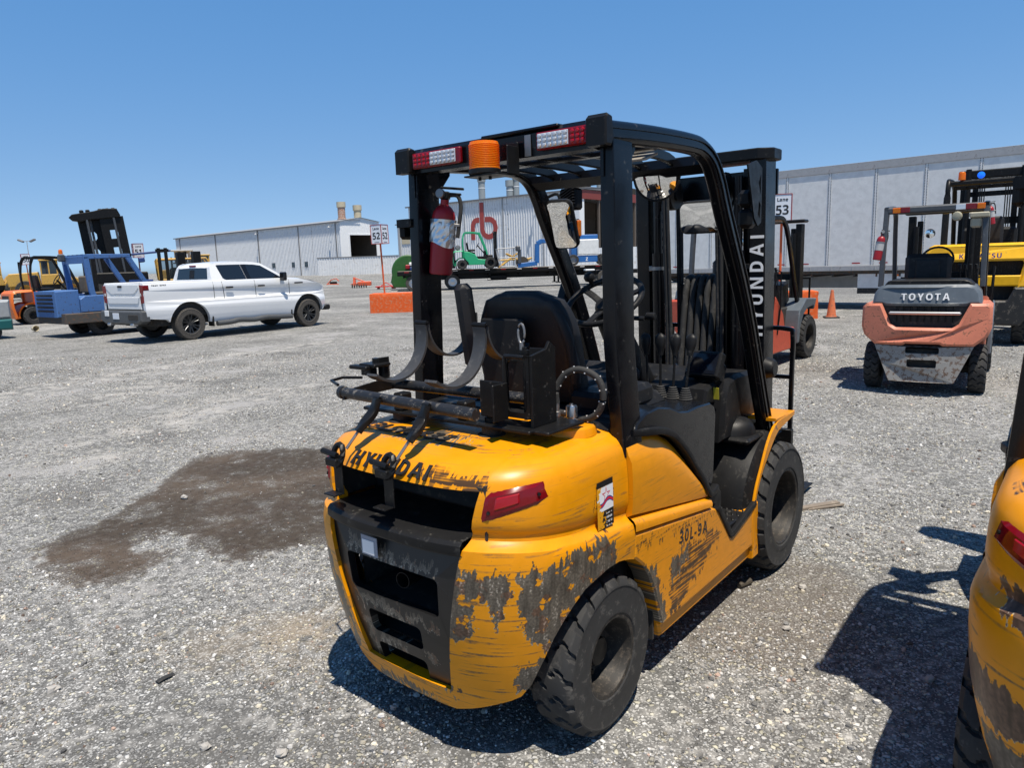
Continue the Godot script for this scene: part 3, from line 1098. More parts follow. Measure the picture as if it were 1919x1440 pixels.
func yellow_texture(variant: int) -> StandardMaterial3D:
	var pp := []
	var pv := func(a: Array) -> PackedVector2Array:
		var o := PackedVector2Array()
		for q in a: o.append(Vector2(q[0], q[1]))
		return o
	if variant == 0:
		pp.append([pv.call([[0.31, 0.745], [0.49, 0.745], [0.49, 0.62], [0.46, 0.55], [0.42, 0.65], [0.39, 0.62], [0.385, 0.50], [0.33, 0.47], [0.27, 0.50], [0.28, 0.62]]), 0])
		pp.append([pv.call([[0.52, 0.745], [0.60, 0.735], [0.70, 0.745], [0.78, 0.755], [0.93, 0.745], [0.98, 0.70], [0.98, 0.55], [0.62, 0.45], [0.55, 0.52], [0.53, 0.60]]), 0])
		pp.append([pv.call([[0.25, 0.42], [0.30, 0.44], [0.31, 0.36], [0.26, 0.33]]), 2])
		pp.append([pv.call([[0.54, 0.40], [0.66, 0.42], [0.62, 0.27], [0.52, 0.30]]), 0])
		pp.append([pv.call([[0.20, 0.295], [0.34, 0.27], [0.36, 0.235], [0.22, 0.25]]), 0])
		pp.append([pv.call([[-0.2, 0.205], [0.1, 0.20], [0.2, 0.185], [0.0, 0.16], [-0.3, 0.17]]), 0])
		pp.append([pv.call([[0.12, 1.035], [0.30, 1.04], [0.36, 1.01], [0.33, 0.985], [0.15, 0.99]]), 1])
		pp.append([pv.call([[-0.60, 0.70], [-0.40, 0.66], [-0.33, 0.45], [-0.38, 0.24], [-0.62, 0.24], [-0.7, 0.4]]), 0])
		pp.append([pv.call([[0.86, 0.885], [0.98, 0.92], [1.0, 0.90], [0.98, 0.79], [0.92, 0.78], [0.93, 0.86]]), 1])
	else:
		pp.append([pv.call([[-0.95, 0.66], [-0.70, 0.64], [-0.5, 0.60], [-0.42, 0.50], [-0.55, 0.46], [-0.75, 0.55], [-0.95, 0.56]]), 2])
		pp.append([pv.call([[-0.62, 0.44], [-0.45, 0.44], [-0.42, 0.24], [-0.52, 0.22], [-0.60, 0.30]]), 0])
		pp.append([pv.call([[-0.95, 0.50], [-0.80, 0.52], [-0.78, 0.36], [-0.95, 0.36]]), 0])
		pp.append([pv.call([[-0.55, 0.86], [-0.40, 0.80], [-0.42, 0.77], [-0.58, 0.82]]), 2])
		pp.append([pv.call([[-0.78, 1.10], [-0.60, 1.16], [-0.55, 1.12], [-0.62, 1.06], [-0.76, 1.06]]), 1])
	var m := StandardMaterial3D.new()
	m.albedo_texture = worn_paint(1680 if variant == 0 else 960, 700 if variant == 0 else 400, -1.2, 0.13, 700.0 if variant == 0 else 400.0, Color(0.72, 0.275, 0.003), pp, 1.0, 0.35, 300 + variant * 20)
	m.roughness = 0.37
	m.clearcoat_enabled = true
	m.clearcoat = 0.12
	m.metallic_specular = 0.35
	m.clearcoat_roughness = 0.3
	return m

# tyre with lugs: axis along local x, outer face at +x, centre at origin
func tyre_mesh(r: float, w: float, rim_r: float, lugs: int, depth: float) -> ArrayMesh:
	var b := MB.new()
	var n := lugs * 14
	var cols := 17
	var rows := []
	for i in n:
		var a := TAU * i / n
		var row := PackedVector3Array()
		# profile from the inner bead over the tread to the outer bead
		var prof := [[-0.30, rim_r], [-0.44, rim_r + 0.01], [-0.5, lerpf(rim_r, r, 0.45)], [-0.5, lerpf(rim_r, r, 0.78)]]
		for q in prof: row.append(Vector3(q[0] * w, q[1] * cos(a), q[1] * sin(a)))
		for c in cols:
			var t := -1.0 + 2.0 * c / (cols - 1)
			var ph := fposmod(a / TAU * lugs + (0.5 if t < 0 else 0.0) - absf(absf(t) - 0.45) * 0.75, 1.0)
			var g := 1.0 if (ph < 0.15 and absf(t) > 0.10) or (ph < 0.27 and absf(t) > 0.86) else 0.0
			var rr := r * (1.0 - 0.035 * pow(absf(t), 4.0)) - g * depth
			if c == 0 or c == cols - 1: rr -= 0.012
			row.append(Vector3(t * 0.485 * w, rr * cos(a), rr * sin(a)))
		prof = [[0.5, lerpf(rim_r, r, 0.80)], [0.505, lerpf(rim_r, r, 0.76)], [0.49, lerpf(rim_r, r, 0.72)], [0.49, lerpf(rim_r, r, 0.25)], [0.505, lerpf(rim_r, r, 0.20)], [0.50, lerpf(rim_r, r, 0.06)], [0.46, rim_r]]
		for q in prof: row.append(Vector3(q[0] * w, q[1] * cos(a), q[1] * sin(a)))
		rows.append(row)
	b.grid(rows, false, true)
	return b.mesh(32)

func wheel(parent: Node3D, u: float, w: float, r: float, width: float, rim_r: float, lugs: int, tyre: Mesh, rim: Mesh, hub: Mesh, right: bool) -> void:
	var o := Node3D.new()
	o.name = "wheel"
	parent.add_child(o, true)
	o.position = P(u, w, r)
	if not right: o.rotation.y = PI
	put("tyre", tyre, M.rubber, o)
	put("rim", rim, M.rim_dirty, o)
	put("hub", hub, M.black_metal, o)

func rim_mesh(r: float, w: float, dish: float) -> ArrayMesh:
	var b := MB.new()
	# flange, barrel and disc seen from the outside (+x)
	b.lathe([Vector2(r * 0.97, 0.40 * w), Vector2(r + 0.004, 0.44 * w), Vector2(r + 0.004, 0.475 * w), Vector2(r - 0.006, 0.48 * w), Vector2(r - 0.012, 0.46 * w), Vector2(r - 0.018, 0.30 * w), Vector2(r - 0.03, dish * w), Vector2(r * 0.55, (dish - 0.03) * w), Vector2(r * 0.42, (dish + 0.04) * w), Vector2(0, (dish + 0.04) * w)], 40, Vector3.ZERO, Vector3.RIGHT)
	return b.mesh(40)

func hub_mesh(r: float, w: float, dish: float) -> ArrayMesh:
	var b := MB.new()
	b.lathe([Vector2(r * 0.36, dish * w), Vector2(r * 0.36, (dish + 0.22) * w), Vector2(r * 0.33, (dish + 0.27) * w), Vector2(r * 0.1, (dish + 0.29) * w), Vector2(0, (dish + 0.29) * w)], 20, Vector3.ZERO, Vector3.RIGHT)
	for i in 6:
		var a := TAU * i / 6
		var c := Vector3(dish * w, cos(a) * r * 0.62, sin(a) * r * 0.62)
		b.cyl(c, c + Vector3(0.016, 0, 0), 0.010, -1, 6)
	return b.mesh(30)

func arc(c: Vector3, e0: Vector3, e1: Vector3, a0: float, a1: float, n: int) -> PackedVector3Array:
	var o := PackedVector3Array()
	for i in n + 1:
		var a := lerpf(a0, a1, float(i) / n)
		o.append(c + e0 * cos(a) + e1 * sin(a))
	return o

func smooth_path(pts: Array, per := 6) -> PackedVector3Array:
	var c := Curve3D.new()
	for i in pts.size():
		var prev: Vector3 = pts[maxi(i - 1, 0)]
		var nxt: Vector3 = pts[mini(i + 1, pts.size() - 1)]
		var tn := (nxt - prev) / 6.0
		c.add_point(pts[i], -tn, tn)
	var o := PackedVector3Array()
	for i in pts.size() - 1:
		for k in per: o.append(c.sample(i, float(k) / per))
	o.append(pts[-1])
	return o

func mir(b: MB) -> MB:    # mirror image across v
	var m := MB.new()
	for i in range(0, b.v.size(), 3):
		for k in [0, 2, 1]:
			var p := b.v[i + k]
			m.v.append(Vector3(-p.x, p.y, p.z)); m.t.append(b.t[i + k])
	return m

func letters_on(parent: Node3D, called: String, s: String, size: float, depth: float, m: Material, place: Callable, gap := 0.0, font := "Droid Sans") -> Node3D:
	# each character is a mesh of its own; place(x) gives the transform at the distance x along the line
	var holder := Node3D.new()
	holder.name = called
	parent.add_child(holder, true)
	var ws := PackedFloat32Array()
	var total := 0.0
	var ms := []
	for ch in s:
		var tm: PrimitiveMesh = text_mesh(ch, size, depth, 700, font)
		if ch == "I":
			tm = BoxMesh.new()
			tm.size = Vector3(size * 0.21, size, depth)
		ms.append(tm)
		var w := tm.get_aabb().size.x if ch != " " else size * 0.3
		ws.append(w)
		total += w + gap
	var x := -(total - gap) / 2
	for i in s.length():
		if s[i] != " ":
			put("letter", ms[i], m, holder, place.call(x + ws[i] / 2))
		x += ws[i] + gap
	return holder

func yellow_forklift() -> Node3D:
	var o := thing("forklift", "yellow and black lift truck with an empty gas bottle cradle on its hood", "forklift")
	M.cw0 = yellow_texture(0)
	var cw := counterweight(M.cw0, o)
	cw_details(cw, o, true)
	forklift_body(o)
	overhead_guard(o)
	mast(o)
	forklift_wheels(o)
	cabin(o)
	rear_lamps(o)
	return o

func cw_surf(w: float, y: float, off: float) -> Transform3D:
	var f := func(a: float, b: float) -> Vector3: return P(cw_u(b, a), a, b)
	var e := 0.004
	var p: Vector3 = f.call(w, y)
	var dx: Vector3 = (f.call(w + e, y) - f.call(w - e, y)).normalized()
	var dy: Vector3 = (f.call(w, y + e) - f.call(w, y - e)).normalized()
	var n := dx.cross(dy).normalized()
	return Transform3D(Basis(dx, n.cross(dx).normalized(), n), p + n * off)

func subdiv(poly: Array, step: float) -> PackedVector2Array:
	var o := PackedVector2Array()
	for i in poly.size():
		var a: Vector2 = poly[i]
		var b: Vector2 = poly[(i + 1) % poly.size()]
		var n := maxi(1, int(a.distance_to(b) / step))
		for k in n: o.append(a.lerp(b, float(k) / n))
	return o

func hole(x0: float, x1: float, y0: float, y1: float, taper := 0.0) -> PackedVector2Array:
	var r := MB.rrect(x1 - x0, y1 - y0, 0.018, 3)
	var o := PackedVector2Array()
	for q in r:
		var p := q + Vector2((x0 + x1) / 2, (y0 + y1) / 2)
		p.x *= 1.0 + taper * (p.y - (y0 + y1) / 2)
		o.append(p)
	return o

func cw_details(cw: Node3D, o: Node3D, full: bool) -> void:
	# black rear panel with its openings
	var b := MB.new()
	var rp := [Vector2(-cw_hw(0.207) + 0.002, 0.207), Vector2(cw_hw(0.207) - 0.002, 0.207), Vector2(cw_hw(0.79) - 0.002, 0.79), Vector2(-cw_hw(0.79) + 0.002, 0.79)]
	b.prism(subdiv(rp, 0.05), -0.03, 0.0, 0.0, [hole(-0.225, 0.225, 0.545, 0.685, 0.3), hole(-0.150, 0.118, 0.385, 0.475, 0.3), hole(-0.140, 0.108, 0.255, 0.335, 0.3)])
	b.warp(func(p: Vector3) -> Vector3: return Vector3(p.x, p.y, p.z - cw_u(p.y, p.x) - 0.016))
	for i in b.v.size(): b.t[i] = Vector2((b.v[i].x + 0.35) / 0.7, 1.0 - (b.v[i].y - 0.18) / 0.66)
	part("rear_panel", b, M.panel_worn, o, 30)
	# overhanging lip above the panel
	b = MB.new()
	var rows := []
	for i in 17:
		var w := -0.335 + 0.67 * i / 16
		var z := -cw_u(0.79, w)
		rows.append(PackedVector3Array([Vector3(w, 0.835, 0.25), Vector3(w, 0.838, z - 0.05), Vector3(w, 0.834, z - 0.006), Vector3(w, 0.822, z + 0.006), Vector3(w, 0.795, z + 0.006), Vector3(w, 0.785, z - 0.002), Vector3(w, 0.783, z - 0.06)]))
	var flip := []
	for r: PackedVector3Array in rows:
		r.reverse(); flip.append(r)
	b.grid(flip)
	part("shelf", b, M.plastic, o, 40)
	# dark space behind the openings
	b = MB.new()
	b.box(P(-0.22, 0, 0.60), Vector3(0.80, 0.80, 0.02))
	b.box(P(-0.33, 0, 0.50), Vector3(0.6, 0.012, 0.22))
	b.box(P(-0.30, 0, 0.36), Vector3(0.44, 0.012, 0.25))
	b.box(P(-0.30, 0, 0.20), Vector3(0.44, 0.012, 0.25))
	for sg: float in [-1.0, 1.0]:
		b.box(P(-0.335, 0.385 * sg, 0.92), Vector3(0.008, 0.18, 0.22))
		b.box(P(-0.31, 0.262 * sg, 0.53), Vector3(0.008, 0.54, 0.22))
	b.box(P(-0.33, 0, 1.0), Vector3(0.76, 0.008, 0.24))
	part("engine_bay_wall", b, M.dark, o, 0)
	b = MB.new()
	b.lathe([Vector2(0.030, 0.0), Vector2(0.030, 0.10), Vector2(0.027, 0.10), Vector2(0.027, 0.0)], 18, P(-0.36, -0.02, 0.60), P(-1, 0.15, 0))
	part("exhaust_pipe", b, M.black_metal, o)
	# tail lights
	for sg: float in [-1.0, 1.0]:
		var q := [Vector2(0.372, 0.885), Vector2(0.527, 0.948), Vector2(0.508, 1.012), Vector2(0.388, 0.995)]
		var lens := MB.new()
		var inner := MB.new()
		for pass_ in 2:
			var m: MB = lens if pass_ == 0 else inner
			var s0 := 0.0 if pass_ == 0 else 0.22
			var s1 := 1.0 if pass_ == 0 else 0.70
			var t0 := 0.0 if pass_ == 0 else 0.28
			var t1 := 1.0 if pass_ == 0 else 0.80
			var off := 0.006 if pass_ == 0 else 0.009
			var rr := []
			for j in 6:
				var row := PackedVector3Array()
				for i in 9:
					var s := lerpf(s0, s1, i / 8.0)
					var t := lerpf(t0, t1, j / 5.0)
					var p: Vector2 = (q[0] as Vector2).lerp(q[1], s).lerp((q[3] as Vector2).lerp(q[2], s), t)
					var edge := 1.0 if (i == 0 or i == 8 or j == 0 or j == 5) else 0.0
					var x := cw_surf(p.x, p.y, off - edge * 0.008)
					row.append(Vector3(x.origin.x * sg, x.origin.y, x.origin.z))
				if sg < 0: row.reverse()
				rr.append(row)
			m.grid(rr)
		var tl := part("tail_light", lens, M.red_lens, o, 25)
		part("lens", inner, M.red_lens2, tl, 25)
		for p: Vector2 in [Vector2(0.40, 0.928), Vector2(0.505, 0.975)]:
			var sc := MB.new()
			var x := cw_surf(p.x, p.y, 0.004)
			var c := Vector3(x.origin.x * sg, x.origin.y, x.origin.z)
			var n := Vector3(x.basis.z.x * sg, x.basis.z.y, x.basis.z.z)
			sc.cyl(c, c + n * 0.006, 0.006, -1, 8)
			part("screw", sc, M.black_metal, tl)
	# raised maker's letters along the rear edge of the hood
	letters_on(o, "lettering", "HYUNDAI", 0.058, 0.010, M.letter_black, func(x: float) -> Transform3D:
		var t := cw_surf(x - 0.01, 1.028, 0.0)
		return t, 0.014)
	if not full: return
	# stencilled stock number across the hood
	letters_on(o, "stock_number", "A3LS10833", 0.072, 0.003, M.letter_black, func(x: float) -> Transform3D:
		var w := x - 0.165
		var u := -0.275 + 0.10 * w * w
		return Transform3D(Basis(Vector3.RIGHT, Vector3(0.22, 0.03, -1).normalized(), Vector3(0, 1, 0.03).normalized()), P(u, w, 1.0885)), 0.010, "Droid Sans")
	# inspection sticker on the rear panel
	b = MB.new()
	b.x = cw_surf(-0.085, 0.735, -0.0135)
	b.box(Vector3.ZERO, Vector3(0.085, 0.072, 0.002))
	var st := part("sticker", b, mat(0.25, 0.27, 0.32, 0.5), o, 0)
	b = MB.new()
	b.x = cw_surf(-0.090, 0.730, -0.0118)
	b.box(Vector3.ZERO, Vector3(0.062, 0.050, 0.002))
	part("print", b, M.letter_white, st, 0)
	# torn decal with a star on the side
	star_decal(o)
	# filler boss, valve and fittings on the hood
	b = MB.new()
	b.lathe([Vector2(0.105, 0.0), Vector2(0.10, 0.028), Vector2(0.092, 0.036), Vector2(0.0, 0.036)], 28, P(0.06, 0.36, 1.075))
	part("hood_boss", b, M.yellow_plain, o)
	gas_fittings(o)
	gas_cradle(o)

func star_decal(o: Node3D) -> void:
	var W := 96
	var H := 144
	var im := Image.create(W, H, false, Image.FORMAT_RGB8)
	im.fill(Color(0.08, 0.08, 0.08))
	var nz := noise(77, 0.06)
	var star := PackedVector2Array()
	for i in 10:
		star.append(Vector2(54, 46) + Vector2.from_angle(-PI / 2 + TAU * i / 10) * (26.0 if i % 2 == 0 else 10.0))
	for j in H:
		for i in W:
			var p := Vector2(i, j)
			var n := nz.get_noise_2d(i, j)
			if j > 18 and j < 92 and i > 18 + n * 26 + (absf(j - 55) - 30) * 0.3:
				im.set_pixel(i, j, Color(0.88, 0.88, 0.89))
				if Geometry2D.is_point_in_polygon(p, star) and not Geometry2D.is_point_in_polygon(Vector2(54, 46) + (p - Vector2(54, 46)) * 1.35, star):
					im.set_pixel(i, j, Color(0.75, 0.12, 0.2))
				var sw := absf(j - (66 + 8 * sin(i * 0.07)))
				if sw < 3.5: im.set_pixel(i, j, Color(0.8, 0.12, 0.2))
				elif sw < 7: im.set_pixel(i, j, Color(0.2, 0.25, 0.5))
			elif j > 100 and i > 50 and i < 86 and (j / 7) % 2 == 0 and n > -0.2:
				im.set_pixel(i, j, Color(0.75, 0.75, 0.75))
			elif i < 40 + n * 50 and j >= 18:
				im.set_pixel(i, j, Color(0.86, 0.60, 0.06))
	var m := StandardMaterial3D.new()
	m.albedo_texture = ImageTexture.create_from_image(im)
	m.roughness = 0.45
	var b := MB.new()
	var w := 0.5575
	var a := P(-0.06, w, 0.775)
	var c := P(0.045, w, 0.775)
	var d := P(0.045, w - 0.004, 0.945)
	var e := P(-0.06, w - 0.004, 0.945)
	b.quad_uv(a, c, d, e, Vector2(0, 1), Vector2(1, 1), Vector2(1, 0), Vector2(0, 0))
	part("decal", b, m, o, 0)

func gas_fittings(o: Node3D) -> void:
	var v := MB.new()
	var c := P(0.075, 0.365, 1.108)
	v.lathe([Vector2(0.017, 0), Vector2(0.017, 0.022), Vector2(0.021, 0.024), Vector2(0.021, 0.062), Vector2(0.017, 0.068), Vector2(0.006, 0.069), Vector2(0.006, 0.074), Vector2(0.0, 0.074)], 22, c)
	v.cyl(c + Vector3(0.012, 0.012, 0), c + Vector3(0.034, 0.012, 0.006), 0.008, -1, 10)
	part("valve", v, M.steel, o, 40)
	v = MB.new()
	var d := P(0.045, 0.32, 1.105)
	v.lathe([Vector2(0.010, 0), Vector2(0.010, 0.03), Vector2(0.014, 0.032), Vector2(0.014, 0.048), Vector2(0.010, 0.05), Vector2(0.011, 0.085), Vector2(0, 0.085)], 14, d)
	part("hose_fitting", v, M.steel_dull, o, 30)
	# hose looping over the hood
	var hp := smooth_path([d + Vector3(0, 0.08, 0), d + Vector3(0.0, 0.13, 0), d + Vector3(0.03, 0.185, -0.015), d + Vector3(0.085, 0.205, -0.03), d + Vector3(0.145, 0.175, -0.05), d + Vector3(0.165, 0.11, -0.055), d + Vector3(0.14, 0.045, -0.055), d + Vector3(0.075, 0.015, -0.06), d + Vector3(-0.02, 0.02, -0.09), d + Vector3(-0.10, 0.015, -0.12)], 6)
	v = MB.new()
	v.tube(hp, 0.0125, 10)
	var hose := part("gas_hose", v, M.rubber, o, 60)
	v = MB.new()
	for i in range(8, hp.size() - 6, 4):
		for k in 3:
			var f := v.frame_at(hp[i + 1] - hp[i])
			var a := k * TAU / 3 + i * 0.5
			v.box(hp[i] + (f.x * cos(a) + f.y * sin(a)) * 0.0125, Vector3(0.004, 0.004, 0.004))
	part("hose_fleck", v, M.letter_white, hose, 0).set_meta("kind", "stuff")

func gas_cradle(o: Node3D) -> void:
	var h := Node3D.new()
	h.name = "bottle_cradle"
	o.add_child(h)
	var b := MB.new()
	# base plate on rubber mounts
	b.box(P(-0.135, -0.05, 1.128), Vector3(0.86, 0.014, 0.13), 0.004)
	b.box(P(-0.07, 0.36, 1.128), Vector3(0.17, 0.013, 0.22), 0.004)
	part("base_plate", b, M.black_metal, h)
	for q in [[-0.15, -0.30], [-0.15, 0.17], [-0.02, 0.30]]:
		b = MB.new()
		b.lathe([Vector2(0.055, 0), Vector2(0.052, 0.016), Vector2(0.036, 0.02), Vector2(0.036, 0.046), Vector2(0, 0.046)], 18, P(q[0], q[1], 1.075))
		var rm := part("rubber_mount", b, M.rubber, h)
		b = MB.new()
		b.lathe([Vector2(0.024, 0), Vector2(0.024, 0.016), Vector2(0.018, 0.018), Vector2(0.018, 0.034), Vector2(0, 0.034)], 6, P(q[0], q[1], 1.135))
		part("nut", b, M.black_metal, rm, 20)
	# two long tubes
	for q in [[-0.335, -0.43, -0.34, 0.27, 1.215], [-0.095, -0.44, -0.03, 0.27, 1.215]]:
		b = MB.new()
		b.tube(PackedVector3Array([P(q[0], q[1], q[4] + 0.005), P(q[2], q[3], q[4] - 0.008)]), 0.021, 14)
		b.lathe([Vector2(0, -0.006), Vector2(0.025, -0.006), Vector2(0.026, 0.0), Vector2(0.026, 0.012), Vector2(0.02, 0.014)], 14, P(q[0], q[1], q[4] + 0.005), P(q[2] - q[0], q[3] - q[1], -0.01))
		part("cradle_tube", b, M.worn_black, h, 40)
	b = MB.new()
	side_prism(b, [Vector2(-0.36, 1.195), Vector2(-0.08, 1.20), Vector2(-0.07, 1.245), Vector2(-0.12, 1.25), Vector2(-0.33, 1.232)], -0.405, -0.395, 0.001)
	part("end_plate", b, M.black_metal, h)
	for w in [-0.28, 0.06]:
		b = MB.new()
		b.box(P(-0.16, w, 1.17), Vector3(0.05, 0.07, 0.06), 0.006)
		part("riser", b, M.black_metal, h)
	# curved straps and their opened clasps
	for w: float in [-0.335, -0.015]:
		b = MB.new()
		var prof := MB.rrect(0.052, 0.006, 0.002, 1)
		var pth := arc(P(-0.155, w, 1.42), P(1, 0, 0) * 0.172, Vector3.UP * 0.172, deg_to_rad(-128), deg_to_rad(12), 22)
		b.sweep(pth, prof, Vector3.RIGHT.cross(Vector3.BACK))
		var st := part("cradle_strap", strap(pth, 0.062, 0.010), M.strap, h, 40)
		b = MB.new()
		b.cyl(P(0.018, w - 0.033, 1.463), P(0.018, w + 0.033, 1.463), 0.010, -1, 12)
		b.cyl(P(0.018, w - 0.040, 1.463), P(0.018, w + 0.040, 1.463), 0.006, -1, 8)
		part("hinge", b, M.black_metal, st)
		pth = arc(P(0.172, w + 0.01, 1.462), P(1, 0, 0) * 0.15, Vector3.UP * 0.15, deg_to_rad(-178), deg_to_rad(8), 24)
		part("clasp_band", strap(pth, 0.052, 0.009), M.strap, h, 40)
		if w > -0.1:
			b = MB.new()
			b.box(P(0.30, w - 0.02, 1.488), Vector3(0.10, 0.012, 0.05), 0.004)
			b.box(P(0.29, w - 0.07, 1.50), Vector3(0.045, 0.022, 0.04), 0.006)
			part("clasp_handle", b, M.strap, h)
	# swing bracket on the right
	b = MB.new()
	side_prism(b, [Vector2(-0.16, 1.135), Vector2(-0.02, 1.135), Vector2(-0.02, 1.40), Vector2(-0.055, 1.425), Vector2(-0.075, 1.40), Vector2(-0.16, 1.385)], 0.355, 0.367, 0.002)
	rear_prism(b, [Vector2(0.245, 1.165), Vector2(0.355, 1.165), Vector2(0.355, 1.385), Vector2(0.245, 1.385)], -0.162, -0.150, 0.0, [hole(0.258, 0.342, 1.185, 1.365)])
	b.box(P(-0.03, 0.31, 1.275), Vector3(0.10, 0.24, 0.008), 0.003)
	part("swing_bracket", b, M.black_metal, h)
	b = MB.new()
	var fr := smooth_path([P(-0.175, 0.26, 1.19), P(-0.175, 0.26, 1.36), P(-0.175, 0.275, 1.38), P(-0.175, 0.345, 1.38)], 4)
	b.tube(fr, 0.007, 8)
	b.box(P(-0.175, 0.20, 1.225), Vector3(0.11, 0.13, 0.008), 0.003)
	b.box(P(-0.21, 0.265, 1.225), Vector3(0.008, 0.13, 0.08), 0.003)
	part("guide_plate", b, M.black_metal, h)
	b = MB.new()
	b.cyl(P(-0.13, 0.315, 1.155), P(-0.13, 0.315, 1.41), 0.008, -1, 10)
	b.cyl(P(-0.13, 0.315, 1.385), P(-0.13, 0.315, 1.40), 0.018, -1, 10)
	part("pivot_pin", b, M.black_metal, h)
	b = MB.new()
	b.tube(arc(P(-0.125, 0.30, 1.455), Vector3.RIGHT * 0.014, Vector3.UP * 0.034, 0, TAU * 15 / 16, 15), 0.0042, 7, true)
	b.tube(PackedVector3Array([P(-0.125, 0.30, 1.40), P(-0.125, 0.30, 1.425)]), 0.008, 8)
	part("locking_pin", b, M.steel_dull, h, 50)
	# small clamp on the left end
	b = MB.new()
	b.box(P(-0.10, -0.45, 1.285), Vector3(0.006, 0.085, 0.06), 0.002)
	b.box(P(-0.13, -0.47, 1.30), Vector3(0.10, 0.014, 0.09), 0.004)
	b.box(P(-0.105, -0.445, 1.255), Vector3(0.03, 0.09, 0.03), 0.004)
	b.box(P(-0.175, -0.505, 1.292), Vector3(0.11, 0.016, 0.040), 0.004)
	b.box(P(-0.15, -0.485, 1.272), Vector3(0.06, 0.030, 0.04), 0.004)
	b.cyl(P(-0.12, -0.47, 1.305), P(-0.12, -0.47, 1.325), 0.018, -1, 10)
	part("end_clamp", b, M.black_metal, h)
	b = MB.new()
	b.tube(PackedVector3Array([P(-0.33, -0.46, 1.245), P(-0.30, -0.54, 1.252), P(-0.24, -0.545, 1.255), P(-0.20, -0.47, 1.255)]), 0.006, 8)
	part("end_ring", b, M.black_metal, h)
	# two toggle latches hanging over the rear edge of the hood
	for w: float in [-0.19, 0.065]:
		var dv := 0.02 if w < 0 else 0.03
		var lt := Node3D.new()
		lt.name = "toggle_latch"
		h.add_child(lt, true)
		b = MB.new()
		b.cyl(P(-0.365, w - 0.016, 1.222), P(-0.365, w + 0.016, 1.222), 0.009, -1, 10)
		var arm := smooth_path([P(-0.365, w, 1.222), P(-0.385, w - 0.005, 1.175), P(-0.43, w - 0.02 + dv, 1.145), P(-0.455, w - 0.03 + dv, 1.115)], 4)
		b.sweep(arm, MB.rrect(0.040, 0.024, 0.006, 2), Vector3.UP)
		part("lever", b, M.black_metal, lt)
		b = MB.new()
		b.tube(PackedVector3Array([P(-0.455, w - 0.03 + dv, 1.115), P(-0.50, w - 0.045 + dv, 1.06)]), 0.006, 8)
		part("tie_rod", b, M.steel_dull, lt)
		b = MB.new()
		var kx := P(-0.535, w - 0.05 + dv, 1.045)
		b.tube(arc(kx, Vector3.RIGHT * 0.026, Vector3(0, 0.036, -0.012), 0, TAU * 11 / 12, 11), 0.011, 7, true)
		b.cyl(kx + Vector3(-0.075, 0.008, 0.008), kx + Vector3(0.005, 0.0, 0.008), 0.011, -1, 8)
		b.box(kx + Vector3(-0.015, -0.025, 0.006), Vector3(0.062, 0.03, 0.036), 0.004)
		part("catch", b, M.black_metal, lt)
		b = MB.new()
		var z0 := kx.z + 0.004
		b.box(Vector3(kx.x + 0.002, 0.975, z0), Vector3(0.046, 0.14, 0.005), 0.001)
		b.box(Vector3(kx.x - 0.010, 0.9065, z0 + 0.018), Vector3(0.062, 0.005, 0.042), 0.001)
		part("hook_strap", b, M.black_metal, lt)

# a flat band of width w (across v) and thickness t along a path in a plane across v
func strap(path: PackedVector3Array, w: float, t: float) -> MB:
	var b := MB.new()
	var rows := []
	for i in path.size():
		var d := (path[mini(i + 1, path.size() - 1)] - path[maxi(i - 1, 0)]).normalized()
		var n := Vector3.RIGHT.cross(d).normalized()
		var row := PackedVector3Array()
		for q in [Vector2(1, 1), Vector2(-1, 1), Vector2(-1, -1), Vector2(1, -1)]:
			row.append(path[i] + Vector3.RIGHT * q.x * w / 2 + n * q.y * t / 2)
		rows.append(row)
	# profile must run counter-clockwise about the path
	var d0 := (path[1] - path[0]).normalized()
	var nn := Vector3.RIGHT.cross(d0)
	if Vector3.RIGHT.cross(nn).dot(d0) < 0:
		for r in rows.size():
			var a: PackedVector3Array = rows[r]
			a.reverse(); rows[r] = a
	b.grid(rows, true, false)
	b.fan(rows[0], true)
	b.fan(rows[rows.size() - 1])
	return b

func poly_u(a: Array) -> Array:
	var o := []
	for q in a: o.append(Vector2(q[0], q[1]))
	return o

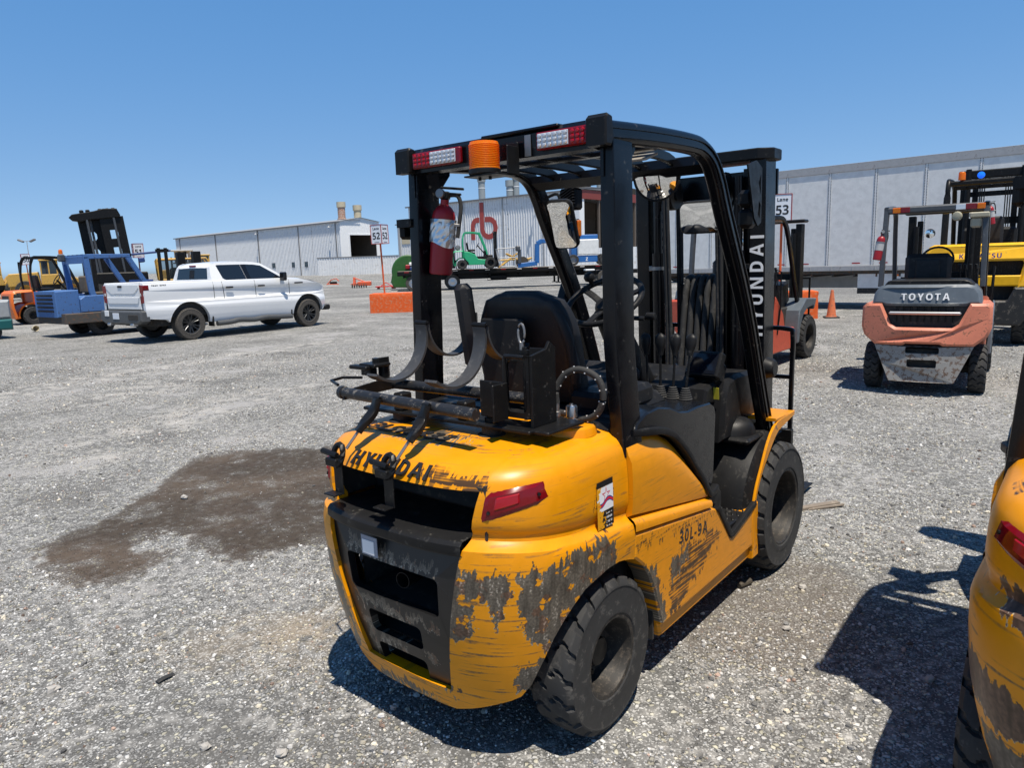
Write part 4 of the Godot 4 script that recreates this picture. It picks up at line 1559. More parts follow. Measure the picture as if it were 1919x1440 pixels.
func forklift_body(o: Node3D) -> void:
	# upper side covers
	var topc := [[0.159, 1.050], [0.25, 1.052], [0.33, 1.045], [0.42, 1.022], [0.50, 0.985], [0.57, 0.935], [0.64, 0.875], [0.71, 0.805], [0.77, 0.74], [0.805, 0.695], [0.815, 0.672]]
	var b := MB.new()
	var rows := []
	topc.push_front([0.1585, 1.050])
	for i in topc.size():
		var tuck := 0.06 if i == 0 else 0.0
		var u: float = topc[i][0]
		var yt: float = topc[i][1]
		var yb := 0.768 - (u - 0.165) * 0.172
		var h := maxf(yt - yb, 0.012)
		var row := PackedVector3Array()
		row.append(P(u, 0.545, yb - 0.012))
		row.append(P(u, 0.566, yb))
		row.append(P(u, 0.570, yb + h * 0.2))
		row.append(P(u, 0.570, yb + h * 0.5))
		row.append(P(u, 0.566, yb + h * 0.70))
		row.append(P(u, 0.552, yb + h * 0.80))
		row.append(P(u, 0.542, yb + h * 0.90))
		row.append(P(u, 0.528, yb + h * 0.97))
		row.append(P(u, 0.505, yb + h))
		row.append(P(u, 0.44, yb + h - 0.004))
		if tuck > 0:
			for k in row.size(): row[k].x -= tuck
		row.reverse()
		rows.append(row)
	b.grid(rows)
	# planar mapping for the worn paint
	for i in b.v.size():
		b.t[i] = Vector2((-b.v[i].z - 0.1) / 1.4, 1.0 - (b.v[i].y - 0.15) / 0.95)
	var mside := StandardMaterial3D.new()
	var lp := func(a: Array) -> PackedVector2Array:
		var q := PackedVector2Array()
		for p in a: q.append(Vector2(p[0], p[1]))
		return q
	mside.albedo_texture = worn_paint(1120, 760, 0.1, 0.15, 800.0, Color(0.72, 0.275, 0.003), [
		[lp.call([[0.44, 0.47], [0.55, 0.50], [0.66, 0.50], [0.80, 0.46], [0.78, 0.36], [0.66, 0.33], [0.52, 0.25], [0.44, 0.27]]), 1],
		[lp.call([[0.45, 0.49], [0.53, 0.50], [0.60, 0.51], [0.62, 0.47], [0.54, 0.42], [0.47, 0.38]]), 0],
		[lp.call([[0.17, 0.66], [0.60, 0.60], [0.86, 0.575], [0.86, 0.565], [0.60, 0.585], [0.17, 0.64]]), 1],
		[lp.call([[0.20, 0.55], [0.32, 0.52], [0.38, 0.36], [0.42, 0.24], [0.36, 0.26], [0.30, 0.44]]), 0],
		[lp.call([[0.76, 0.50], [0.92, 0.48], [0.95, 0.42], [0.80, 0.40]]), 1],
	], 0.55, 0.15, 360)
	mside.roughness = 0.36
	mside.clearcoat_enabled = true
	mside.clearcoat = 0.15
	mside.metallic_specular = 0.35
	mside.clearcoat_roughness = 0.25
	part("side_cover", b, mside, o, 40)
	part("side_cover", mir(b), M.yellow_plain, o, 40)
	# band below the covers with its ledge
	b = MB.new()
	rows = []
	for i in 9:
		var u := lerpf(0.160, 0.842, i / 8.0)
		var yt := 0.748 - (u - 0.165) * 0.160
		var yb := 0.702 - (u - 0.165) * 0.150
		var row := PackedVector3Array([P(u, 0.535, yt + 0.012), P(u, 0.560, yt + 0.006), P(u, 0.574, yt - 0.004), P(u, 0.581, yt - 0.018), P(u, 0.581, yb + 0.004), P(u, 0.574, yb), P(u, 0.55, yb)])
		rows.append(row)
	b.grid(rows)
	part("side_band", b, M.yellow_plain, o, 40)
	part("side_band", mir(b), M.yellow_plain, o, 40)
	# frame side plate with the notch of the step
	b = MB.new()
	side_prism(b, poly_u([[0.160, 0.696], [0.86, 0.592], [0.915, 0.568], [1.055, 0.395], [1.075, 0.385], [1.10, 0.392], [1.375, 0.462], [1.41, 0.25], [0.375, 0.245], [0.345, 0.33], [0.315, 0.41], [0.275, 0.49], [0.225, 0.555], [0.160, 0.605]]), 0.49, 0.578, 0.008)
	side_prism(b, poly_u([[0.375, 0.245], [1.41, 0.25], [1.39, 0.18], [0.40, 0.178]]), 0.47, 0.560, 0.010)
	for i in b.v.size():
		b.t[i] = Vector2((-b.v[i].z - 0.1) / 1.4, 1.0 - (b.v[i].y - 0.15) / 0.95)
	part("frame_plate", b, mside, o, 30)
	part("frame_plate", mir(b), M.yellow_plain, o, 30)
	letters_on(o, "model_plate", "30L-9A", 0.052, 0.0015, M.worn_black, func(x: float) -> Transform3D:
		return Transform3D(Basis(Vector3(0, -0.13, -1).normalized(), Vector3(0, 1, -0.13).normalized(), Vector3.RIGHT), P(0.66 + x, 0.5785, 0.545 - x * 0.13)), 0.014)
	# body core between the plates
	b = MB.new()
	b.box(P(0.62, 0, 0.50), Vector3(0.86, 0.56, 0.90), 0.02)
	b.box(P(0.0, 0, 0.40), Vector3(0.60, 0.22, 0.40), 0.02)
	b.box(P(1.40, 0, 0.42), Vector3(0.60, 0.40, 0.70), 0.02)
	b.cyl(P(0, -0.48, 0.285), P(0, 0.48, 0.285), 0.06)
	b.cyl(P(1.735, -0.45, 0.345), P(1.735, 0.45, 0.345), 0.09)
	part("chassis", b, M.dark, o)
	# wheel housings: dark liners
	b = MB.new()
	for sg: float in [-1.0, 1.0]:
		b.box(P(0.0, 0.36 * sg, 0.62), Vector3(0.02, 0.3, 0.66))
		b.box(P(0.36, 0.46 * sg, 0.38), Vector3(0.17, 0.40, 0.012))
	part("wheel_housing", b, M.dark, o, 0)
	# black deck in front of the hood
	b = MB.new()
	b.box(P(0.26, 0, 1.055), Vector3(0.98, 0.09, 0.22), 0.02)
	b.box(P(0.55, 0, 0.96), Vector3(0.72, 0.30, 0.62), 0.04)
	part("engine_cover", b, M.plastic, o)
	# console beside the seat
	b = MB.new()
	side_prism(b, poly_u([[0.215, 1.062], [0.235, 1.095], [0.30, 1.122], [0.40, 1.128], [0.50, 1.108], [0.58, 1.078], [0.66, 1.065], [0.76, 1.068], [0.88, 1.062], [0.925, 1.040], [0.94, 1.0], [0.925, 0.72], [0.90, 0.665], [0.85, 0.660], [0.81, 0.705], [0.74, 0.79], [0.66, 0.875], [0.57, 0.955], [0.48, 1.010], [0.40, 1.040], [0.30, 1.055]]), 0.26, 0.548, 0.006)
	part("side_console", b, M.plastic_gloss, o, 40)
	part("side_console", mir(b), M.plastic_gloss, o, 40)
	b = MB.new()
	b.box(P(0.47, 0.30, 1.135), Vector3(0.20, 0.09, 0.36), 0.02)
	part("armrest_box", b, M.plastic, o)
	# rubber trim between console and cover
	b = MB.new()
	var tp := smooth_path([P(0.215, 0.530, 1.062), P(0.32, 0.553, 1.050), P(0.42, 0.553, 1.032), P(0.52, 0.553, 0.988), P(0.62, 0.555, 0.908), P(0.70, 0.556, 0.826), P(0.77, 0.560, 0.748), P(0.81, 0.565, 0.690), P(0.85, 0.565, 0.660), P(0.92, 0.560, 0.672)], 4)
	b.sweep(tp, MB.rrect(0.030, 0.034, 0.008, 2), Vector3.RIGHT)
	part("trim", b, M.plastic, o, 40)
	part("trim", mir(b), M.plastic, o, 40)
	b = MB.new()
	side_prism(b, poly_u([[0.84, 0.655], [0.94, 0.672], [0.985, 0.64], [0.99, 0.48], [0.955, 0.52], [0.915, 0.575], [0.86, 0.60]]), 0.30, 0.565, 0.014)
	part("step_cheek", b, M.plastic, o)
	# step well and floor
	b = MB.new()
	b.box(P(1.235, 0.44, 0.415), Vector3(0.24, 0.05, 0.36), 0.008)
	var stp := part("step", b, M.plastic, o)
	for i in 5:
		for j in 7:
			b = MB.new()
			b.x = Transform3D(Basis(Vector3.UP, 0.5), P(1.10 + i * 0.066, 0.375 + j * 0.028, 0.4415))
			b.box(Vector3.ZERO, Vector3(0.010, 0.008, 0.045), 0.003)
			part("tread_bar", b, M.plastic, stp)
	b = MB.new()
	b.sweep(PackedVector3Array([P(0.90, 0.572, 0.585), P(0.925, 0.574, 0.565), P(1.06, 0.574, 0.405), P(1.085, 0.574, 0.398), P(1.37, 0.574, 0.470)]), MB.rrect(0.03, 0.024, 0.006, 2), Vector3.RIGHT)
	part("step_edge", b, M.plastic, o, 40)
	b = MB.new()
	b.box(P(1.14, 0.305, 0.60), Vector3(0.03, 0.36, 0.52), 0.01)
	b.box(P(1.33, 0.0, 0.745), Vector3(0.64, 0.05, 0.90), 0.012)
	b.box(P(1.06, -0.40, 0.58), Vector3(0.28, 0.34, 0.30), 0.02)
	part("floor", b, M.plastic, o)
	# mudguards: moulded black housing over the front wheels with a yellow flange
	var hs := MB.new()
	rows = []
	var pc := P(1.735, 0, 0.345)
	for i in 15:
		var a := deg_to_rad(lerpf(196, 88, i / 14.0))
		var r := 0.415
		var cu := 1.735 + cos(a) * r
		var cy := 0.345 + sin(a) * r
		var bulge := sin(PI * i / 14.0)
		rows.append(PackedVector3Array([P(cu - 0.02, 0.30, cy + 0.06 - bulge * 0.02), P(cu - 0.04, 0.34, cy + 0.045), P(cu - 0.045, 0.46, cy + 0.03), P(cu - 0.03, 0.535, cy + 0.02), P(cu + 0.005, 0.560, cy), P(cu + 0.03, 0.566, cy - 0.008)]))
	var rr2 := []
	for r: PackedVector3Array in rows:
		r.reverse(); rr2.append(r)
	hs.grid(rr2)
	hs.box(P(1.60, 0.41, 0.765), Vector3(0.24, 0.03, 0.42), 0.012)
	part("mudguard", hs, M.plastic, o, 40)
	part("mudguard", mir(hs), M.plastic, o, 40)
	b = MB.new()
	var fl := PackedVector2Array()
	for i in 19:
		var a := deg_to_rad(lerpf(204, 92, i / 18.0))
		fl.append(Vector2(1.735 + cos(a) * 0.378, 0.345 + sin(a) * (0.378 + 0.06 * smoothstep(130, 92, lerpf(204, 92, i / 18.0)))))
	fl.append(Vector2(1.93, 0.815)); fl.append(Vector2(1.935, 0.840))
	for i in 19:
		var a := deg_to_rad(lerpf(92, 204, i / 18.0))
		var ex := 0.405 + 0.085 * smoothstep(140, 96, rad_to_deg(a))
		fl.append(Vector2(1.735 + cos(a) * ex, 0.345 + sin(a) * ex))
	side_prism(b, fl, 0.566, 0.580, 0.003)
	# flat yellow top of the mudguard
	side_prism(b, poly_u([[1.64, 0.832], [1.935, 0.826], [1.935, 0.838], [1.64, 0.848]]), 0.30, 0.578, 0.003)
	side_prism(b, poly_u([[1.345, 0.18], [1.42, 0.18], [1.40, 0.47], [1.345, 0.46]]), 0.52, 0.582, 0.006)
	part("wheel_flange", b, M.yellow_plain, o, 30)
	part("wheel_flange", mir(b), M.yellow_plain, o, 30)
	b = MB.new()
	var dome := []
	for i in 9:
		var a := PI * i / 8
		var row := PackedVector3Array()
		for j in 11:
			var c := PI * j / 10
			row.append(P(1.52 + cos(a) * 0.13 * sin(c) * 1.0, 0.37 - cos(c) * 0.14, 0.765 + sin(a) * 0.11 * sqrt(maxf(sin(c), 0.0))))
		row.reverse()
		dome.append(row)
	b.grid(dome)
	part("valve_cover", b, M.plastic, o, 50)

func overhead_guard(o: Node3D) -> void:
	var g := Node3D.new()
	g.name = "overhead_guard"
	o.add_child(g)
	for sg: float in [-1.0, 1.0]:
		var b := MB.new()
		# rear post: folded section with a gusset at the head
		var prof := MB.rrect(0.056, 0.135, 0.008, 2)
		b.sweep(PackedVector3Array([P(0.215, 0.517 * sg, 0.985), P(0.205, 0.49 * sg, 1.40), P(0.215, 0.478 * sg, 2.10)]), prof, Vector3.FORWARD)
		side_prism(b, poly_u([[0.14, 2.10], [0.14, 1.98], [0.28, 1.98], [0.30, 2.02], [0.36, 2.085], [0.36, 2.10]]), 0.466 * sg - 0.006, 0.466 * sg + 0.006)
		part("rear_post", b, M.black, g, 40)
		# roof rail running on into the front post
		b = MB.new()
		var pth := smooth_path([P(0.10, 0.475 * sg, 2.122), P(0.45, 0.478 * sg, 2.142), P(0.78, 0.480 * sg, 2.150), P(0.90, 0.480 * sg, 2.138), P(0.99, 0.482 * sg, 2.095), P(1.06, 0.484 * sg, 2.015), P(1.13, 0.485 * sg, 1.895), P(1.40, 0.49 * sg, 1.46), P(1.60, 0.495 * sg, 1.02), P(1.745, 0.50 * sg, 0.69)], 4)
		var sc := PackedVector2Array()
		for i in pth.size():
			var t := smoothstep(12.0, 24.0, float(i))
			sc.append(Vector2(1.0, lerpf(1.0, 1.35, t)))
		var pr := PackedVector2Array()
		for q in MB.rrect(0.062, 0.078, 0.020, 4): pr.append(q)
		b.sweep(pth, pr, Vector3.UP, false, sc)
		# seams pressed along the rail
		for k: float in [-0.018, 0.012]:
			var q := PackedVector3Array()
			for i in pth.size():
				var f := b.frame_at(pth[mini(i + 1, pth.size() - 1)] - pth[maxi(i - 1, 0)])
				q.append(pth[i] + f.y * k * sc[i].y + Vector3(0.0345 * sg, 0, 0))
			b.tube(q, 0.0035, 5)
		part("side_rail", b, M.black, g, 40)
		b = MB.new()
		side_prism(b, poly_u([[0.085, 2.075], [0.125, 2.075], [0.14, 2.10], [0.13, 2.172], [0.10, 2.178], [0.085, 2.165]]), 0.475 * sg - 0.042, 0.475 * sg + 0.042, 0.006)
		part("rail_cap", b, M.black_metal, g)
	# rear beam
	var b := MB.new()
	side_prism(b, poly_u([[0.125, 2.075], [0.165, 2.07], [0.19, 2.10], [0.19, 2.165], [0.135, 2.172], [0.12, 2.155]]), -0.445, 0.445, 0.004)
	b.box(P(0.15, 0.12, 2.170), Vector3(0.36, 0.012, 0.07), 0.004)
	part("rear_beam", b, M.black, g)
	b = MB.new()
	b.box(P(0.118, 0.165, 2.115), Vector3(0.028, 0.075, 0.002))
	part("label_plate", b, M.steel_dull, g, 0)
	# roof bars
	for i in 5:
		var w := -0.32 + 0.16 * i
		b = MB.new()
		b.sweep(smooth_path([P(0.17, w * 0.8, 2.10), P(0.30, w, 2.125), P(0.85, w, 2.130), P(1.0, w, 2.095)], 4), MB.rrect(0.022, 0.045, 0.005, 1), Vector3.UP)
		part("roof_bar", b, M.black, g, 40)
	b = MB.new()
	side_prism(b, poly_u([[0.95, 2.085], [1.0, 2.05], [1.03, 2.06], [1.0, 2.105], [0.96, 2.12]]), -0.46, 0.46, 0.004)
	part("front_beam", b, M.black, g)
	b = MB.new()
	b.box(P(0.55, 0, 2.118), Vector3(0.90, 0.02, 0.05), 0.004)
	part("cross_bar", b, M.black, g)
	b = MB.new()
	b.x = Transform3D(Basis(Vector3.RIGHT, 0.3), P(0.55, 0.36, 2.085))
	b.box(Vector3.ZERO, Vector3(0.16, 0.010, 0.10), 0.002)
	part("document_pouch", b, mat(0.30, 0.27, 0.23, 0.6), g)
	# mirrors
	half_mirror(g, P(1.02, 0.215, 2.02))
	rect_mirror(g, P(1.13, 0.385, 1.872), 0.215, 0.150, 6.0)
	rect_mirror(g, P(1.13, -0.395, 1.880), 0.150, 0.270, 10.0, 0.42)
	b = MB.new()
	b.tube(smooth_path([P(1.10, -0.48, 2.02), P(1.13, -0.42, 2.04), P(1.13, -0.40, 1.97)], 4), 0.008, 8)
	part("mirror_arm", b, M.black_metal, g)
	b = MB.new()
	b.tube(PackedVector3Array([P(1.17, 0.47, 1.86), P(1.15, 0.40, 1.87)]), 0.009, 8)
	part("mirror_arm", b, M.black_metal, g)
	b = MB.new()
	b.tube(PackedVector3Array([P(1.03, 0.22, 1.95), P(1.03, 0.22, 2.06)]), 0.009, 8)
	part("mirror_arm", b, M.black_metal, g)
	# box on the left front post
	b = MB.new()
	b.x = Transform3D(Basis.from_euler(Vector3(-0.48, 0, 0)), P(1.33, -0.555, 1.43))
	b.box(Vector3.ZERO, Vector3(0.075, 0.32, 0.05), 0.016)
	b.box(Vector3(0.02, -0.11, 0.02), Vector3(0.05, 0.04, 0.05), 0.01)
	part("grab_handle", b, M.plastic, g, 40)
	# work lamp and indicator at the left front corner
	b = MB.new()
	b.box(P(1.27, -0.43, 2.02), Vector3(0.115, 0.115, 0.07), 0.012)
	for k in 7:
		b.x = Transform3D(Basis(Vector3.BACK, 0.45), P(1.225, -0.425, 1.975 + k * 0.015))
		b.box(Vector3.ZERO, Vector3(0.10, 0.006, 0.03), 0.001)
	b.x = Transform3D()
	b.box(P(1.28, -0.42, 2.088), Vector3(0.15, 0.008, 0.12), 0.002)
	part("work_lamp", b, M.plastic, g)
	b = MB.new()
	b.box(P(1.26, -0.40, 1.86), Vector3(0.05, 0.11, 0.04), 0.008)
	var ind := part("indicator", b, M.plastic, g)
	b = MB.new()
	b.box(P(1.258, -0.372, 1.865), Vector3(0.012, 0.085, 0.034), 0.004)
	part("lens", b, M.amber, ind)
	# small bracket on the left rear post
	b = MB.new()
	side_prism(b, poly_u([[0.13, 1.86], [0.25, 1.86], [0.25, 1.89], [0.13, 1.895]]), -0.58, -0.49, 0.006)
	b.box(P(0.19, -0.565, 1.845), Vector3(0.03, 0.07, 0.10), 0.012)
	part("post_bracket", b, M.black_metal, g)

func rect_mirror(g: Node3D, at: Vector3, w: float, h: float, turn: float, nod := 0.15) -> void:
	var n := Node3D.new()
	n.name = "mirror"
	g.add_child(n, true)
	n.position = at
	n.rotation = Vector3(nod, deg_to_rad(turn), 0)
	var b := MB.new()
	b.prism(MB.rrect(w, h, 0.035, 5), -0.03, 0.004, 0.008)
	part("shell", b, M.plastic, n, 40)
	b = MB.new()
	var rows := []
	var ring := MB.rrect(w - 0.018, h - 0.018, 0.030, 5)
	for k in 6:
		var row := PackedVector3Array()
		for q in ring:
			var p := q * (1.0 - k / 5.0 * 0.98)
			row.append(Vector3(p.x, p.y, 0.0085 - p.length_squared() * 0.35 + 0.003))
		rows.append(row)
	b.grid(rows, true)
	part("glass", b, M.mirror, n, 60)

func half_mirror(g: Node3D, at: Vector3) -> void:
	var n := Node3D.new()
	n.name = "dome_mirror"
	g.add_child(n, true)
	n.position = at
	n.rotation = Vector3(0.10, 0.25, 0)
	var b := MB.new()
	var rows := []
	var R := 0.105
	for i in 9:
		var row := PackedVector3Array()
		var t := i / 8.0
		for j in 17:
			var a := PI + PI * j / 16
			row.append(Vector3(cos(a) * R * t, sin(a) * R * t * 1.05 + 0.045, 0.04 * (1.0 - t * t)))
		row.reverse()
		rows.append(row)
	b.grid(rows)
	part("glass", b, M.mirror, n, 60)
	b = MB.new()
	var rim := PackedVector3Array()
	for j in 25:
		var a := PI + PI * j / 24
		rim.append(Vector3(cos(a) * R, sin(a) * R * 1.05 + 0.045, 0))
	for k in 7: rim.append(Vector3(R - 2 * R * (k + 1) / 8.0, 0.045, 0))
	b.tube(rim, 0.006, 6, true)
	var back := PackedVector3Array()
	for p in rim: back.append(p + Vector3(0, 0, -0.004))
	b.fan(back, true)
	part("shell", b, M.plastic, n, 50)

func rear_lamps(o: Node3D) -> void:
	for q in [[-0.425, -0.155, true], [0.215, 0.470, false]]:
		var v0: float = q[0]
		var v1: float = q[1]
		var n := Node3D.new()
		n.name = "rear_lamp"
		o.add_child(n, true)
		var b := MB.new()
		b.box(P(0.108, (v0 + v1) / 2, 2.120), Vector3(v1 - v0, 0.062, 0.02), 0.005)
		part("housing", b, M.red_lens, n)
		var a0 := lerpf(v0, v1, 0.40) if q[2] else v0 + 0.010
		var a1 := v1 - 0.022 if q[2] else lerpf(v0, v1, 0.56)
		b = MB.new()
		b.box(P(0.096, (a0 + a1) / 2, 2.120), Vector3(a1 - a0, 0.050, 0.006), 0.002)
		for i in 6:
			for j in 3:
				var c := P(0.092, lerpf(a0, a1, (i + 0.5) / 6), 2.104 + j * 0.016)
				b.lathe([Vector2(0.009, 0), Vector2(0.007, 0.004), Vector2(0.0, 0.006)], 8, c, Vector3.BACK)
		part("clear_lens", b, M.clear_lens, n, 30)
		var r0 := v0 + 0.006 if q[2] else a1 + 0.004
		var r1 := a0 - 0.004 if q[2] else v1 - 0.022
		b = MB.new()
		for i in 4:
			for j in 3:
				var c := P(0.098, lerpf(r0, r1, (i + 0.5) / 4), 2.104 + j * 0.016)
				b.lathe([Vector2(0.010, 0), Vector2(0.007, 0.004), Vector2(0.0, 0.006)], 8, c, Vector3.BACK)
		part("red_lens", b, M.red_lens2, n, 30)
	# beacon on its bracket
	var bc := Node3D.new()
	bc.name = "beacon"
	o.add_child(bc, true)
	var b := MB.new()
	var prof := [Vector2(0.058, 0.0)]
	for i in 14:
		prof.append(Vector2(0.0575, 0.004 + i * 0.0062))
		prof.append(Vector2(0.0550, 0.0070 + i * 0.0062))
	prof.append(Vector2(0.052, 0.096)); prof.append(Vector2(0.0, 0.098))
	b.lathe(prof, 28, P(0.035, 0.025, 2.040))
	part("lens", b, M.amber, bc, 20)
	b = MB.new()
	b.lathe([Vector2(0.0, 0), Vector2(0.056, 0.0), Vector2(0.060, 0.004), Vector2(0.060, 0.018), Vector2(0.056, 0.021), Vector2(0, 0.021)], 28, P(0.035, 0.025, 2.019))
	part("base", b, M.plastic, bc)
	b = MB.new()
	b.box(P(0.04, 0.045, 2.014), Vector3(0.16, 0.006, 0.11), 0.001)
	b.box(P(0.105, 0.105, 2.075), Vector3(0.05, 0.11, 0.01), 0.002)
	b.box(P(0.075, 0.128, 2.065), Vector3(0.006, 0.10, 0.07), 0.002)
	for w in [0.0, 0.05]:
		b.cyl(P(0.035, w, 2.001), P(0.035, w, 2.014), 0.006, -1, 6)
	part("bracket", b, M.black_metal, bc)

func mast(o: Node3D) -> void:
	var g := Node3D.new()
	g.name = "mast"
	o.add_child(g)
	var lean := 0.035
	var U := func(y: float) -> float: return 2.02 + (1.2 - y) * lean
	for sg: float in [-1.0, 1.0]:
		var b := MB.new()
		# outer channel: web outside with two flanges
		for q in [[0.385, 0.0, 0.020, 0.155], [0.350, 0.070, 0.085, 0.016], [0.350, -0.070, 0.085, 0.016]]:
			b.sweep(PackedVector3Array([P(U.call(0.1) + q[1], q[0] * sg, 0.10), P(U.call(2.20) + q[1], q[0] * sg, 2.20)]), MB.rrect(q[2], q[3], 0.004, 1), Vector3.FORWARD)
		part("outer_rail", b, M.black, g, 40)
		b = MB.new()
		for q in [[0.270, 0.02, 0.022, 0.10], [0.295, 0.075, 0.075, 0.016], [0.295, -0.035, 0.075, 0.016]]:
			b.sweep(PackedVector3Array([P(U.call(0.12) + q[1], q[0] * sg, 0.12), P(U.call(2.16) + q[1], q[0] * sg, 2.16)]), MB.rrect(q[2], q[3], 0.004, 1), Vector3.FORWARD)
		part("inner_rail", b, M.grime if sg < 0 else M.black, g, 40)
		b = MB.new()
		b.cyl(P(U.call(0.2) - 0.085, 0.245 * sg, 0.2), P(U.call(1.72) - 0.085, 0.245 * sg, 1.72), 0.038, -1, 18)
		b.cyl(P(U.call(1.7) - 0.085, 0.245 * sg, 1.70), P(U.call(2.1) - 0.085, 0.245 * sg, 2.12), 0.026, -1, 16)
		part("lift_cylinder", b, M.black, g, 40)
		b = MB.new()
		for y in [1.62]:
			b.lathe([Vector2(0.041, 0), Vector2(0.041, 0.02)], 16, P(U.call(y) - 0.085, 0.245 * sg, y))
			b.box(P(U.call(y) - 0.06, 0.285 * sg, y + 0.01), Vector3(0.05, 0.03, 0.05), 0.003)
		part("clamp", b, M.steel_dull if sg < 0 else M.black_metal, g)
		# chain wheel with the chain or hose over it
		b = MB.new()
		b.cyl(P(U.call(2.05) - 0.06, 0.135 * sg, 2.05), P(U.call(2.05) - 0.06, 0.18 * sg, 2.05), 0.085, -1, 24, 0.006)
		b.cyl(P(U.call(2.05) - 0.06, 0.125 * sg, 2.05), P(U.call(2.05) - 0.06, 0.19 * sg, 2.05), 0.03, -1, 16)
		part("hose_pulley", b, M.black_metal, g)
		b = MB.new()
		for k in 2:
			var w := (0.148 + 0.022 * k) * sg
			var hp := PackedVector3Array([P(U.call(0.5) + 0.03, w, 0.5), P(U.call(2.05) + 0.03, w, 2.05)])
			for i in 8:
				var a := PI * i / 7
				hp.append(P(U.call(2.05) - 0.06 + cos(a) * 0.092, w, 2.05 + sin(a) * 0.092))
			hp.append(P(U.call(0.5) - 0.152, w, 1.3))
			hp.append(P(U.call(0.5) - 0.14, w, 0.5))
			b.tube(hp, 0.011, 8)
		part("hose", b, M.rubber, g, 50)
		b = MB.new()
		for i in 66:
			var y := 0.35 + i * 0.026
			b.box(P(U.call(y) - 0.02, 0.235 * sg, y), Vector3(0.022 if i % 2 == 0 else 0.015, 0.024, 0.014))
		part("lift_chain", b, M.black_metal, g, 0)
	var b := MB.new()
	# head cap, chamfered
	b.x = Transform3D(Basis(Vector3.RIGHT, Vector3.FORWARD, Vector3.UP), P(U.call(2.2), 0, 2.20))
	b.prism(PackedVector2Array([Vector2(-0.43, -0.05), Vector2(-0.36, -0.11), Vector2(0.36, -0.11), Vector2(0.43, -0.05), Vector2(0.43, 0.06), Vector2(0.36, 0.11), Vector2(-0.36, 0.11), Vector2(-0.43, 0.06)]), -0.005, 0.055, 0.006)
	part("mast_head", b, M.black_metal, g)
	b = MB.new()
	b.box(P(U.call(2.1) + 0.10, 0, 2.09), Vector3(0.80, 0.14, 0.02), 0.003)
	b.box(P(U.call(0.95) + 0.085, 0, 0.95), Vector3(0.74, 0.14, 0.02), 0.003)
	b.box(P(U.call(0.3), 0, 0.30), Vector3(0.74, 0.18, 0.05), 0.003)
	part("cross_member", b, M.black, g)
	# hose stack between the rails
	for k in 5:
		b = MB.new()
		var w := -0.085 + 0.045 * k
		b.tube(smooth_path([P(1.86, w, 0.75), P(1.90, w, 1.10), P(1.96, w, 1.48), P(2.02, w, 1.57), P(2.08, w, 1.48), P(2.08, w, 0.9)], 5), 0.019, 8)
		part("hydraulic_hose", b, M.rubber, g, 50)
	b = MB.new()
	b.box(P(2.02, 0.005, 1.12), Vector3(0.30, 0.82, 0.05), 0.01)
	part("hose_plate", b, M.black_metal, g)
	b = MB.new()
	b.cyl(P(U.call(0.3) - 0.03, 0.155, 0.3), P(U.call(1.9) - 0.03, 0.155, 1.95), 0.036, -1, 16)
	part("free_lift_cylinder", b, M.black, g, 40)
	letters_on(g, "lettering", "HYUNDAI", 0.074, 0.004, M.letter_white, func(x: float) -> Transform3D:
		var y := 1.52 + x
		return Transform3D(Basis(Vector3(0, 1, -lean).normalized() * 1.0, Vector3.LEFT, Vector3(0, lean, 1).normalized()), P(U.call(y) - 0.0795, 0.352, y)), 0.030)
	# plate with two cut-outs beside the guard
	b = MB.new()
	side_prism(b, poly_u([[1.60, 2.14], [1.72, 2.17], [1.80, 2.14], [1.80, 1.86], [1.75, 1.84], [1.70, 1.88]]), 0.408, 0.416, 0.001, [PackedVector2Array([Vector2(1.75, 2.06), Vector2(1.785, 2.11), Vector2(1.785, 2.0)]), PackedVector2Array([Vector2(1.75, 1.90), Vector2(1.775, 1.88), Vector2(1.785, 1.95), Vector2(1.76, 1.97)])])
	b.box(P(1.72, 0.37, 1.98), Vector3(0.08, 0.09, 0.10), 0.02)
	b.box(P(1.72, 0.37, 1.88), Vector3(0.08, 0.10, 0.09), 0.02)
	part("lamp_bracket", b, M.black_metal, g)
	# carriage, load backrest and forks
	b = MB.new()
	for y in [0.22, 0.62]:
		b.box(P(2.16, 0, y), Vector3(1.0, 0.11, 0.04), 0.004)
	b.box(P(2.12, 0.25, 0.45), Vector3(0.03, 0.6, 0.10), 0.004)
	b.box(P(2.12, -0.25, 0.45), Vector3(0.03, 0.6, 0.10), 0.004)
	var car := part("carriage", b, M.black_metal, g)
	b = MB.new()
	var fr := smooth_path([P(2.19, -0.475, 0.60), P(2.19, -0.475, 1.0), P(2.19, -0.475, 1.22), P(2.19, -0.44, 1.262), P(2.19, -0.2, 1.265), P(2.19, 0.2, 1.265), P(2.19, 0.44, 1.262), P(2.19, 0.475, 1.22), P(2.19, 0.475, 1.0), P(2.19, 0.475, 0.45)], 5)
	b.sweep(fr, MB.rrect(0.026, 0.026, 0.006, 2), Vector3.FORWARD)
	for w in [-0.28, -0.09, 0.09, 0.28]:
		b.box(P(2.19, w, 0.95), Vector3(0.014, 0.62, 0.014))
	for y in [0.98, 0.74]:
		b.box(P(2.19, 0, y), Vector3(0.95, 0.022, 0.022))
	part("load_backrest", b, M.black, car, 40)
	for w: float in [-0.28, 0.28]:
		b = MB.new()
		side_prism(b, poly_u([[2.185, 0.62], [2.225, 0.62], [2.225, 0.085], [2.26, 0.07], [3.20, 0.045], [3.22, 0.035], [2.20, 0.030], [2.185, 0.05]]), w - 0.05, w + 0.05, 0.003)
		part("fork", b, M.black_metal, car)
	# side lamp and tilt cylinder
	b = MB.new()
	b.cyl(P(1.84, 0.44, 1.08), P(1.84, 0.50, 1.08), 0.06, 0.05, 14, 0.01)
	b.box(P(1.84, 0.42, 1.02), Vector3(0.05, 0.16, 0.06), 0.01)
	part("front_lamp", b, M.plastic, g)
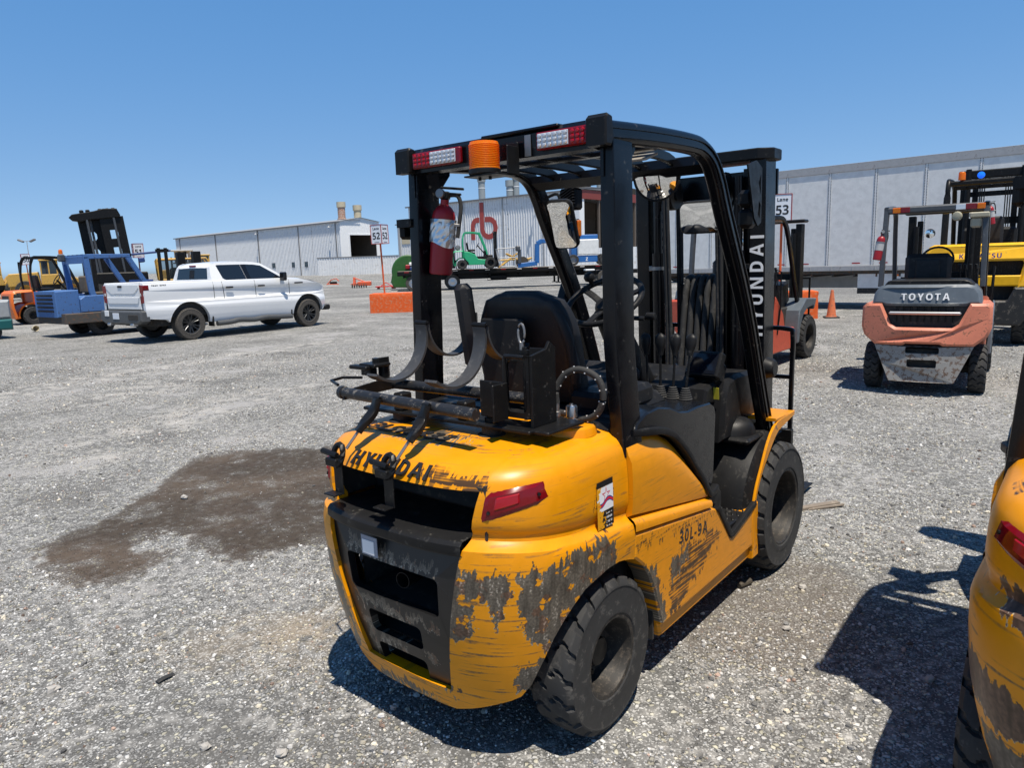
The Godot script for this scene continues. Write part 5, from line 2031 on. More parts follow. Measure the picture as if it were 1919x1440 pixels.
	b = MB.new()
	b.cyl(P(1.35, 0.30, 0.62), P(1.95, 0.30, 0.55), 0.04, -1, 14)
	b.cyl(P(1.35, -0.30, 0.62), P(1.95, -0.30, 0.55), 0.04, -1, 14)
	part("tilt_cylinder", b, M.black_metal, g)

func forklift_wheels(o: Node3D) -> void:
	if not M.has("tyre_r"):
		M.tyre_r = tyre_mesh(0.287, 0.175, 0.150, 19, 0.017)
		M.tyre_f = tyre_mesh(0.348, 0.235, 0.205, 24, 0.018)
		M.rim_r = rim_mesh(0.150, 0.175, -0.12)
		M.rim_f = rim_mesh(0.205, 0.235, -0.34)
		M.hub_r = hub_mesh(0.150, 0.175, -0.10)
		M.hub_f = hub_mesh(0.205, 0.235, -0.33)
	for sg in [1.0, -1.0]:
		wheel(o, 0.0, 0.490 * sg, 0.287, 0.175, 0.15, 22, M.tyre_r, M.rim_r, M.hub_r, sg > 0)
		wheel(o, 1.735, 0.492 * sg, 0.348, 0.235, 0.205, 24, M.tyre_f, M.rim_f, M.hub_f, sg > 0)

func cabin(o: Node3D) -> void:
	# seat
	var s := Node3D.new()
	s.name = "seat"
	o.add_child(s)
	var b := MB.new()
	b.box(P(0.62, -0.01, 1.135), Vector3(0.46, 0.10, 0.46), 0.04)
	b.box(P(0.86, -0.01, 1.165), Vector3(0.44, 0.10, 0.08), 0.035)
	part("cushion", b, M.vinyl, s, 50)
	b = MB.new()
	var rows := []
	for i in 13:
		var t := i / 12.0
		var y := 1.12 + 0.46 * t
		var hw := 0.235 * (1.0 if t < 0.55 else sqrt(maxf(1.0 - pow((t - 0.55) / 0.45, 2.2), 0.0)) * 0.55 + 0.45 if t < 0.999 else 0.30)
		if t > 0.999: hw = 0.08
		var row := PackedVector3Array()
		var cu := 0.40 - 0.115 * t
		for q in MB.rrect(hw * 2, 0.115 if t < 0.95 else 0.05, 0.02 if t > 0.95 else 0.045, 4):
			row.append(P(cu + q.y, q.x - 0.01, y))
		row.reverse()
		rows.append(row)
	b.grid(rows, true)
	var capr: PackedVector3Array = rows[12]
	b.fan(capr)
	part("backrest", b, M.vinyl, s, 50)
	b = MB.new()
	var rim := PackedVector3Array()
	for i in 33:
		var a := lerpf(-0.25, PI + 0.25, i / 32.0)
		var ca := signf(cos(a)) * pow(absf(cos(a)), 0.55)
		var sa := signf(sin(a)) * pow(absf(sin(a)), 0.55)
		rim.append(P(0.30 - 0.04 * sa, ca * (0.235 - 0.05 * maxf(sa, 0.0)) - 0.01, 1.32 + sa * 0.235))
	b.tube(rim, 0.022, 10)
	part("backrest_edge", b, M.vinyl, s, 60)
	b = MB.new()
	b.x = Transform3D(Basis.from_euler(Vector3(0.10, 0, 0.05)), P(0.215, -0.255, 1.435))
	b.box(Vector3.ZERO, Vector3(0.075, 0.36, 0.075), 0.022)
	part("side_restraint", b, M.vinyl, s, 40)
	b = MB.new()
	b.box(P(0.21, -0.06, 1.30), Vector3(0.22, 0.34, 0.02), 0.006)
	part("backrest_shell", b, M.plastic, s)
	# steering wheel and column
	var st := Node3D.new()
	st.name = "steering_wheel"
	o.add_child(st)
	var c := P(0.935, -0.02, 1.50)
	var ax := P(-0.55, 0.0, 0.83).normalized()
	var e0 := Vector3.RIGHT
	var e1 := ax.cross(e0).normalized()
	b = MB.new()
	b.tube(arc(c, e0 * 0.185, e1 * 0.185, 0, TAU * 39 / 40, 39), 0.0145, 10, true)
	part("rim", b, M.plastic, st, 60)
	b = MB.new()
	for a: float in [0.5, PI - 0.5, -PI / 2]:
		var d := e0 * cos(a) + e1 * sin(a)
		b.sweep(PackedVector3Array([c - ax * 0.035 + d * 0.03, c - ax * 0.012 + d * 0.10, c + d * 0.18]), MB.rrect(0.034, 0.014, 0.005, 2), ax)
	b.lathe([Vector2(0, -0.06), Vector2(0.05, -0.06), Vector2(0.058, -0.03), Vector2(0.05, -0.012), Vector2(0, -0.008)], 20, c, ax)
	part("spoke", b, M.plastic, st, 40)
	b = MB.new()
	var kc := c + e0 * -0.13 + e1 * 0.12 + ax * 0.03
	b.lathe([Vector2(0.012, -0.03), Vector2(0.012, 0), Vector2(0.026, 0.012), Vector2(0.028, 0.028), Vector2(0.02, 0.042), Vector2(0, 0.046)], 16, kc, ax)
	part("spinner_knob", b, M.plastic, st, 50)
	b = MB.new()
	b.sweep(PackedVector3Array([c - ax * 0.05, c - ax * 0.25, P(1.32, -0.02, 1.02), P(1.45, -0.02, 0.80)]), MB.rrect(0.14, 0.12, 0.04, 3), Vector3.RIGHT)
	b.tube(PackedVector3Array([c - ax * 0.10 + e0 * 0.05, c - ax * 0.09 + e0 * 0.20 + e1 * -0.02]), 0.011, 8)
	b.cyl(c - ax * 0.09 + e0 * 0.20, c - ax * 0.09 + e0 * 0.245, 0.018, -1, 10, 0.004)
	part("steering_column", b, M.plastic, o, 40)
	# dashboard
	b = MB.new()
	side_prism(b, poly_u([[1.30, 0.77], [1.32, 0.98], [1.36, 1.075], [1.48, 1.095], [1.70, 1.085], [1.76, 1.04], [1.78, 0.77]]), -0.42, 0.43, 0.02)
	side_prism(b, poly_u([[1.20, 0.98], [1.22, 1.05], [1.36, 1.09], [1.40, 0.95]]), 0.05, 0.38, 0.012)
	part("dashboard", b, M.plastic, o, 40)
	b = MB.new()
	b.x = Transform3D(Basis.from_euler(Vector3(-0.45, -0.10, 0)), P(1.31, 0.32, 1.165))
	b.box(Vector3(0, 0, -0.02), Vector3(0.185, 0.135, 0.05), 0.008)
	b.box(Vector3(0, -0.02, -0.08), Vector3(0.15, 0.12, 0.08), 0.02)
	var dp := part("display", b, M.plastic, o)
	b = MB.new()
	b.x = Transform3D(Basis.from_euler(Vector3(-0.45, -0.10, 0)), P(1.31, 0.32, 1.165))
	b.box(Vector3(0.008, 0, 0.0062), Vector3(0.14, 0.105, 0.003), 0.001)
	part("screen", b, M.screen, dp)
	b = MB.new()
	b.x = Transform3D(Basis.from_euler(Vector3(-0.45, -0.10, 0)), P(1.31, 0.32, 1.165))
	for i in 8:
		b.box(Vector3(-0.076, -0.045 + i * 0.0125, 0.0065), Vector3(0.010, 0.008, 0.004), 0.001)
	part("button", b, M.steel_dull, dp)
	b = MB.new()
	b.x = Transform3D(Basis.from_euler(Vector3(0.1, 0, 0)), P(1.303, 0.365, 1.02))
	b.box(Vector3.ZERO, Vector3(0.085, 0.06, 0.002))
	part("warning_label", b, mat(0.62, 0.52, 0.04, 0.5), o, 0)
	# control levers
	for i in 4:
		var w := 0.235 + 0.062 * i
		var n := Node3D.new()
		n.name = "control_lever"
		o.add_child(n, true)
		b = MB.new()
		for k in 6:
			b.lathe([Vector2(0.030 - k * 0.0028, 0.0), Vector2(0.032 - k * 0.0028, 0.005), Vector2(0.026 - k * 0.0028, 0.0095)], 14, P(0.90, w, 1.060 + k * 0.0095))
		part("boot", b, M.rubber, n, 40)
		var ln := -0.12 + 0.05 * i
		var base := P(0.90, w, 1.09)
		var tip := P(0.90 + 0.03 + ln * 0.25, w + ln * 0.1, 1.275)
		b = MB.new()
		b.cyl(base, tip, 0.006, -1, 8)
		part("rod", b, M.black_metal, n, 60)
		b = MB.new()
		var d := (tip - base).normalized()
		b.x = Transform3D(b.frame_at(d, Vector3.RIGHT), tip)
		var rws := []
		for k in 9:
			var t := k / 8.0
			var hw := lerpf(0.013, 0.026, smoothstep(0.0, 0.6, t)) * (1.0 if t < 0.8 else sqrt(maxf(1.0 - pow((t - 0.8) / 0.205, 2.0), 0.02)))
			var row := PackedVector3Array()
			for q in MB.circle(1.0, 12): row.append(Vector3(q.x * hw * 0.75, q.y * hw, -0.02 + 0.10 * t))
			rws.append(row)
		b.grid(rws, true)
		b.fan(rws[8])
		part("knob", b, M.plastic, n, 60)

# ------------------------------------------------------------------ other things near by
func paint(called: String, r: float, g: float, b: float, wear := 0.3, seed_ := 0, rough := 0.42) -> StandardMaterial3D:
	if not M.has(called):
		M[called] = rubbed(Color(r, g, b), Color(0.12, 0.105, 0.085), wear, 400 + seed_ * 7, 0.9, rough)
	return M[called]

func rear_prism(b: MB, pts: Array, u0: float, u1: float, bev := 0.0, holes := []) -> void:
	# polygon (v, y) extruded along u from u0 (rear) to u1
	var keep := b.x
	b.x = keep
	b.prism(PackedVector2Array(pts), -u1, -u0, bev, holes)

func second_forklift(hero: Node3D) -> void:
	var o: Node3D = hero.duplicate()
	o.name = numbered("forklift")
	add_child(o)
	for c in o.get_children():
		if String(c.name) in ["bottle_cradle", "gas_hose", "valve", "hose_fitting", "hood_boss", "decal", "sticker", "stock_number"]:
			o.remove_child(c)
			c.free()
	var roof := MB.new()
	roof.box(P(0.52, 0, 2.158), Vector3(0.90, 0.012, 0.80), 0.003)
	part("roof_plate", roof, M.black, o)
	o.get_node("counterweight").material_override = yellow_texture(1)
	var F := Vector3(sin(deg_to_rad(39.12)), 0, -cos(deg_to_rad(39.12)))
	var R := Vector3(cos(deg_to_rad(39.12)), 0, sin(deg_to_rad(39.12)))
	o.position = hero.position + F * 0.40 + R * 2.19
	tag(o, "scuffed yellow lift truck cut off by the right edge of the picture", "forklift")

func extinguisher(at: Vector3, tilt: Vector3, heading: float, label: String, detailed: bool, size := 1.0) -> void:
	var o := thing("fire_extinguisher", label, "extinguisher", at, heading, "extinguishers strapped to lift truck posts")
	o.rotation += tilt
	o.scale = Vector3.ONE * size
	var b := MB.new()
	b.lathe([Vector2(0, 0), Vector2(0.046, 0), Vector2(0.050, 0.006), Vector2(0.050, 0.245), Vector2(0.044, 0.268), Vector2(0.030, 0.286), Vector2(0.018, 0.294), Vector2(0.018, 0.315), Vector2(0, 0.315)], 24)
	part("cylinder", b, M.ext_red, o, 40)
	b = MB.new()
	b.lathe([Vector2(0.0515, 0.115), Vector2(0.0515, 0.215)], 24)
	if detailed:
		var rng := RandomNumberGenerator.new()
		rng.seed = 5
		b = MB.new()
		var rows := []
		for j in 9:
			var row := PackedVector3Array()
			for i in 30:
				var a := TAU * i / 30
				var r := 0.0525 + rng.randf() * 0.0055
				row.append(Vector3(cos(a) * r, 0.125 + j * 0.0135 + (0.012 * sin(a * 2.0) if j == 0 else 0.0), -sin(a) * r))
			rows.append(row)
		b.grid(rows, true)
	part("label_wrap", b, M.foil if detailed else M.ext_label, o, 20 if detailed else 40)
	b = MB.new()
	b.box(Vector3(0, 0.333, 0), Vector3(0.04, 0.035, 0.04), 0.006)
	b.box(Vector3(0.03, 0.365, 0), Vector3(0.10, 0.010, 0.022), 0.003)
	b.box(Vector3(0.03, 0.342, 0), Vector3(0.08, 0.010, 0.020), 0.003)
	part("valve_head", b, M.black_metal, o)
	b = MB.new()
	b.tube(smooth_path([Vector3(0.015, 0.335, 0.0), Vector3(0.055, 0.335, 0.0), Vector3(0.072, 0.29, 0), Vector3(0.068, 0.20, 0), Vector3(0.066, 0.16, 0)], 5), 0.009, 8)
	part("hose", b, M.rubber, o, 50)
	b = MB.new()
	b.cyl(Vector3(-0.012, 0.338, 0.018), Vector3(-0.016, 0.34, 0.036), 0.020, -1, 16, 0.002)
	part("gauge", b, M.steel_dull, o)
	b = MB.new()
	b.lathe([Vector2(0.054, 0.205), Vector2(0.054, 0.222)], 24)
	b.box(Vector3(0.06, 0.213, 0), Vector3(0.03, 0.014, 0.02), 0.003)
	part("clamp_band", b, M.steel_dull, o)

# lift truck seen from behind with a stepped counterweight; m: body, hood, lower, frame materials
func stepped_forklift(label: String, at: Vector3, heading: float, mb: Material, mh: Material, ml: Material, text: String) -> Node3D:
	var o := thing("forklift", label, "forklift", at, heading, "lift trucks lined up in the yard")
	var V := func(a: Array) -> Array:
		var q := []
		for p in a: q.append(Vector2(p[0], p[1]))
		return q
	var bend := func(p: Vector3) -> Vector3: return Vector3(p.x, p.y, p.z - (0.30 * p.x * p.x if p.z > 0.1 else 0.0) - (0.16 * maxf(p.y - 1.08, 0.0) if p.z > 0.1 else 0.0))
	var b := MB.new()
	rear_prism(b, subdiv(V.call([[-0.655, 0.80], [-0.65, 1.03], [-0.61, 1.07], [-0.44, 1.075], [-0.34, 0.84], [-0.28, 0.80], [0.28, 0.80], [0.34, 0.84], [0.44, 1.075], [0.61, 1.07], [0.65, 1.03], [0.655, 0.80], [0.62, 0.70], [0.50, 0.595], [0.20, 0.595], [0.17, 0.615], [-0.17, 0.615], [-0.20, 0.595], [-0.50, 0.595], [-0.62, 0.70]]), 0.09), -0.56, 0.30, 0.028)
	b.warp(bend)
	part("counterweight", b, mb, o, 32)
	b = MB.new()
	rear_prism(b, subdiv(V.call([[-0.50, 0.59], [-0.44, 0.44], [-0.33, 0.17], [0.33, 0.17], [0.44, 0.44], [0.50, 0.59]]), 0.1), -0.53, -0.1, 0.0, [hole(-0.15, 0.15, 0.335, 0.43, 0.2), hole(-0.17, 0.17, 0.50, 0.575, 0.0)])
	b.warp(bend)
	part("tow_plate", b, ml, o, 32)
	b = MB.new()
	rear_prism(b, subdiv(V.call([[-0.55, 1.06], [-0.53, 1.19], [-0.48, 1.265], [-0.40, 1.285], [0.40, 1.285], [0.48, 1.265], [0.53, 1.19], [0.55, 1.06], [0.44, 1.06], [0.40, 1.045], [-0.40, 1.045], [-0.44, 1.06]]), 0.09), -0.53, 0.22, 0.03)
	b.warp(bend)
	part("hood", b, mh, o, 35)
	b = MB.new()
	b.box(P(-0.30, 0, 0.93), Vector3(0.86, 0.30, 0.30), 0.01)
	b.box(P(-0.30, 0, 0.40), Vector3(0.5, 0.30, 0.28), 0.01)
	b.box(P(0.8, 0, 0.55), Vector3(0.9, 0.6, 1.6), 0.02)
	b.cyl(P(0, -0.5, 0.30), P(0, 0.5, 0.30), 0.07)
	b.cyl(P(1.9, -0.5, 0.36), P(1.9, 0.5, 0.36), 0.09)
	part("chassis", b, M.dark, o)
	b = MB.new()
	b.box(P(-0.50, 0, 0.965), Vector3(0.72, 0.034, 0.05), 0.012)
	part("grille_bar", b, M.steel, o)
	for y in [0.90, 1.015]:
		for k in 9:
			b = MB.new()
			b.box(P(-0.455, -0.28 + 0.07 * k, y), Vector3(0.010, 0.075, 0.02))
			part("grille_slat", b, M.black_metal, o, 0)
	letters_on(o, "lettering", text, 0.075, 0.008, M.letter_white, func(x: float) -> Transform3D:
		return Transform3D(Basis(Vector3(1, 0, -0.6 * x).normalized(), Vector3(0, 1, -0.15), Vector3(0.6 * x, 0.15, 1).normalized()), P(-0.532 + 0.30 * x * x + 0.16 * 0.07, x, 1.150)), 0.022)
	# side covers, floor
	for sg: float in [-1.0, 1.0]:
		b = MB.new()
		side_prism(b, poly_u([[0.22, 1.12], [0.55, 1.06], [0.85, 0.80], [0.95, 0.55], [1.45, 0.55], [1.45, 0.22], [0.42, 0.22], [0.33, 0.45], [0.22, 0.60]]), minf(0.42 * sg, 0.60 * sg), maxf(0.42 * sg, 0.60 * sg), 0.02)
		part("side_cover", b, mb, o)
		b = MB.new()
		side_prism(b, poly_u([[1.42, 0.30], [1.46, 0.55], [1.58, 0.72], [1.78, 0.82], [2.05, 0.84], [2.10, 0.78], [2.20, 0.95], [1.70, 0.98], [1.40, 0.80], [1.35, 0.55], [1.35, 0.30]]), minf(0.30 * sg, 0.66 * sg), maxf(0.30 * sg, 0.66 * sg), 0.015)
		part("mudguard", b, mh, o)
		# guard
		b = MB.new()
		b.sweep(smooth_path([P(0.08, 0.53 * sg, 1.24), P(0.10, 0.52 * sg, 1.7), P(0.14, 0.51 * sg, 2.15)], 3), MB.rrect(0.055, 0.09, 0.01, 2), Vector3.FORWARD)
		part("rear_post", b, M.post_grey, o, 40)
		b = MB.new()
		b.sweep(smooth_path([P(0.10, 0.51 * sg, 2.16), P(0.8, 0.51 * sg, 2.20), P(1.05, 0.51 * sg, 2.13), P(1.2, 0.52 * sg, 1.9), P(1.5, 0.53 * sg, 1.2), P(1.65, 0.54 * sg, 0.9)], 4), MB.rrect(0.055, 0.08, 0.015, 2), Vector3.UP)
		part("side_rail", b, M.post_grey if sg < 0 else M.black, o, 40)
		# mast
		b = MB.new()
		b.box(P(2.08, 0.40 * sg, 1.12), Vector3(0.09, 2.05, 0.17), 0.008)
		b.box(P(2.08, 0.30 * sg, 1.10), Vector3(0.07, 1.95, 0.10), 0.008)
		b.cyl(P(1.98, 0.34 * sg, 0.3), P(1.98, 0.34 * sg, 2.0), 0.035)
		part("mast_rail", b, M.black_metal, o)
	b = MB.new()
	b.box(P(2.08, 0, 2.19), Vector3(1.0, 0.05, 0.22), 0.02)
	b.box(P(2.12, 0, 1.3), Vector3(0.8, 0.10, 0.03), 0.004)
	part("mast_head", b, M.black_metal, o)
	b = MB.new()
	for y in [0.25, 0.62]: b.box(P(2.26, 0, y), Vector3(1.1, 0.12, 0.04), 0.004)
	for w in [-0.52, -0.3, 0.3, 0.52]: b.box(P(2.26, w, 0.92), Vector3(0.025, 0.70, 0.025))
	b.box(P(2.26, 0, 1.27), Vector3(1.06, 0.025, 0.025))
	part("load_backrest", b, M.black_metal, o)
	b = MB.new()
	for w in [-0.3, 0.3]:
		side_prism(b, poly_u([[2.28, 0.6], [2.32, 0.6], [2.32, 0.09], [3.3, 0.05], [3.3, 0.035], [2.28, 0.035]]), w - 0.06, w + 0.06)
	part("fork", b, M.black_metal, o)
	# roof
	b = MB.new()
	b.box(P(0.12, 0, 2.155), Vector3(1.02, 0.085, 0.06), 0.02)
	part("rear_beam", b, M.post_grey, o)
	b = MB.new()
	side_prism(b, poly_u([[0.10, 2.185], [0.95, 2.235], [1.10, 2.16], [1.10, 2.145], [0.95, 2.22], [0.10, 2.172]]), -0.48, 0.48)
	part("roof_plate", b, paint("dust_grey", 0.26, 0.25, 0.23, 0.3, 3), o)
	for q in [[-0.40, 0.085, M.amber], [-0.31, 0.10, M.red_lens], [0.26, 0.10, M.clear_lens], [0.36, 0.11, M.red_lens], [0.46, 0.08, M.amber]]:
		b = MB.new()
		b.box(P(0.088, q[0], 2.155), Vector3(q[1], 0.062, 0.012), 0.004)
		part("rear_lamp", b, q[2], o)
	b = MB.new()
	b.box(P(0.10, 0.45, 2.055), Vector3(0.20, 0.06, 0.12), 0.012)
	b.box(P(0.12, 0.42, 1.97), Vector3(0.11, 0.12, 0.10), 0.02)
	b.lathe([Vector2(0.0, 0), Vector2(0.055, 0.0), Vector2(0.045, 0.03), Vector2(0, 0.04)], 16, P(0.08, 0.23, 2.05), P(-1, -0.2, 0))
	part("work_lamp", b, paint("lamp_beige", 0.34, 0.32, 0.24, 0.2, 4), o)
	# seat, wheel, levers
	b = MB.new()
	b.box(P(0.33, -0.05, 1.46), Vector3(0.50, 0.34, 0.10), 0.05)
	b.box(P(0.27, -0.05, 1.44), Vector3(0.26, 0.24, 0.03), 0.02)
	b.box(P(0.55, -0.05, 1.27), Vector3(0.48, 0.10, 0.46), 0.04)
	part("seat", b, M.vinyl, o, 45)
	b = MB.new()
	rear_prism(b, V.call([[-0.44, 1.275], [-0.40, 1.325], [-0.36, 1.335], [0.36, 1.335], [0.41, 1.32], [0.46, 1.275]]), -0.36, 0.20, 0.01)
	part("radiator_cover", b, M.plastic, o)
	b = MB.new()
	b.tube(arc(P(1.02, 0, 1.55), Vector3.RIGHT * 0.18, P(0.5, 0, 0.8).normalized() * 0.18, 0, TAU * 23 / 24, 23), 0.014, 8, true)
	b.tube(PackedVector3Array([P(1.02, 0, 1.53), P(1.4, 0, 1.0)]), 0.04, 10)
	part("steering_wheel", b, M.plastic, o, 50)
	for k in 4:
		b = MB.new()
		b.tube(PackedVector3Array([P(0.95, 0.30 + k * 0.06, 1.1), P(0.92, 0.26 + k * 0.06, 1.42)]), 0.008, 6)
		b.cyl(P(0.92, 0.26 + k * 0.06, 1.42), P(0.915, 0.255 + k * 0.06, 1.48), 0.018, -1, 8, 0.005)
		part("control_lever", b, M.plastic, o, 50)
	b = MB.new()
	side_prism(b, poly_u([[1.25, 0.7], [1.3, 1.2], [1.6, 1.25], [1.75, 0.7]]), -0.4, 0.4, 0.03)
	part("dashboard", b, M.plastic, o)
	b = MB.new()
	b.lathe([Vector2(0, 0.0), Vector2(0.055, 0.002), Vector2(0.06, 0.012), Vector2(0, 0.02)], 16, P(1.02, -0.10, 1.88), P(-1, 0.2, 0))
	part("mirror", b, M.mirror, o, 50)
	b = MB.new()
	b.tube(PackedVector3Array([P(0.60, 0.60, 0.5), P(0.62, 0.63, 0.9), P(0.62, 0.63, 1.42), P(0.42, 0.63, 1.46), P(0.38, 0.60, 0.7)]), 0.014, 8)
	part("grab_rail", b, M.black_metal, o, 50)
	forklift_wheels_big(o)
	return o

func forklift_wheels_big(o: Node3D) -> void:
	for sg in [1.0, -1.0]:
		var k := 1.04
		wheel(o, 0.0, 0.545 * sg, 0.287, 0.175, 0.15, 22, M.tyre_r, M.rim_r, M.hub_r, sg > 0)
		wheel(o, 1.90, 0.55 * sg, 0.348, 0.235, 0.205, 24, M.tyre_f, M.rim_f, M.hub_f, sg > 0)

func big_yellow_forklift() -> void:
	var o := thing("forklift", "large bright yellow lift truck with worn black bumper behind the salmon one", "forklift", Vector3(8.35, 0, -12.85), 36.0)
	var V := func(a: Array) -> Array:
		var q := []
		for p in a: q.append(Vector2(p[0], p[1]))
		return q
	var my := paint("clean_yellow", 0.80, 0.43, 0.008, 0.08, 6, 0.33)
	var b := MB.new()
	rear_prism(b, V.call([[-0.80, 0.98], [-0.85, 1.35], [-0.84, 1.55], [-0.78, 1.70], [-0.70, 1.74], [0.70, 1.74], [0.78, 1.70], [0.84, 1.55], [0.85, 1.35], [0.80, 0.98], [0.50, 0.98], [0.52, 1.0], [0.58, 1.18], [0.62, 1.40], [0.60, 1.44], [-0.60, 1.44], [-0.62, 1.40], [-0.58, 1.18], [-0.52, 1.0], [-0.50, 0.98]]), -0.62, 0.6, 0.04)
	b.warp(func(p: Vector3) -> Vector3: return Vector3(p.x, p.y, p.z - (0.20 * p.x * p.x + 0.30 * maxf(p.y - 1.44, 0.0) if p.z > 0 else 0.0)))
	part("counterweight", b, my, o, 32)
	b = MB.new()
	rear_prism(b, V.call([[-0.82, 1.0], [-0.82, 0.62], [-0.62, 0.36], [0.62, 0.36], [0.82, 0.62], [0.82, 1.0], [0.52, 1.0], [0.44, 0.80], [0.40, 0.78], [-0.40, 0.78], [-0.44, 0.80], [-0.52, 1.0]]), -0.63, 0.1, 0.03)
	part("bumper", b, paint("worn_bumper", 0.020, 0.020, 0.020, 0.50, 8, 0.5), o)
	b = MB.new()
	rear_prism(b, V.call([[-0.58, 1.02], [0.58, 1.02], [0.60, 1.20], [-0.60, 1.20]]), -0.56, -0.3, 0.02)
	part("cross_beam", b, my, o)
	b = MB.new()
	b.box(P(-0.2, 0, 1.1), Vector3(1.3, 0.8, 0.3))
	b.box(P(1.1, 0, 0.75), Vector3(1.3, 0.7, 2.2))
	part("chassis", b, M.dark, o, 0)
	for k in 24:
		b = MB.new()
		b.box(P(-0.52, -0.55 + k * 0.048, 1.31), Vector3(0.008, 0.22, 0.02))
		part("grille_slat", b, M.black_metal, o, 0)
	letters_on(o, "lettering", "KOMATSU", 0.085, 0.006, mat(0.035, 0.02, 0.16, 0.4), func(x: float) -> Transform3D:
		return Transform3D(Basis(Vector3(1, 0, -0.4 * x).normalized(), Vector3(0, 1, -0.28).normalized(), Vector3(0.4 * x, 0.28, 1).normalized()), P(-0.621 + 0.2 * x * x + 0.3 * 0.09, x, 1.53)), 0.022)
	for sg: float in [-1.0, 1.0]:
		b = MB.new()
		side_prism(b, poly_u([[0.58, 1.70], [1.1, 1.55], [1.4, 1.1], [1.9, 1.0], [1.9, 0.5], [0.5, 0.5], [0.58, 0.9]]), minf(0.55 * sg, 0.82 * sg), maxf(0.55 * sg, 0.82 * sg), 0.03)
		part("side_cover", b, my, o)
		b = MB.new()
		b.sweep(smooth_path([P(0.25, 0.62 * sg, 1.70), P(0.30, 0.62 * sg, 2.3), P(0.40, 0.62 * sg, 2.80), P(0.65, 0.62 * sg, 2.88), P(1.5, 0.62 * sg, 2.86), P(1.75, 0.62 * sg, 2.6), P(2.1, 0.62 * sg, 1.6)], 4), MB.rrect(0.08, 0.11, 0.03, 3), Vector3.UP)
		part("guard_rail", b, M.black_metal, o, 40)
		b = MB.new()
		b.box(P(2.75, 0.52 * sg, 1.6), Vector3(0.16, 3.0, 0.26), 0.012)
		b.box(P(2.75, 0.34 * sg, 1.57), Vector3(0.10, 2.9, 0.16), 0.012)
		for k in 3: b.cyl(P(2.62, (0.18 + 0.04 * k) * sg, 0.4), P(2.62, (0.18 + 0.04 * k) * sg, 3.05), 0.012, -1, 6)
		b.cyl(P(2.60, 0.47 * sg, 0.3), P(2.60, 0.47 * sg, 3.25), 0.07, 0.05, 12)
		part("mast_rail", b, M.black_metal, o)
		for u in [0.0, 2.1]:
			var w := Node3D.new()
			w.name = "wheel"
			o.add_child(w, true)
			w.position = P(u, 0.66 * sg, 0.44)
			w.scale = Vector3(1.25, 1.265, 1.265)
			if sg < 0: w.rotation.y = PI
			put("tyre", M.tyre_f, M.rubber, w)
			put("rim", M.rim_f, M.rim_dirty, w)
	b = MB.new()
	b.box(P(2.75, 0, 3.14), Vector3(1.30, 0.17, 0.30), 0.02)
	b.box(P(2.70, 0, 2.75), Vector3(1.2, 0.10, 0.06), 0.01)
	b.box(P(2.70, 0, 2.2), Vector3(1.2, 0.14, 0.06), 0.01)
	part("mast_head", b, M.black_metal, o)
	b = MB.new()
	b.box(P(0.45, 0, 2.83), Vector3(1.24, 0.09, 0.10), 0.02)
	b.box(P(1.55, 0, 2.83), Vector3(1.24, 0.09, 0.10), 0.02)
	for k in 5: b.box(P(1.0, -0.4 + 0.2 * k, 2.86), Vector3(0.03, 0.05, 1.1))
	part("guard_bar", b, M.black_metal, o)
	b = MB.new()
	b.lathe([Vector2(0.06, 0), Vector2(0.055, 0.12), Vector2(0.04, 0.14), Vector2(0, 0.145)], 16, P(0.45, -0.42, 2.89))
	part("beacon", b, M.amber, o)
	b = MB.new()
	b.lathe([Vector2(0, -0.01), Vector2(0.05, 0), Vector2(0.06, 0.05), Vector2(0, 0.07)], 16, P(0.36, -0.12, 2.94), Vector3.BACK)
	part("blue_lamp", b, M.blue_lamp, o)
	b = MB.new()
	b.box(P(0.75, 0, 1.95), Vector3(0.52, 0.55, 0.14), 0.05)
	part("seat", b, M.vinyl, o, 45)
	b = MB.new()
	b.box(P(1.7, 0, 1.8), Vector3(0.9, 0.5, 0.3), 0.05)
	part("dashboard", b, M.plastic, o)

func lane_sign(num: String, base: Vector3, heading: float, foot: float, label: String, lean := 0.0) -> void:
	var o := thing("lane_sign", label, "sign", base, heading, "lane number signs")
	o.rotation.z = lean
	var b := MB.new()
	b.cyl(Vector3(0, foot, 0), Vector3(0, 2.62, 0), 0.032, -1, 12)
	part("post", b, M.sign_post, o, 50)
	b = MB.new()
	b.box(Vector3(0, 2.82, 0), Vector3(0.44, 0.66, 0.44), 0.004)
	var bx := part("sign_box", b, M.sign_white, o)
	b = MB.new()
	for sx in [-1, 1]:
		for sz in [-1, 1]:
			b.box(Vector3(0.222 * sx, 2.82, 0.222 * sz), Vector3(0.022, 0.67, 0.022), 0.002)
	for y in [2.49, 3.155]:
		for s in [-1, 1]:
			b.box(Vector3(0.223 * s, y, 0), Vector3(0.014, 0.016, 0.44))
			b.box(Vector3(0, y, 0.223 * s), Vector3(0.44, 0.016, 0.014))
	part("edge_trim", b, M.sign_red, bx, 0)
	for k in 4:
		var t := Transform3D(Basis(Vector3.UP, k * PI / 2), Vector3.ZERO)
		put("number", text_mesh(num, 0.235, 0.004), M.letter_black, bx, t * Transform3D(Basis.from_scale(Vector3(0.92, 1, 1)), Vector3(0, 2.76, 0.222)))
		put("word", text_mesh("Lane", 0.085, 0.004), M.letter_black, bx, t * Transform3D(Basis(), Vector3(0, 3.02, 0.222)))
		put("small_print", text_mesh("rb RITCHIE BROS.", 0.018, 0.004), M.letter_black, bx, t * Transform3D(Basis(), Vector3(0, 2.54, 0.222)))

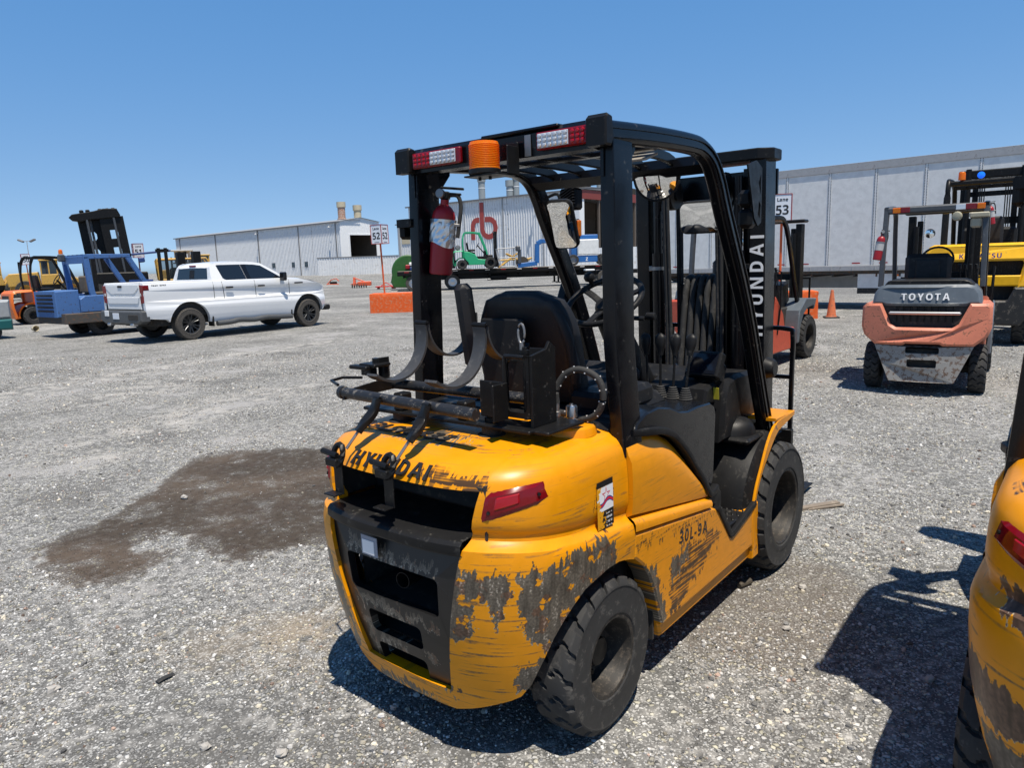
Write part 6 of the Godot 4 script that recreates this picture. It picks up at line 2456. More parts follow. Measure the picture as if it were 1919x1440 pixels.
func concrete_block(at: Vector3, heading: float, w: float, label: String) -> void:
	var b := MB.new()
	var n := noise(61 + int(w * 10), 3.0, FastNoiseLite.TYPE_SIMPLEX_SMOOTH, 4)
	# a subdivided box with knocked corners
	var S := Vector3(w, 0.72, 0.62)
	var N := Vector3i(22, 9, 8)
	for ax in 3:
		var i := (ax + 1) % 3
		var j := (ax + 2) % 3
		for sg: float in [-1.0, 1.0]:
			var rows := []
			for a in N[j] + 1:
				var row := PackedVector3Array()
				for c in N[i] + 1:
					var p := Vector3.ZERO
					p[ax] = sg
					p[i] = -1.0 + 2.0 * c / N[i]
					p[j] = (-1.0 + 2.0 * a / N[j]) * sg
					var q := p * S * 0.5
					var e := Vector3(maxf(absf(q.x) - S.x / 2 + 0.05, 0), maxf(q.y - S.y / 2 + 0.05, 0), maxf(absf(q.z) - S.z / 2 + 0.05, 0))
					q -= Vector3(signf(q.x) * e.x, e.y, signf(q.z) * e.z) * (1.0 - 0.05 / maxf(e.length(), 0.05))
					q += q.normalized() * n.get_noise_3dv(q * 3.0) * 0.012
					if n.get_noise_3dv(q * 1.3 + Vector3(9, 0, 0)) > 0.25 and e.length() > 0.05: q *= 0.985
					q.y += S.y / 2
					row.append(q)
				rows.append(row)
			b.grid(rows)
	var o := top("concrete_block", b, M.block_orange, label, "concrete block", at, heading, "orange concrete blocks", 40)
	o.position.y = -0.012

func cone() -> void:
	var at := Vector3(8.27, 0, -18.54)
	var o := thing("traffic_cone", "faded orange traffic cone beside the concrete block under the trailer", "cone", at, 15)
	var b := MB.new()
	b.box(Vector3(0, 0.02, 0), Vector3(0.36, 0.035, 0.36), 0.01)
	part("base", b, M.rubber, o)
	b = MB.new()
	b.lathe([Vector2(0.14, 0.035), Vector2(0.115, 0.06), Vector2(0.035, 0.70), Vector2(0.028, 0.715), Vector2(0.02, 0.712), Vector2(0.09, 0.06)], 24)
	part("cone_body", b, paint("cone_orange", 0.62, 0.16, 0.06, 0.35, 12, 0.6), o, 40)

func van_trailer() -> void:
	# the side wall lies in a plane; local x runs along it towards the camera's right, z out of the wall
	var along := Vector3(0.7357, 0, 0.6773)
	var nrm := Vector3(-0.6773, 0, 0.7357)
	var o := thing("semi_trailer", "long white box trailer with riveted side panels standing across the yard", "trailer")
	var start := Vector3(7.78, 0, -22.81) - along * 4.05
	o.transform = Transform3D(Basis(along, Vector3.UP, nrm), start)
	var L := 16.0
	var skin: Material = M.trailer
	var b := MB.new()
	b.box(Vector3(L / 2, 2.62, -1.28), Vector3(L - 0.02, 2.82, 2.52), 0.01)
	part("box_body", b, skin, o)
	# panels between the posts
	var pw := 1.235
	for i in 13:
		b = MB.new()
		b.box(Vector3(i * pw + pw / 2, 2.62, -0.010), Vector3(pw - 0.006, 2.70, 0.016), 0.002)
		part("panel", b, M.trailer_panels[i % 3], o)
		b = MB.new()
		b.box(Vector3(i * pw + pw, 2.62, 0.003), Vector3(0.085, 2.70, 0.012), 0.003)
		var post := part("post", b, skin, o)
		b = MB.new()
		for k in 66:
			for s in [-1, 1]:
				b.box(Vector3(i * pw + pw + 0.030 * s, 1.29 + k * 0.0405, 0.010), Vector3(0.020, 0.020, 0.006))
		var rv := part("rivet", b, M.rivet, post, 0)
		rv.set_meta("kind", "stuff")
	b = MB.new()
	b.box(Vector3(L / 2, 4.00, 0.0), Vector3(L, 0.22, 0.05), 0.012)
	b.box(Vector3(L / 2, 4.10, -0.02), Vector3(L, 0.02, 0.09), 0.004)
	part("top_rail", b, M.rail_grey, o)
	b = MB.new()
	b.box(Vector3(L / 2, 1.19, 0.0), Vector3(L, 0.15, 0.05), 0.010)
	part("bottom_rail", b, M.rail_grey, o)
	for i in 22:
		b = MB.new()
		b.box(Vector3(0.5 + i * 0.72, 1.33, 0.012), Vector3(0.22, 0.035, 0.004))
		if i % 3 != 2: part("reflector", b, M.ext_red, o, 0)
	for i in 26:
		b = MB.new()
		b.box(Vector3(0.3 + i * 0.6, 1.19, 0.03), Vector3(0.02, 0.13, 0.02))
		part("rail_bracket", b, M.rail_grey, o, 0)
	b = MB.new()
	b.box(Vector3(L / 2, 1.07, -1.28), Vector3(L - 0.1, 0.10, 2.3))
	for i in 26: b.box(Vector3(0.3 + i * 0.6, 0.99, -1.28), Vector3(0.05, 0.10, 2.3))
	part("underframe", b, M.deck_rust, o, 0)
	b = MB.new()
	b.box(Vector3(8.2, 0.80, -2.42), Vector3(8.4, 0.56, 0.03), 0.004)
	part("side_skirt", b, skin, o)
	b = MB.new()
	b.box(Vector3(9.9, 0.84, -0.15), Vector3(5.8, 0.48, 0.03), 0.004)
	part("side_skirt", b, skin, o)
	b = MB.new()
	b.box(Vector3(9.9, 0.54, -0.14), Vector3(5.8, 0.16, 0.02), 0.004)
	part("skirt_flap", b, M.rubber, o)
	b = MB.new()
	b.box(Vector3(8.0, 0.98, -0.12), Vector3(0.16, 0.055, 0.02), 0.02)
	part("marker_lamp", b, M.amber, o)
	for x: float in [2.2, 3.4]:
		for z: float in [-0.35, -0.72, -1.85, -2.2]:
			var w := Node3D.new()
			w.name = "wheel"
			o.add_child(w, true)
			w.position = Vector3(x, 0.50, z)
			w.rotation.y = -PI / 2 if z > -1.2 else PI / 2
			put("tyre", M.tyre_truck, M.rubber, w)
			put("rim", M.rim_truck, M.steel_dull, w)
	for s in [0.0]:
		b = MB.new()
		for z in [-0.5, -2.0]:
			b.box(Vector3(13.2, 0.55, z), Vector3(0.12, 1.0, 0.12), 0.01)
			b.box(Vector3(13.2, 0.04, z), Vector3(0.3, 0.05, 0.3), 0.01)
		part("landing_leg", b, M.rail_grey, o)

# ------------------------------------------------------------------ white pickup
func banded(b: MB, poly: PackedVector2Array, ys: Array, vf: Callable, v_in := 0.0) -> void:
	for i in ys.size() - 1:
		var r := PackedVector2Array([Vector2(-99, ys[i]), Vector2(99, ys[i]), Vector2(99, ys[i + 1]), Vector2(-99, ys[i + 1])])
		for q: PackedVector2Array in Geometry2D.intersect_polygons(poly, r):
			var ix := Geometry2D.triangulate_polygon(q)
			for k in range(0, ix.size(), 3):
				var t := [q[ix[k]], q[ix[k + 1]], q[ix[k + 2]]]
				if (t[1] - t[0]).cross(t[2] - t[0]) < 0: t = [t[0], t[2], t[1]]
				b.tri(P(t[0].x, vf.call(t[0]), t[0].y), P(t[1].x, vf.call(t[1]), t[1].y), P(t[2].x, vf.call(t[2]), t[2].y))
	# turned-in edge
	var pc := poly
	if Geometry2D.is_polygon_clockwise(pc):
		pc = pc.duplicate(); pc.reverse()
	for i in pc.size():
		var a := pc[i]
		var c := pc[(i + 1) % pc.size()]
		b.quad(P(a.x, vf.call(a) - 0.10, a.y), P(c.x, vf.call(c) - 0.10, c.y), P(c.x, vf.call(c), c.y), P(a.x, vf.call(a), a.y))

func arch_pts(cx: float, cy: float, r: float, a0: float, a1: float, n: int) -> Array:
	var o := []
	for i in n + 1:
		o.append(Vector2(cx, cy) + Vector2.from_angle(deg_to_rad(lerpf(a0, a1, float(i) / n))) * r)
	return o

func pickup() -> void:
	var o := thing("pickup_truck", "white crew cab pickup truck with dark alloy wheels parked on the gravel", "pickup truck", Vector3(-8.884, 0, -18.895), 35.2)
	var vf := func(p: Vector2) -> float:
		var t := [[0.38, 0.93], [0.60, 0.972], [0.80, 0.995], [0.86, 0.990], [0.92, 0.968], [1.15, 0.975], [1.36, 0.962], [1.45, 0.935], [1.48, 0.90]]
		var w: float = t[-1][1]
		for i in t.size() - 1:
			if p.y <= t[i + 1][0]:
				w = lerpf(t[i][1], t[i + 1][1], clampf((p.y - t[i][0]) / (t[i + 1][0] - t[i][0]), 0, 1))
				break
		for c in [0.0, 3.745]:      # flared arches
			var d := p.distance_to(Vector2(c, 0.42))
			w += 0.035 * (1.0 - smoothstep(0.56, 0.72, d))
		if p.x > 4.0: w -= 0.55 * pow(p.x - 4.0, 2.0)
		return w
	var poly := PackedVector2Array()
	poly.append_array(PackedVector2Array([Vector2(-1.12, 0.80), Vector2(-1.12, 1.40), Vector2(-1.10, 1.475)]))
	for i in 13: poly.append(Vector2(lerpf(-1.0, 3.05, i / 12.0), 1.475 - 0.02 * i / 12.0))
	poly.append_array(PackedVector2Array([Vector2(3.25, 1.44), Vector2(3.6, 1.40), Vector2(3.95, 1.335), Vector2(4.25, 1.255), Vector2(4.42, 1.18), Vector2(4.46, 1.0), Vector2(4.48, 0.75), Vector2(4.45, 0.56), Vector2(4.32, 0.50)]))
	poly.append_array(PackedVector2Array(arch_pts(3.745, 0.42, 0.55, 5, 180, 16)))
	for i in 7: poly.append(Vector2(lerpf(3.15, 0.62, i / 6.0), 0.41))
	poly.append_array(PackedVector2Array(arch_pts(0.0, 0.42, 0.55, 0, 172, 16)))
	poly.append(Vector2(-0.60, 0.56)); poly.append(Vector2(-1.10, 0.62))
	var b := MB.new()
	banded(b, poly, [0.38, 0.50, 0.60, 0.70, 0.80, 0.86, 0.92, 1.03, 1.15, 1.28, 1.36, 1.45, 1.50], vf)
	var body := part("body_side", b, M.car_white, o, 30)
	part("body_side", mir(b), M.car_white, o, 30)
	# hood, cowl and front
	b = MB.new()
	var rows := []
	for q in [[2.95, 1.455, 0.90], [3.2, 1.48, 0.90], [3.6, 1.46, 0.90], [3.95, 1.40, 0.89], [4.25, 1.31, 0.86], [4.48, 1.20, 0.78], [4.56, 1.10, 0.76], [4.58, 0.80, 0.77], [4.56, 0.58, 0.76], [4.45, 0.50, 0.75]]:
		var row := PackedVector3Array()
		for k in 9:
			var t := -1.0 + k / 4.0
			row.append(P(q[0] - 0.10 * t * t * (1.0 if q[0] > 4.3 else 0.0), t * q[2] * (1.045 if absf(t) == 1.0 else 1.0), q[1] - 0.03 * t * t - (0.02 if absf(t) == 1.0 and q[0] < 4.4 else 0.0)))
		rows.append(row)
	b.grid(rows)
	part("hood", b, M.car_white, o, 40)
	b = MB.new()
	b.box(P(4.57, 0, 0.90), Vector3(1.40, 0.34, 0.06), 0.02)
	b.box(P(4.55, 0, 0.52), Vector3(1.80, 0.16, 0.22), 0.04)
	part("grille", b, M.plastic, o)
	# cab
	b = MB.new()
	var gv := func(p: Vector2) -> float: return lerpf(0.905, 0.735, clampf((p.y - 1.45) / 0.47, 0, 1))
	var cabp := PackedVector2Array([Vector2(0.735, 1.44), Vector2(0.76, 1.62), Vector2(0.80, 1.80), Vector2(0.86, 1.88), Vector2(0.98, 1.925), Vector2(1.5, 1.945), Vector2(2.1, 1.925), Vector2(2.36, 1.885), Vector2(2.75, 1.66), Vector2(3.10, 1.44)])
	banded(b, cabp, [1.43, 1.55, 1.66, 1.78, 1.86, 1.90, 1.96], gv)
	part("cab_side", b, M.car_white, o, 30)
	part("cab_side", mir(b), M.car_white, o, 30)
	b = MB.new()
	rows = []
	for q in [[0.79, 1.80, 0.76], [0.84, 1.885, 0.745], [0.98, 1.935, 0.735], [1.5, 1.965, 0.735], [2.1, 1.945, 0.735], [2.34, 1.90, 0.74]]:
		var row := PackedVector3Array()
		for k in 9:
			var t := -1.0 + k / 4.0
			row.append(P(q[0], t * q[2], q[1] - 0.03 * pow(t, 4.0)))
		rows.append(row)
	b.grid(rows)
	part("roof", b, M.car_white, o, 40)
	# glass
	var win := func(pts: Array, off: float) -> MB:
		var w := MB.new()
		banded(w, PackedVector2Array(pts), [1.40, 1.55, 1.70, 1.95], func(p: Vector2) -> float: return gv.call(p) + off)
		return w
	var w1: MB = win.call([Vector2(0.985, 1.85), Vector2(1.02, 1.865), Vector2(1.70, 1.865), Vector2(1.79, 1.455), Vector2(1.18, 1.46), Vector2(1.08, 1.52)], 0.006)
	var w2: MB = win.call([Vector2(1.86, 1.865), Vector2(2.14, 1.85), Vector2(2.34, 1.82), Vector2(2.93, 1.47), Vector2(2.90, 1.45), Vector2(1.93, 1.45)], 0.006)
	for w: MB in [w1, w2]:
		part("side_window", w, M.glass_dark, o, 20)
		part("side_window", mir(w), M.glass_dark, o, 20)
	var bp: MB = win.call([Vector2(1.71, 1.865), Vector2(1.86, 1.865), Vector2(1.93, 1.455), Vector2(1.80, 1.455)], 0.004)
	part("door_pillar", bp, M.plastic_gloss, o)
	b = MB.new()
	b.quad(P(0.742, -0.72, 1.50), P(0.742, 0.72, 1.50), P(0.795, 0.66, 1.80), P(0.795, -0.66, 1.80))
	part("rear_window", b, M.glass_dark, o, 0)
	b = MB.new()
	b.quad(P(0.742, -0.12, 1.53), P(0.741, 0.10, 1.53), P(0.785, 0.10, 1.75), P(0.785, -0.12, 1.75))
	b.x = Transform3D(Basis(), Vector3(0, 0, 0.004))
	part("rear_window_frame", b, M.plastic, o, 0)
	b = MB.new()
	b.quad(P(0.735, -0.90, 1.44), P(0.735, 0.90, 1.44), P(0.742, 0.90, 1.50), P(0.742, -0.90, 1.50))
	b.quad(P(0.742, 0.72, 1.50), P(0.742, 0.90, 1.50), P(0.80, 0.77, 1.81), P(0.795, 0.66, 1.80))
	b.quad(P(0.742, -0.90, 1.50), P(0.742, -0.72, 1.50), P(0.795, -0.66, 1.80), P(0.80, -0.77, 1.81))
	part("cab_back", b, M.car_white, o)
	b = MB.new()
	b.quad(P(2.36, 0.73, 1.89), P(3.08, 0.88, 1.46), P(3.08, -0.88, 1.46), P(2.36, -0.73, 1.89))
	part("windscreen", b, M.glass_dark, o, 0)
	b = MB.new()
	b.box(P(0.80, 0.0, 1.855), Vector3(0.30, 0.035, 0.03), 0.01)
	part("high_brake_lamp", b, M.red_lens, o)
	# door seams and handles
	for q in [[0.99, 1.44, 1.06, 0.55], [1.99, 1.44, 2.0, 0.52], [3.12, 1.42, 3.10, 0.55], [0.735, 1.46, 0.735, 0.45]]:
		b = MB.new()
		var pth := PackedVector3Array()
		for k in 9:
			var p := Vector2(lerpf(q[0], q[2], k / 8.0), lerpf(q[1], q[3], k / 8.0))
			pth.append(P(p.x, vf.call(p) + 0.0005, p.y))
		b.sweep(pth, MB.rrect(0.005, 0.018, 0.001, 1), Vector3.RIGHT)
		part("door_seam", b, M.plastic, o)
	for u in [1.13, 2.12]:
		b = MB.new()
		b.box(P(u + 0.06, 0.985, 1.27), Vector3(0.03, 0.045, 0.23), 0.014)
		part("door_handle", b, M.plastic_gloss, o, 40)
	b = MB.new()
	b.box(P(2.86, 1.08, 1.50), Vector3(0.22, 0.24, 0.12), 0.03)
	b.box(P(2.90, 0.97, 1.46), Vector3(0.12, 0.05, 0.06), 0.01)
	part("door_mirror", b, M.plastic_gloss, o, 40)
	part("door_mirror", mir(b), M.plastic_gloss, o, 40)
	# bed and tailgate
	b = MB.new()
	for sg: float in [-1.0, 1.0]:
		b.box(P(-0.18, 0.855 * sg, 1.475), Vector3(0.13, 0.03, 1.84), 0.01)
		b.box(P(-0.18, 0.80 * sg, 1.18), Vector3(0.04, 0.58, 1.80))
	b.box(P(-0.18, 0, 0.86), Vector3(1.64, 0.05, 1.80))
	b.box(P(0.70, 0, 1.15), Vector3(1.64, 0.60, 0.04))
	part("cargo_bed", b, M.car_white, o)
	b = MB.new()
	rear_prism(b, [Vector2(-0.80, 0.84), Vector2(0.80, 0.84), Vector2(0.80, 1.47), Vector2(-0.80, 1.47)], -1.13, -1.05, 0.012)
	var tg := part("tailgate", b, M.car_white, o)
	b = MB.new()
	rear_prism(b, [Vector2(-0.78, 1.44), Vector2(-0.78, 1.36), Vector2(-0.55, 1.22), Vector2(0.55, 1.22), Vector2(0.78, 1.36), Vector2(0.78, 1.44)], -1.142, -1.12, 0.008)
	rear_prism(b, [Vector2(-0.78, 1.14), Vector2(-0.70, 0.98), Vector2(0.70, 0.98), Vector2(0.78, 1.14)], -1.145, -1.12, 0.008)
	part("tailgate_press", b, M.car_white, tg)
	b = MB.new()
	b.box(P(-1.148, -0.08, 1.40), Vector3(0.20, 0.055, 0.02), 0.01)
	part("tailgate_handle", b, M.plastic, tg)
	letters_on(tg, "lettering", "CHEVROLET", 0.070, 0.006, M.car_white, func(x: float) -> Transform3D: return Transform3D(Basis(), P(-1.133, x, 1.18)), 0.05)
	for sg: float in [-1.0, 1.0]:
		b = MB.new()
		rear_prism(b, [Vector2(0.805 * sg, 0.98), Vector2(0.945 * sg, 1.0), Vector2(0.955 * sg, 1.14), Vector2(0.925 * sg, 1.20), Vector2(0.975 * sg, 1.32), Vector2(0.965 * sg, 1.42), Vector2(0.805 * sg, 1.43)], -1.135, -0.98, 0.01)
		var tl := part("tail_light", b, M.red_lens, o)
		b = MB.new()
		b.box(P(-1.138, 0.845 * sg, 1.20), Vector3(0.06, 0.07, 0.01), 0.003)
		part("reverse_lens", b, M.clear_lens, tl)
	b = MB.new()
	rear_prism(b, [Vector2(-0.98, 0.56), Vector2(-0.98, 0.78), Vector2(-0.94, 0.82), Vector2(0.94, 0.82), Vector2(0.98, 0.78), Vector2(0.98, 0.56), Vector2(0.80, 0.48), Vector2(-0.80, 0.48)], -1.26, -1.0, 0.04)
	var bu := part("rear_bumper", b, M.bumper_grey, o)
	b = MB.new()
	b.box(P(-1.265, -0.62, 0.74), Vector3(0.20, 0.14, 0.02), 0.01)
	part("bumper_insert", b, M.car_white, bu)
	b = MB.new()
	b.box(P(-1.268, -0.18, 0.68), Vector3(0.30, 0.15, 0.01), 0.004)
	part("number_plate", b, M.sign_white, bu)
	b = MB.new()
	b.box(P(-1.262, 0.62, 0.66), Vector3(0.44, 0.13, 0.02), 0.03)
	part("step_recess", b, M.dark, bu)
	for w in [-0.55, 0.55]:
		b = MB.new()
		b.box(P(-1.22, w, 0.47), Vector3(0.16, 0.07, 0.14), 0.02)
		part("exhaust_tip", b, M.steel, bu)
	# underside and running boards
	b = MB.new()
	b.box(P(1.8, 0, 0.50), Vector3(1.5, 0.22, 5.2), 0.03)
	b.box(P(0, 0, 0.40), Vector3(1.5, 0.10, 0.12))
	for c in [0.0, 3.745]:
		b.box(P(c, 0, 0.80), Vector3(1.76, 0.42, 1.12), 0.02)
	part("underbody", b, M.dark, o)
	b = MB.new()
	b.tube(smooth_path([P(0.70, 1.03, 0.36), P(1.1, 1.06, 0.37), P(1.35, 1.06, 0.40), P(1.8, 1.06, 0.37), P(2.2, 1.06, 0.40), P(2.7, 1.06, 0.375), P(3.05, 1.03, 0.36)], 5), 0.07, 10)
	part("running_board", b, M.bumper_grey, o, 50)
	for u: float in [0.62, 3.12]:
		b = MB.new()
		b.box(P(u, 0.90, 0.42), Vector3(0.24, 0.26, 0.03), 0.01)
		part("mud_flap", b, M.plastic, o)
	b = MB.new()
	b.box(P(3.45, 0.985, 1.30), Vector3(0.008, 0.04, 0.30), 0.002)
	part("badge", b, M.letter_black, o)
	for k in 2:
		put("bed_sticker", text_mesh("TRAIL BOSS", 0.05, 0.003), M.letter_black, o, Transform3D(Basis(Vector3(0, 0, -1), Vector3.UP, Vector3.RIGHT), P(-0.72, 0.953, 1.395))) if k == 0 else null
	# wheels
	var rim := MB.new()
	rim.lathe([Vector2(0.235, 0.02), Vector2(0.25, 0.11), Vector2(0.246, 0.125), Vector2(0.232, 0.12), Vector2(0.215, -0.02), Vector2(0.0, -0.02)], 40, Vector3.ZERO, Vector3.RIGHT)
	for k in 6:
		for s in [-0.16, 0.16]:
			var a: float = k * TAU / 6 + s
			var a2: float = k * TAU / 6 + s * 1.25
			rim.sweep(PackedVector3Array([Vector3(0.075, cos(a) * 0.05, sin(a) * 0.05), Vector3(0.085, cos(a2) * 0.15, sin(a2) * 0.15), Vector3(0.105, cos(a2) * 0.235, sin(a2) * 0.235)]), MB.rrect(0.034, 0.03, 0.006, 1), Vector3.RIGHT)
	rim.cyl(Vector3(0.05, 0, 0), Vector3(0.10, 0, 0), 0.062, 0.05, 16)
	var rm := rim.mesh(35)
	var ty := tyre_mesh(0.405, 0.275, 0.245, 40, 0.010)
	for u: float in [0.0, 3.745]:
		for sg: float in [-1.0, 1.0]:
			var w := Node3D.new()
			w.name = "wheel"
			o.add_child(w, true)
			w.position = P(u, 0.865 * sg, 0.405)
			if sg < 0: w.rotation.y = PI
			put("tyre", ty, M.rubber_dusty, w)
			put("rim", rm, M.alloy_dark, w)

# ------------------------------------------------------------------ small lift truck in side view
func profile_forklift(label: String, at: Vector3, heading: float, mb: Material, mg: Material, group: String, sc := 1.0, tank := false) -> Node3D:
	var o := thing("forklift", label, "forklift", at, heading, group)
	o.scale = Vector3.ONE * sc
	var b := MB.new()
	side_prism(b, poly_u([[-0.50, 0.20], [-0.57, 0.55], [-0.58, 0.80], [-0.55, 1.02], [-0.45, 1.10], [0.05, 1.12], [0.10, 1.05], [0.10, 0.68]] + arch_list(0.0, 0.29, 0.37, 60, 178, 8) + [[-0.36, 0.22]]), -0.55, 0.55, 0.06)
	var cw := part("counterweight", b, mb, o, 32)
	b = MB.new()
	rear_prism(b, [Vector2(-0.36, 0.78), Vector2(-0.28, 0.66), Vector2(0.28, 0.66), Vector2(0.36, 0.78), Vector2(0.30, 0.95), Vector2(-0.30, 0.95)], -0.585, -0.45, 0.004)
	part("grille", b, M.dark, cw)
	b = MB.new()
	side_prism(b, poly_u([[0.11, 1.08], [0.45, 1.02], [0.80, 0.86], [0.95, 0.60], [1.40, 0.55], [1.40, 0.25], [0.40, 0.25], [0.35, 0.42], [0.11, 0.66]]), -0.54, 0.54, 0.03)
	part("side_cover", b, mb, o, 32)
	b = MB.new()
	side_prism(b, poly_u([[0.10, 1.07], [0.5, 1.05], [0.78, 0.98], [0.80, 0.90], [0.45, 1.03], [0.10, 1.09]]), -0.50, 0.50, 0.02)
	b.box(P(0.85, 0, 0.50), Vector3(1.0, 0.5, 1.4))
	b.box(P(1.6, 0, 0.55), Vector3(0.9, 0.55, 0.5), 0.05)
	side_prism(b, poly_u([[1.32, 0.6], [1.36, 1.08], [1.5, 1.12], [1.65, 0.6]]), -0.35, 0.35, 0.03)
	part("chassis", b, M.plastic, o)
	for sg: float in [-1.0, 1.0]:
		b = MB.new()
		b.sweep(smooth_path([P(0.12, 0.49 * sg, 1.05), P(0.08, 0.48 * sg, 1.6), P(0.18, 0.47 * sg, 2.10), P(0.40, 0.47 * sg, 2.16), P(1.0, 0.47 * sg, 2.12), P(1.15, 0.47 * sg, 1.95), P(1.42, 0.48 * sg, 1.25), P(1.52, 0.48 * sg, 0.85)], 4), MB.rrect(0.06, 0.09, 0.015, 2), Vector3.UP)
		part("guard_rail", b, mg, o, 40)
		b = MB.new()
		b.box(P(2.05, 0.36 * sg, 1.14), Vector3(0.09, 2.10, 0.15), 0.008)
		b.box(P(2.02, 0.26 * sg, 1.10), Vector3(0.06, 2.0, 0.09), 0.008)
		part("mast_rail", b, M.black_metal, o)
		b = MB.new()
		side_prism(b, poly_u([[2.18, 0.6], [2.22, 0.6], [2.22, 0.09], [3.2, 0.05], [3.2, 0.035], [2.18, 0.035]]), 0.3 * sg - 0.06, 0.3 * sg + 0.06)
		part("fork", b, M.black_metal, o)
	b = MB.new()
	b.box(P(2.05, 0, 2.16), Vector3(0.82, 0.06, 0.20), 0.02)
	for y in [0.3, 0.6]: b.box(P(2.16, 0, y), Vector3(1.0, 0.10, 0.04))
	part("mast_head", b, M.black_metal, o)
	for k in 5:
		b = MB.new()
		b.box(P(0.68, -0.36 + 0.18 * k, 2.15), Vector3(0.03, 0.04, 0.95), 0.005)
		part("roof_bar", b, mg, o)
	b = MB.new()
	b.x = Transform3D(Basis(Vector3.RIGHT, 0.15), P(0.36, 0, 1.36))
	b.box(Vector3.ZERO, Vector3(0.44, 0.46, 0.10), 0.04)
	b.x = Transform3D()
	b.box(P(0.60, 0, 1.12), Vector3(0.44, 0.12, 0.44), 0.04)
	part("seat", b, M.vinyl, o, 45)
	b = MB.new()
	b.tube(arc(P(0.98, 0, 1.42), Vector3.RIGHT * 0.17, P(0.5, 0, 0.8).normalized() * 0.17, 0, TAU * 19 / 20, 19), 0.016, 8, true)
	b.tube(PackedVector3Array([P(0.98, 0, 1.40), P(1.35, 0, 0.95)]), 0.035, 8)
	part("steering_wheel", b, M.plastic, o, 50)
	if tank:
		b = MB.new()
		b.lathe([Vector2(0, 0), Vector2(0.12, 0.01), Vector2(0.155, 0.06), Vector2(0.155, 0.66), Vector2(0.12, 0.71), Vector2(0, 0.72)], 20, P(-0.22, -0.36, 1.30), Vector3.RIGHT)
		part("gas_bottle", b, M.steel_dull, o)
	for sg in [1.0, -1.0]:
		wheel(o, 0.0, 0.46 * sg, 0.287, 0.175, 0.15, 22, M.tyre_r, M.rim_r, M.hub_r, sg > 0)
		wheel(o, 1.70, 0.49 * sg, 0.348, 0.235, 0.205, 24, M.tyre_f, M.rim_f, M.hub_f, sg > 0)
	return o

func arch_list(cx: float, cy: float, r: float, a0: float, a1: float, n: int) -> Array:
	var o := []
	for p: Vector2 in arch_pts(cx, cy, r, a0, a1, n): o.append([p.x, p.y])
	return o

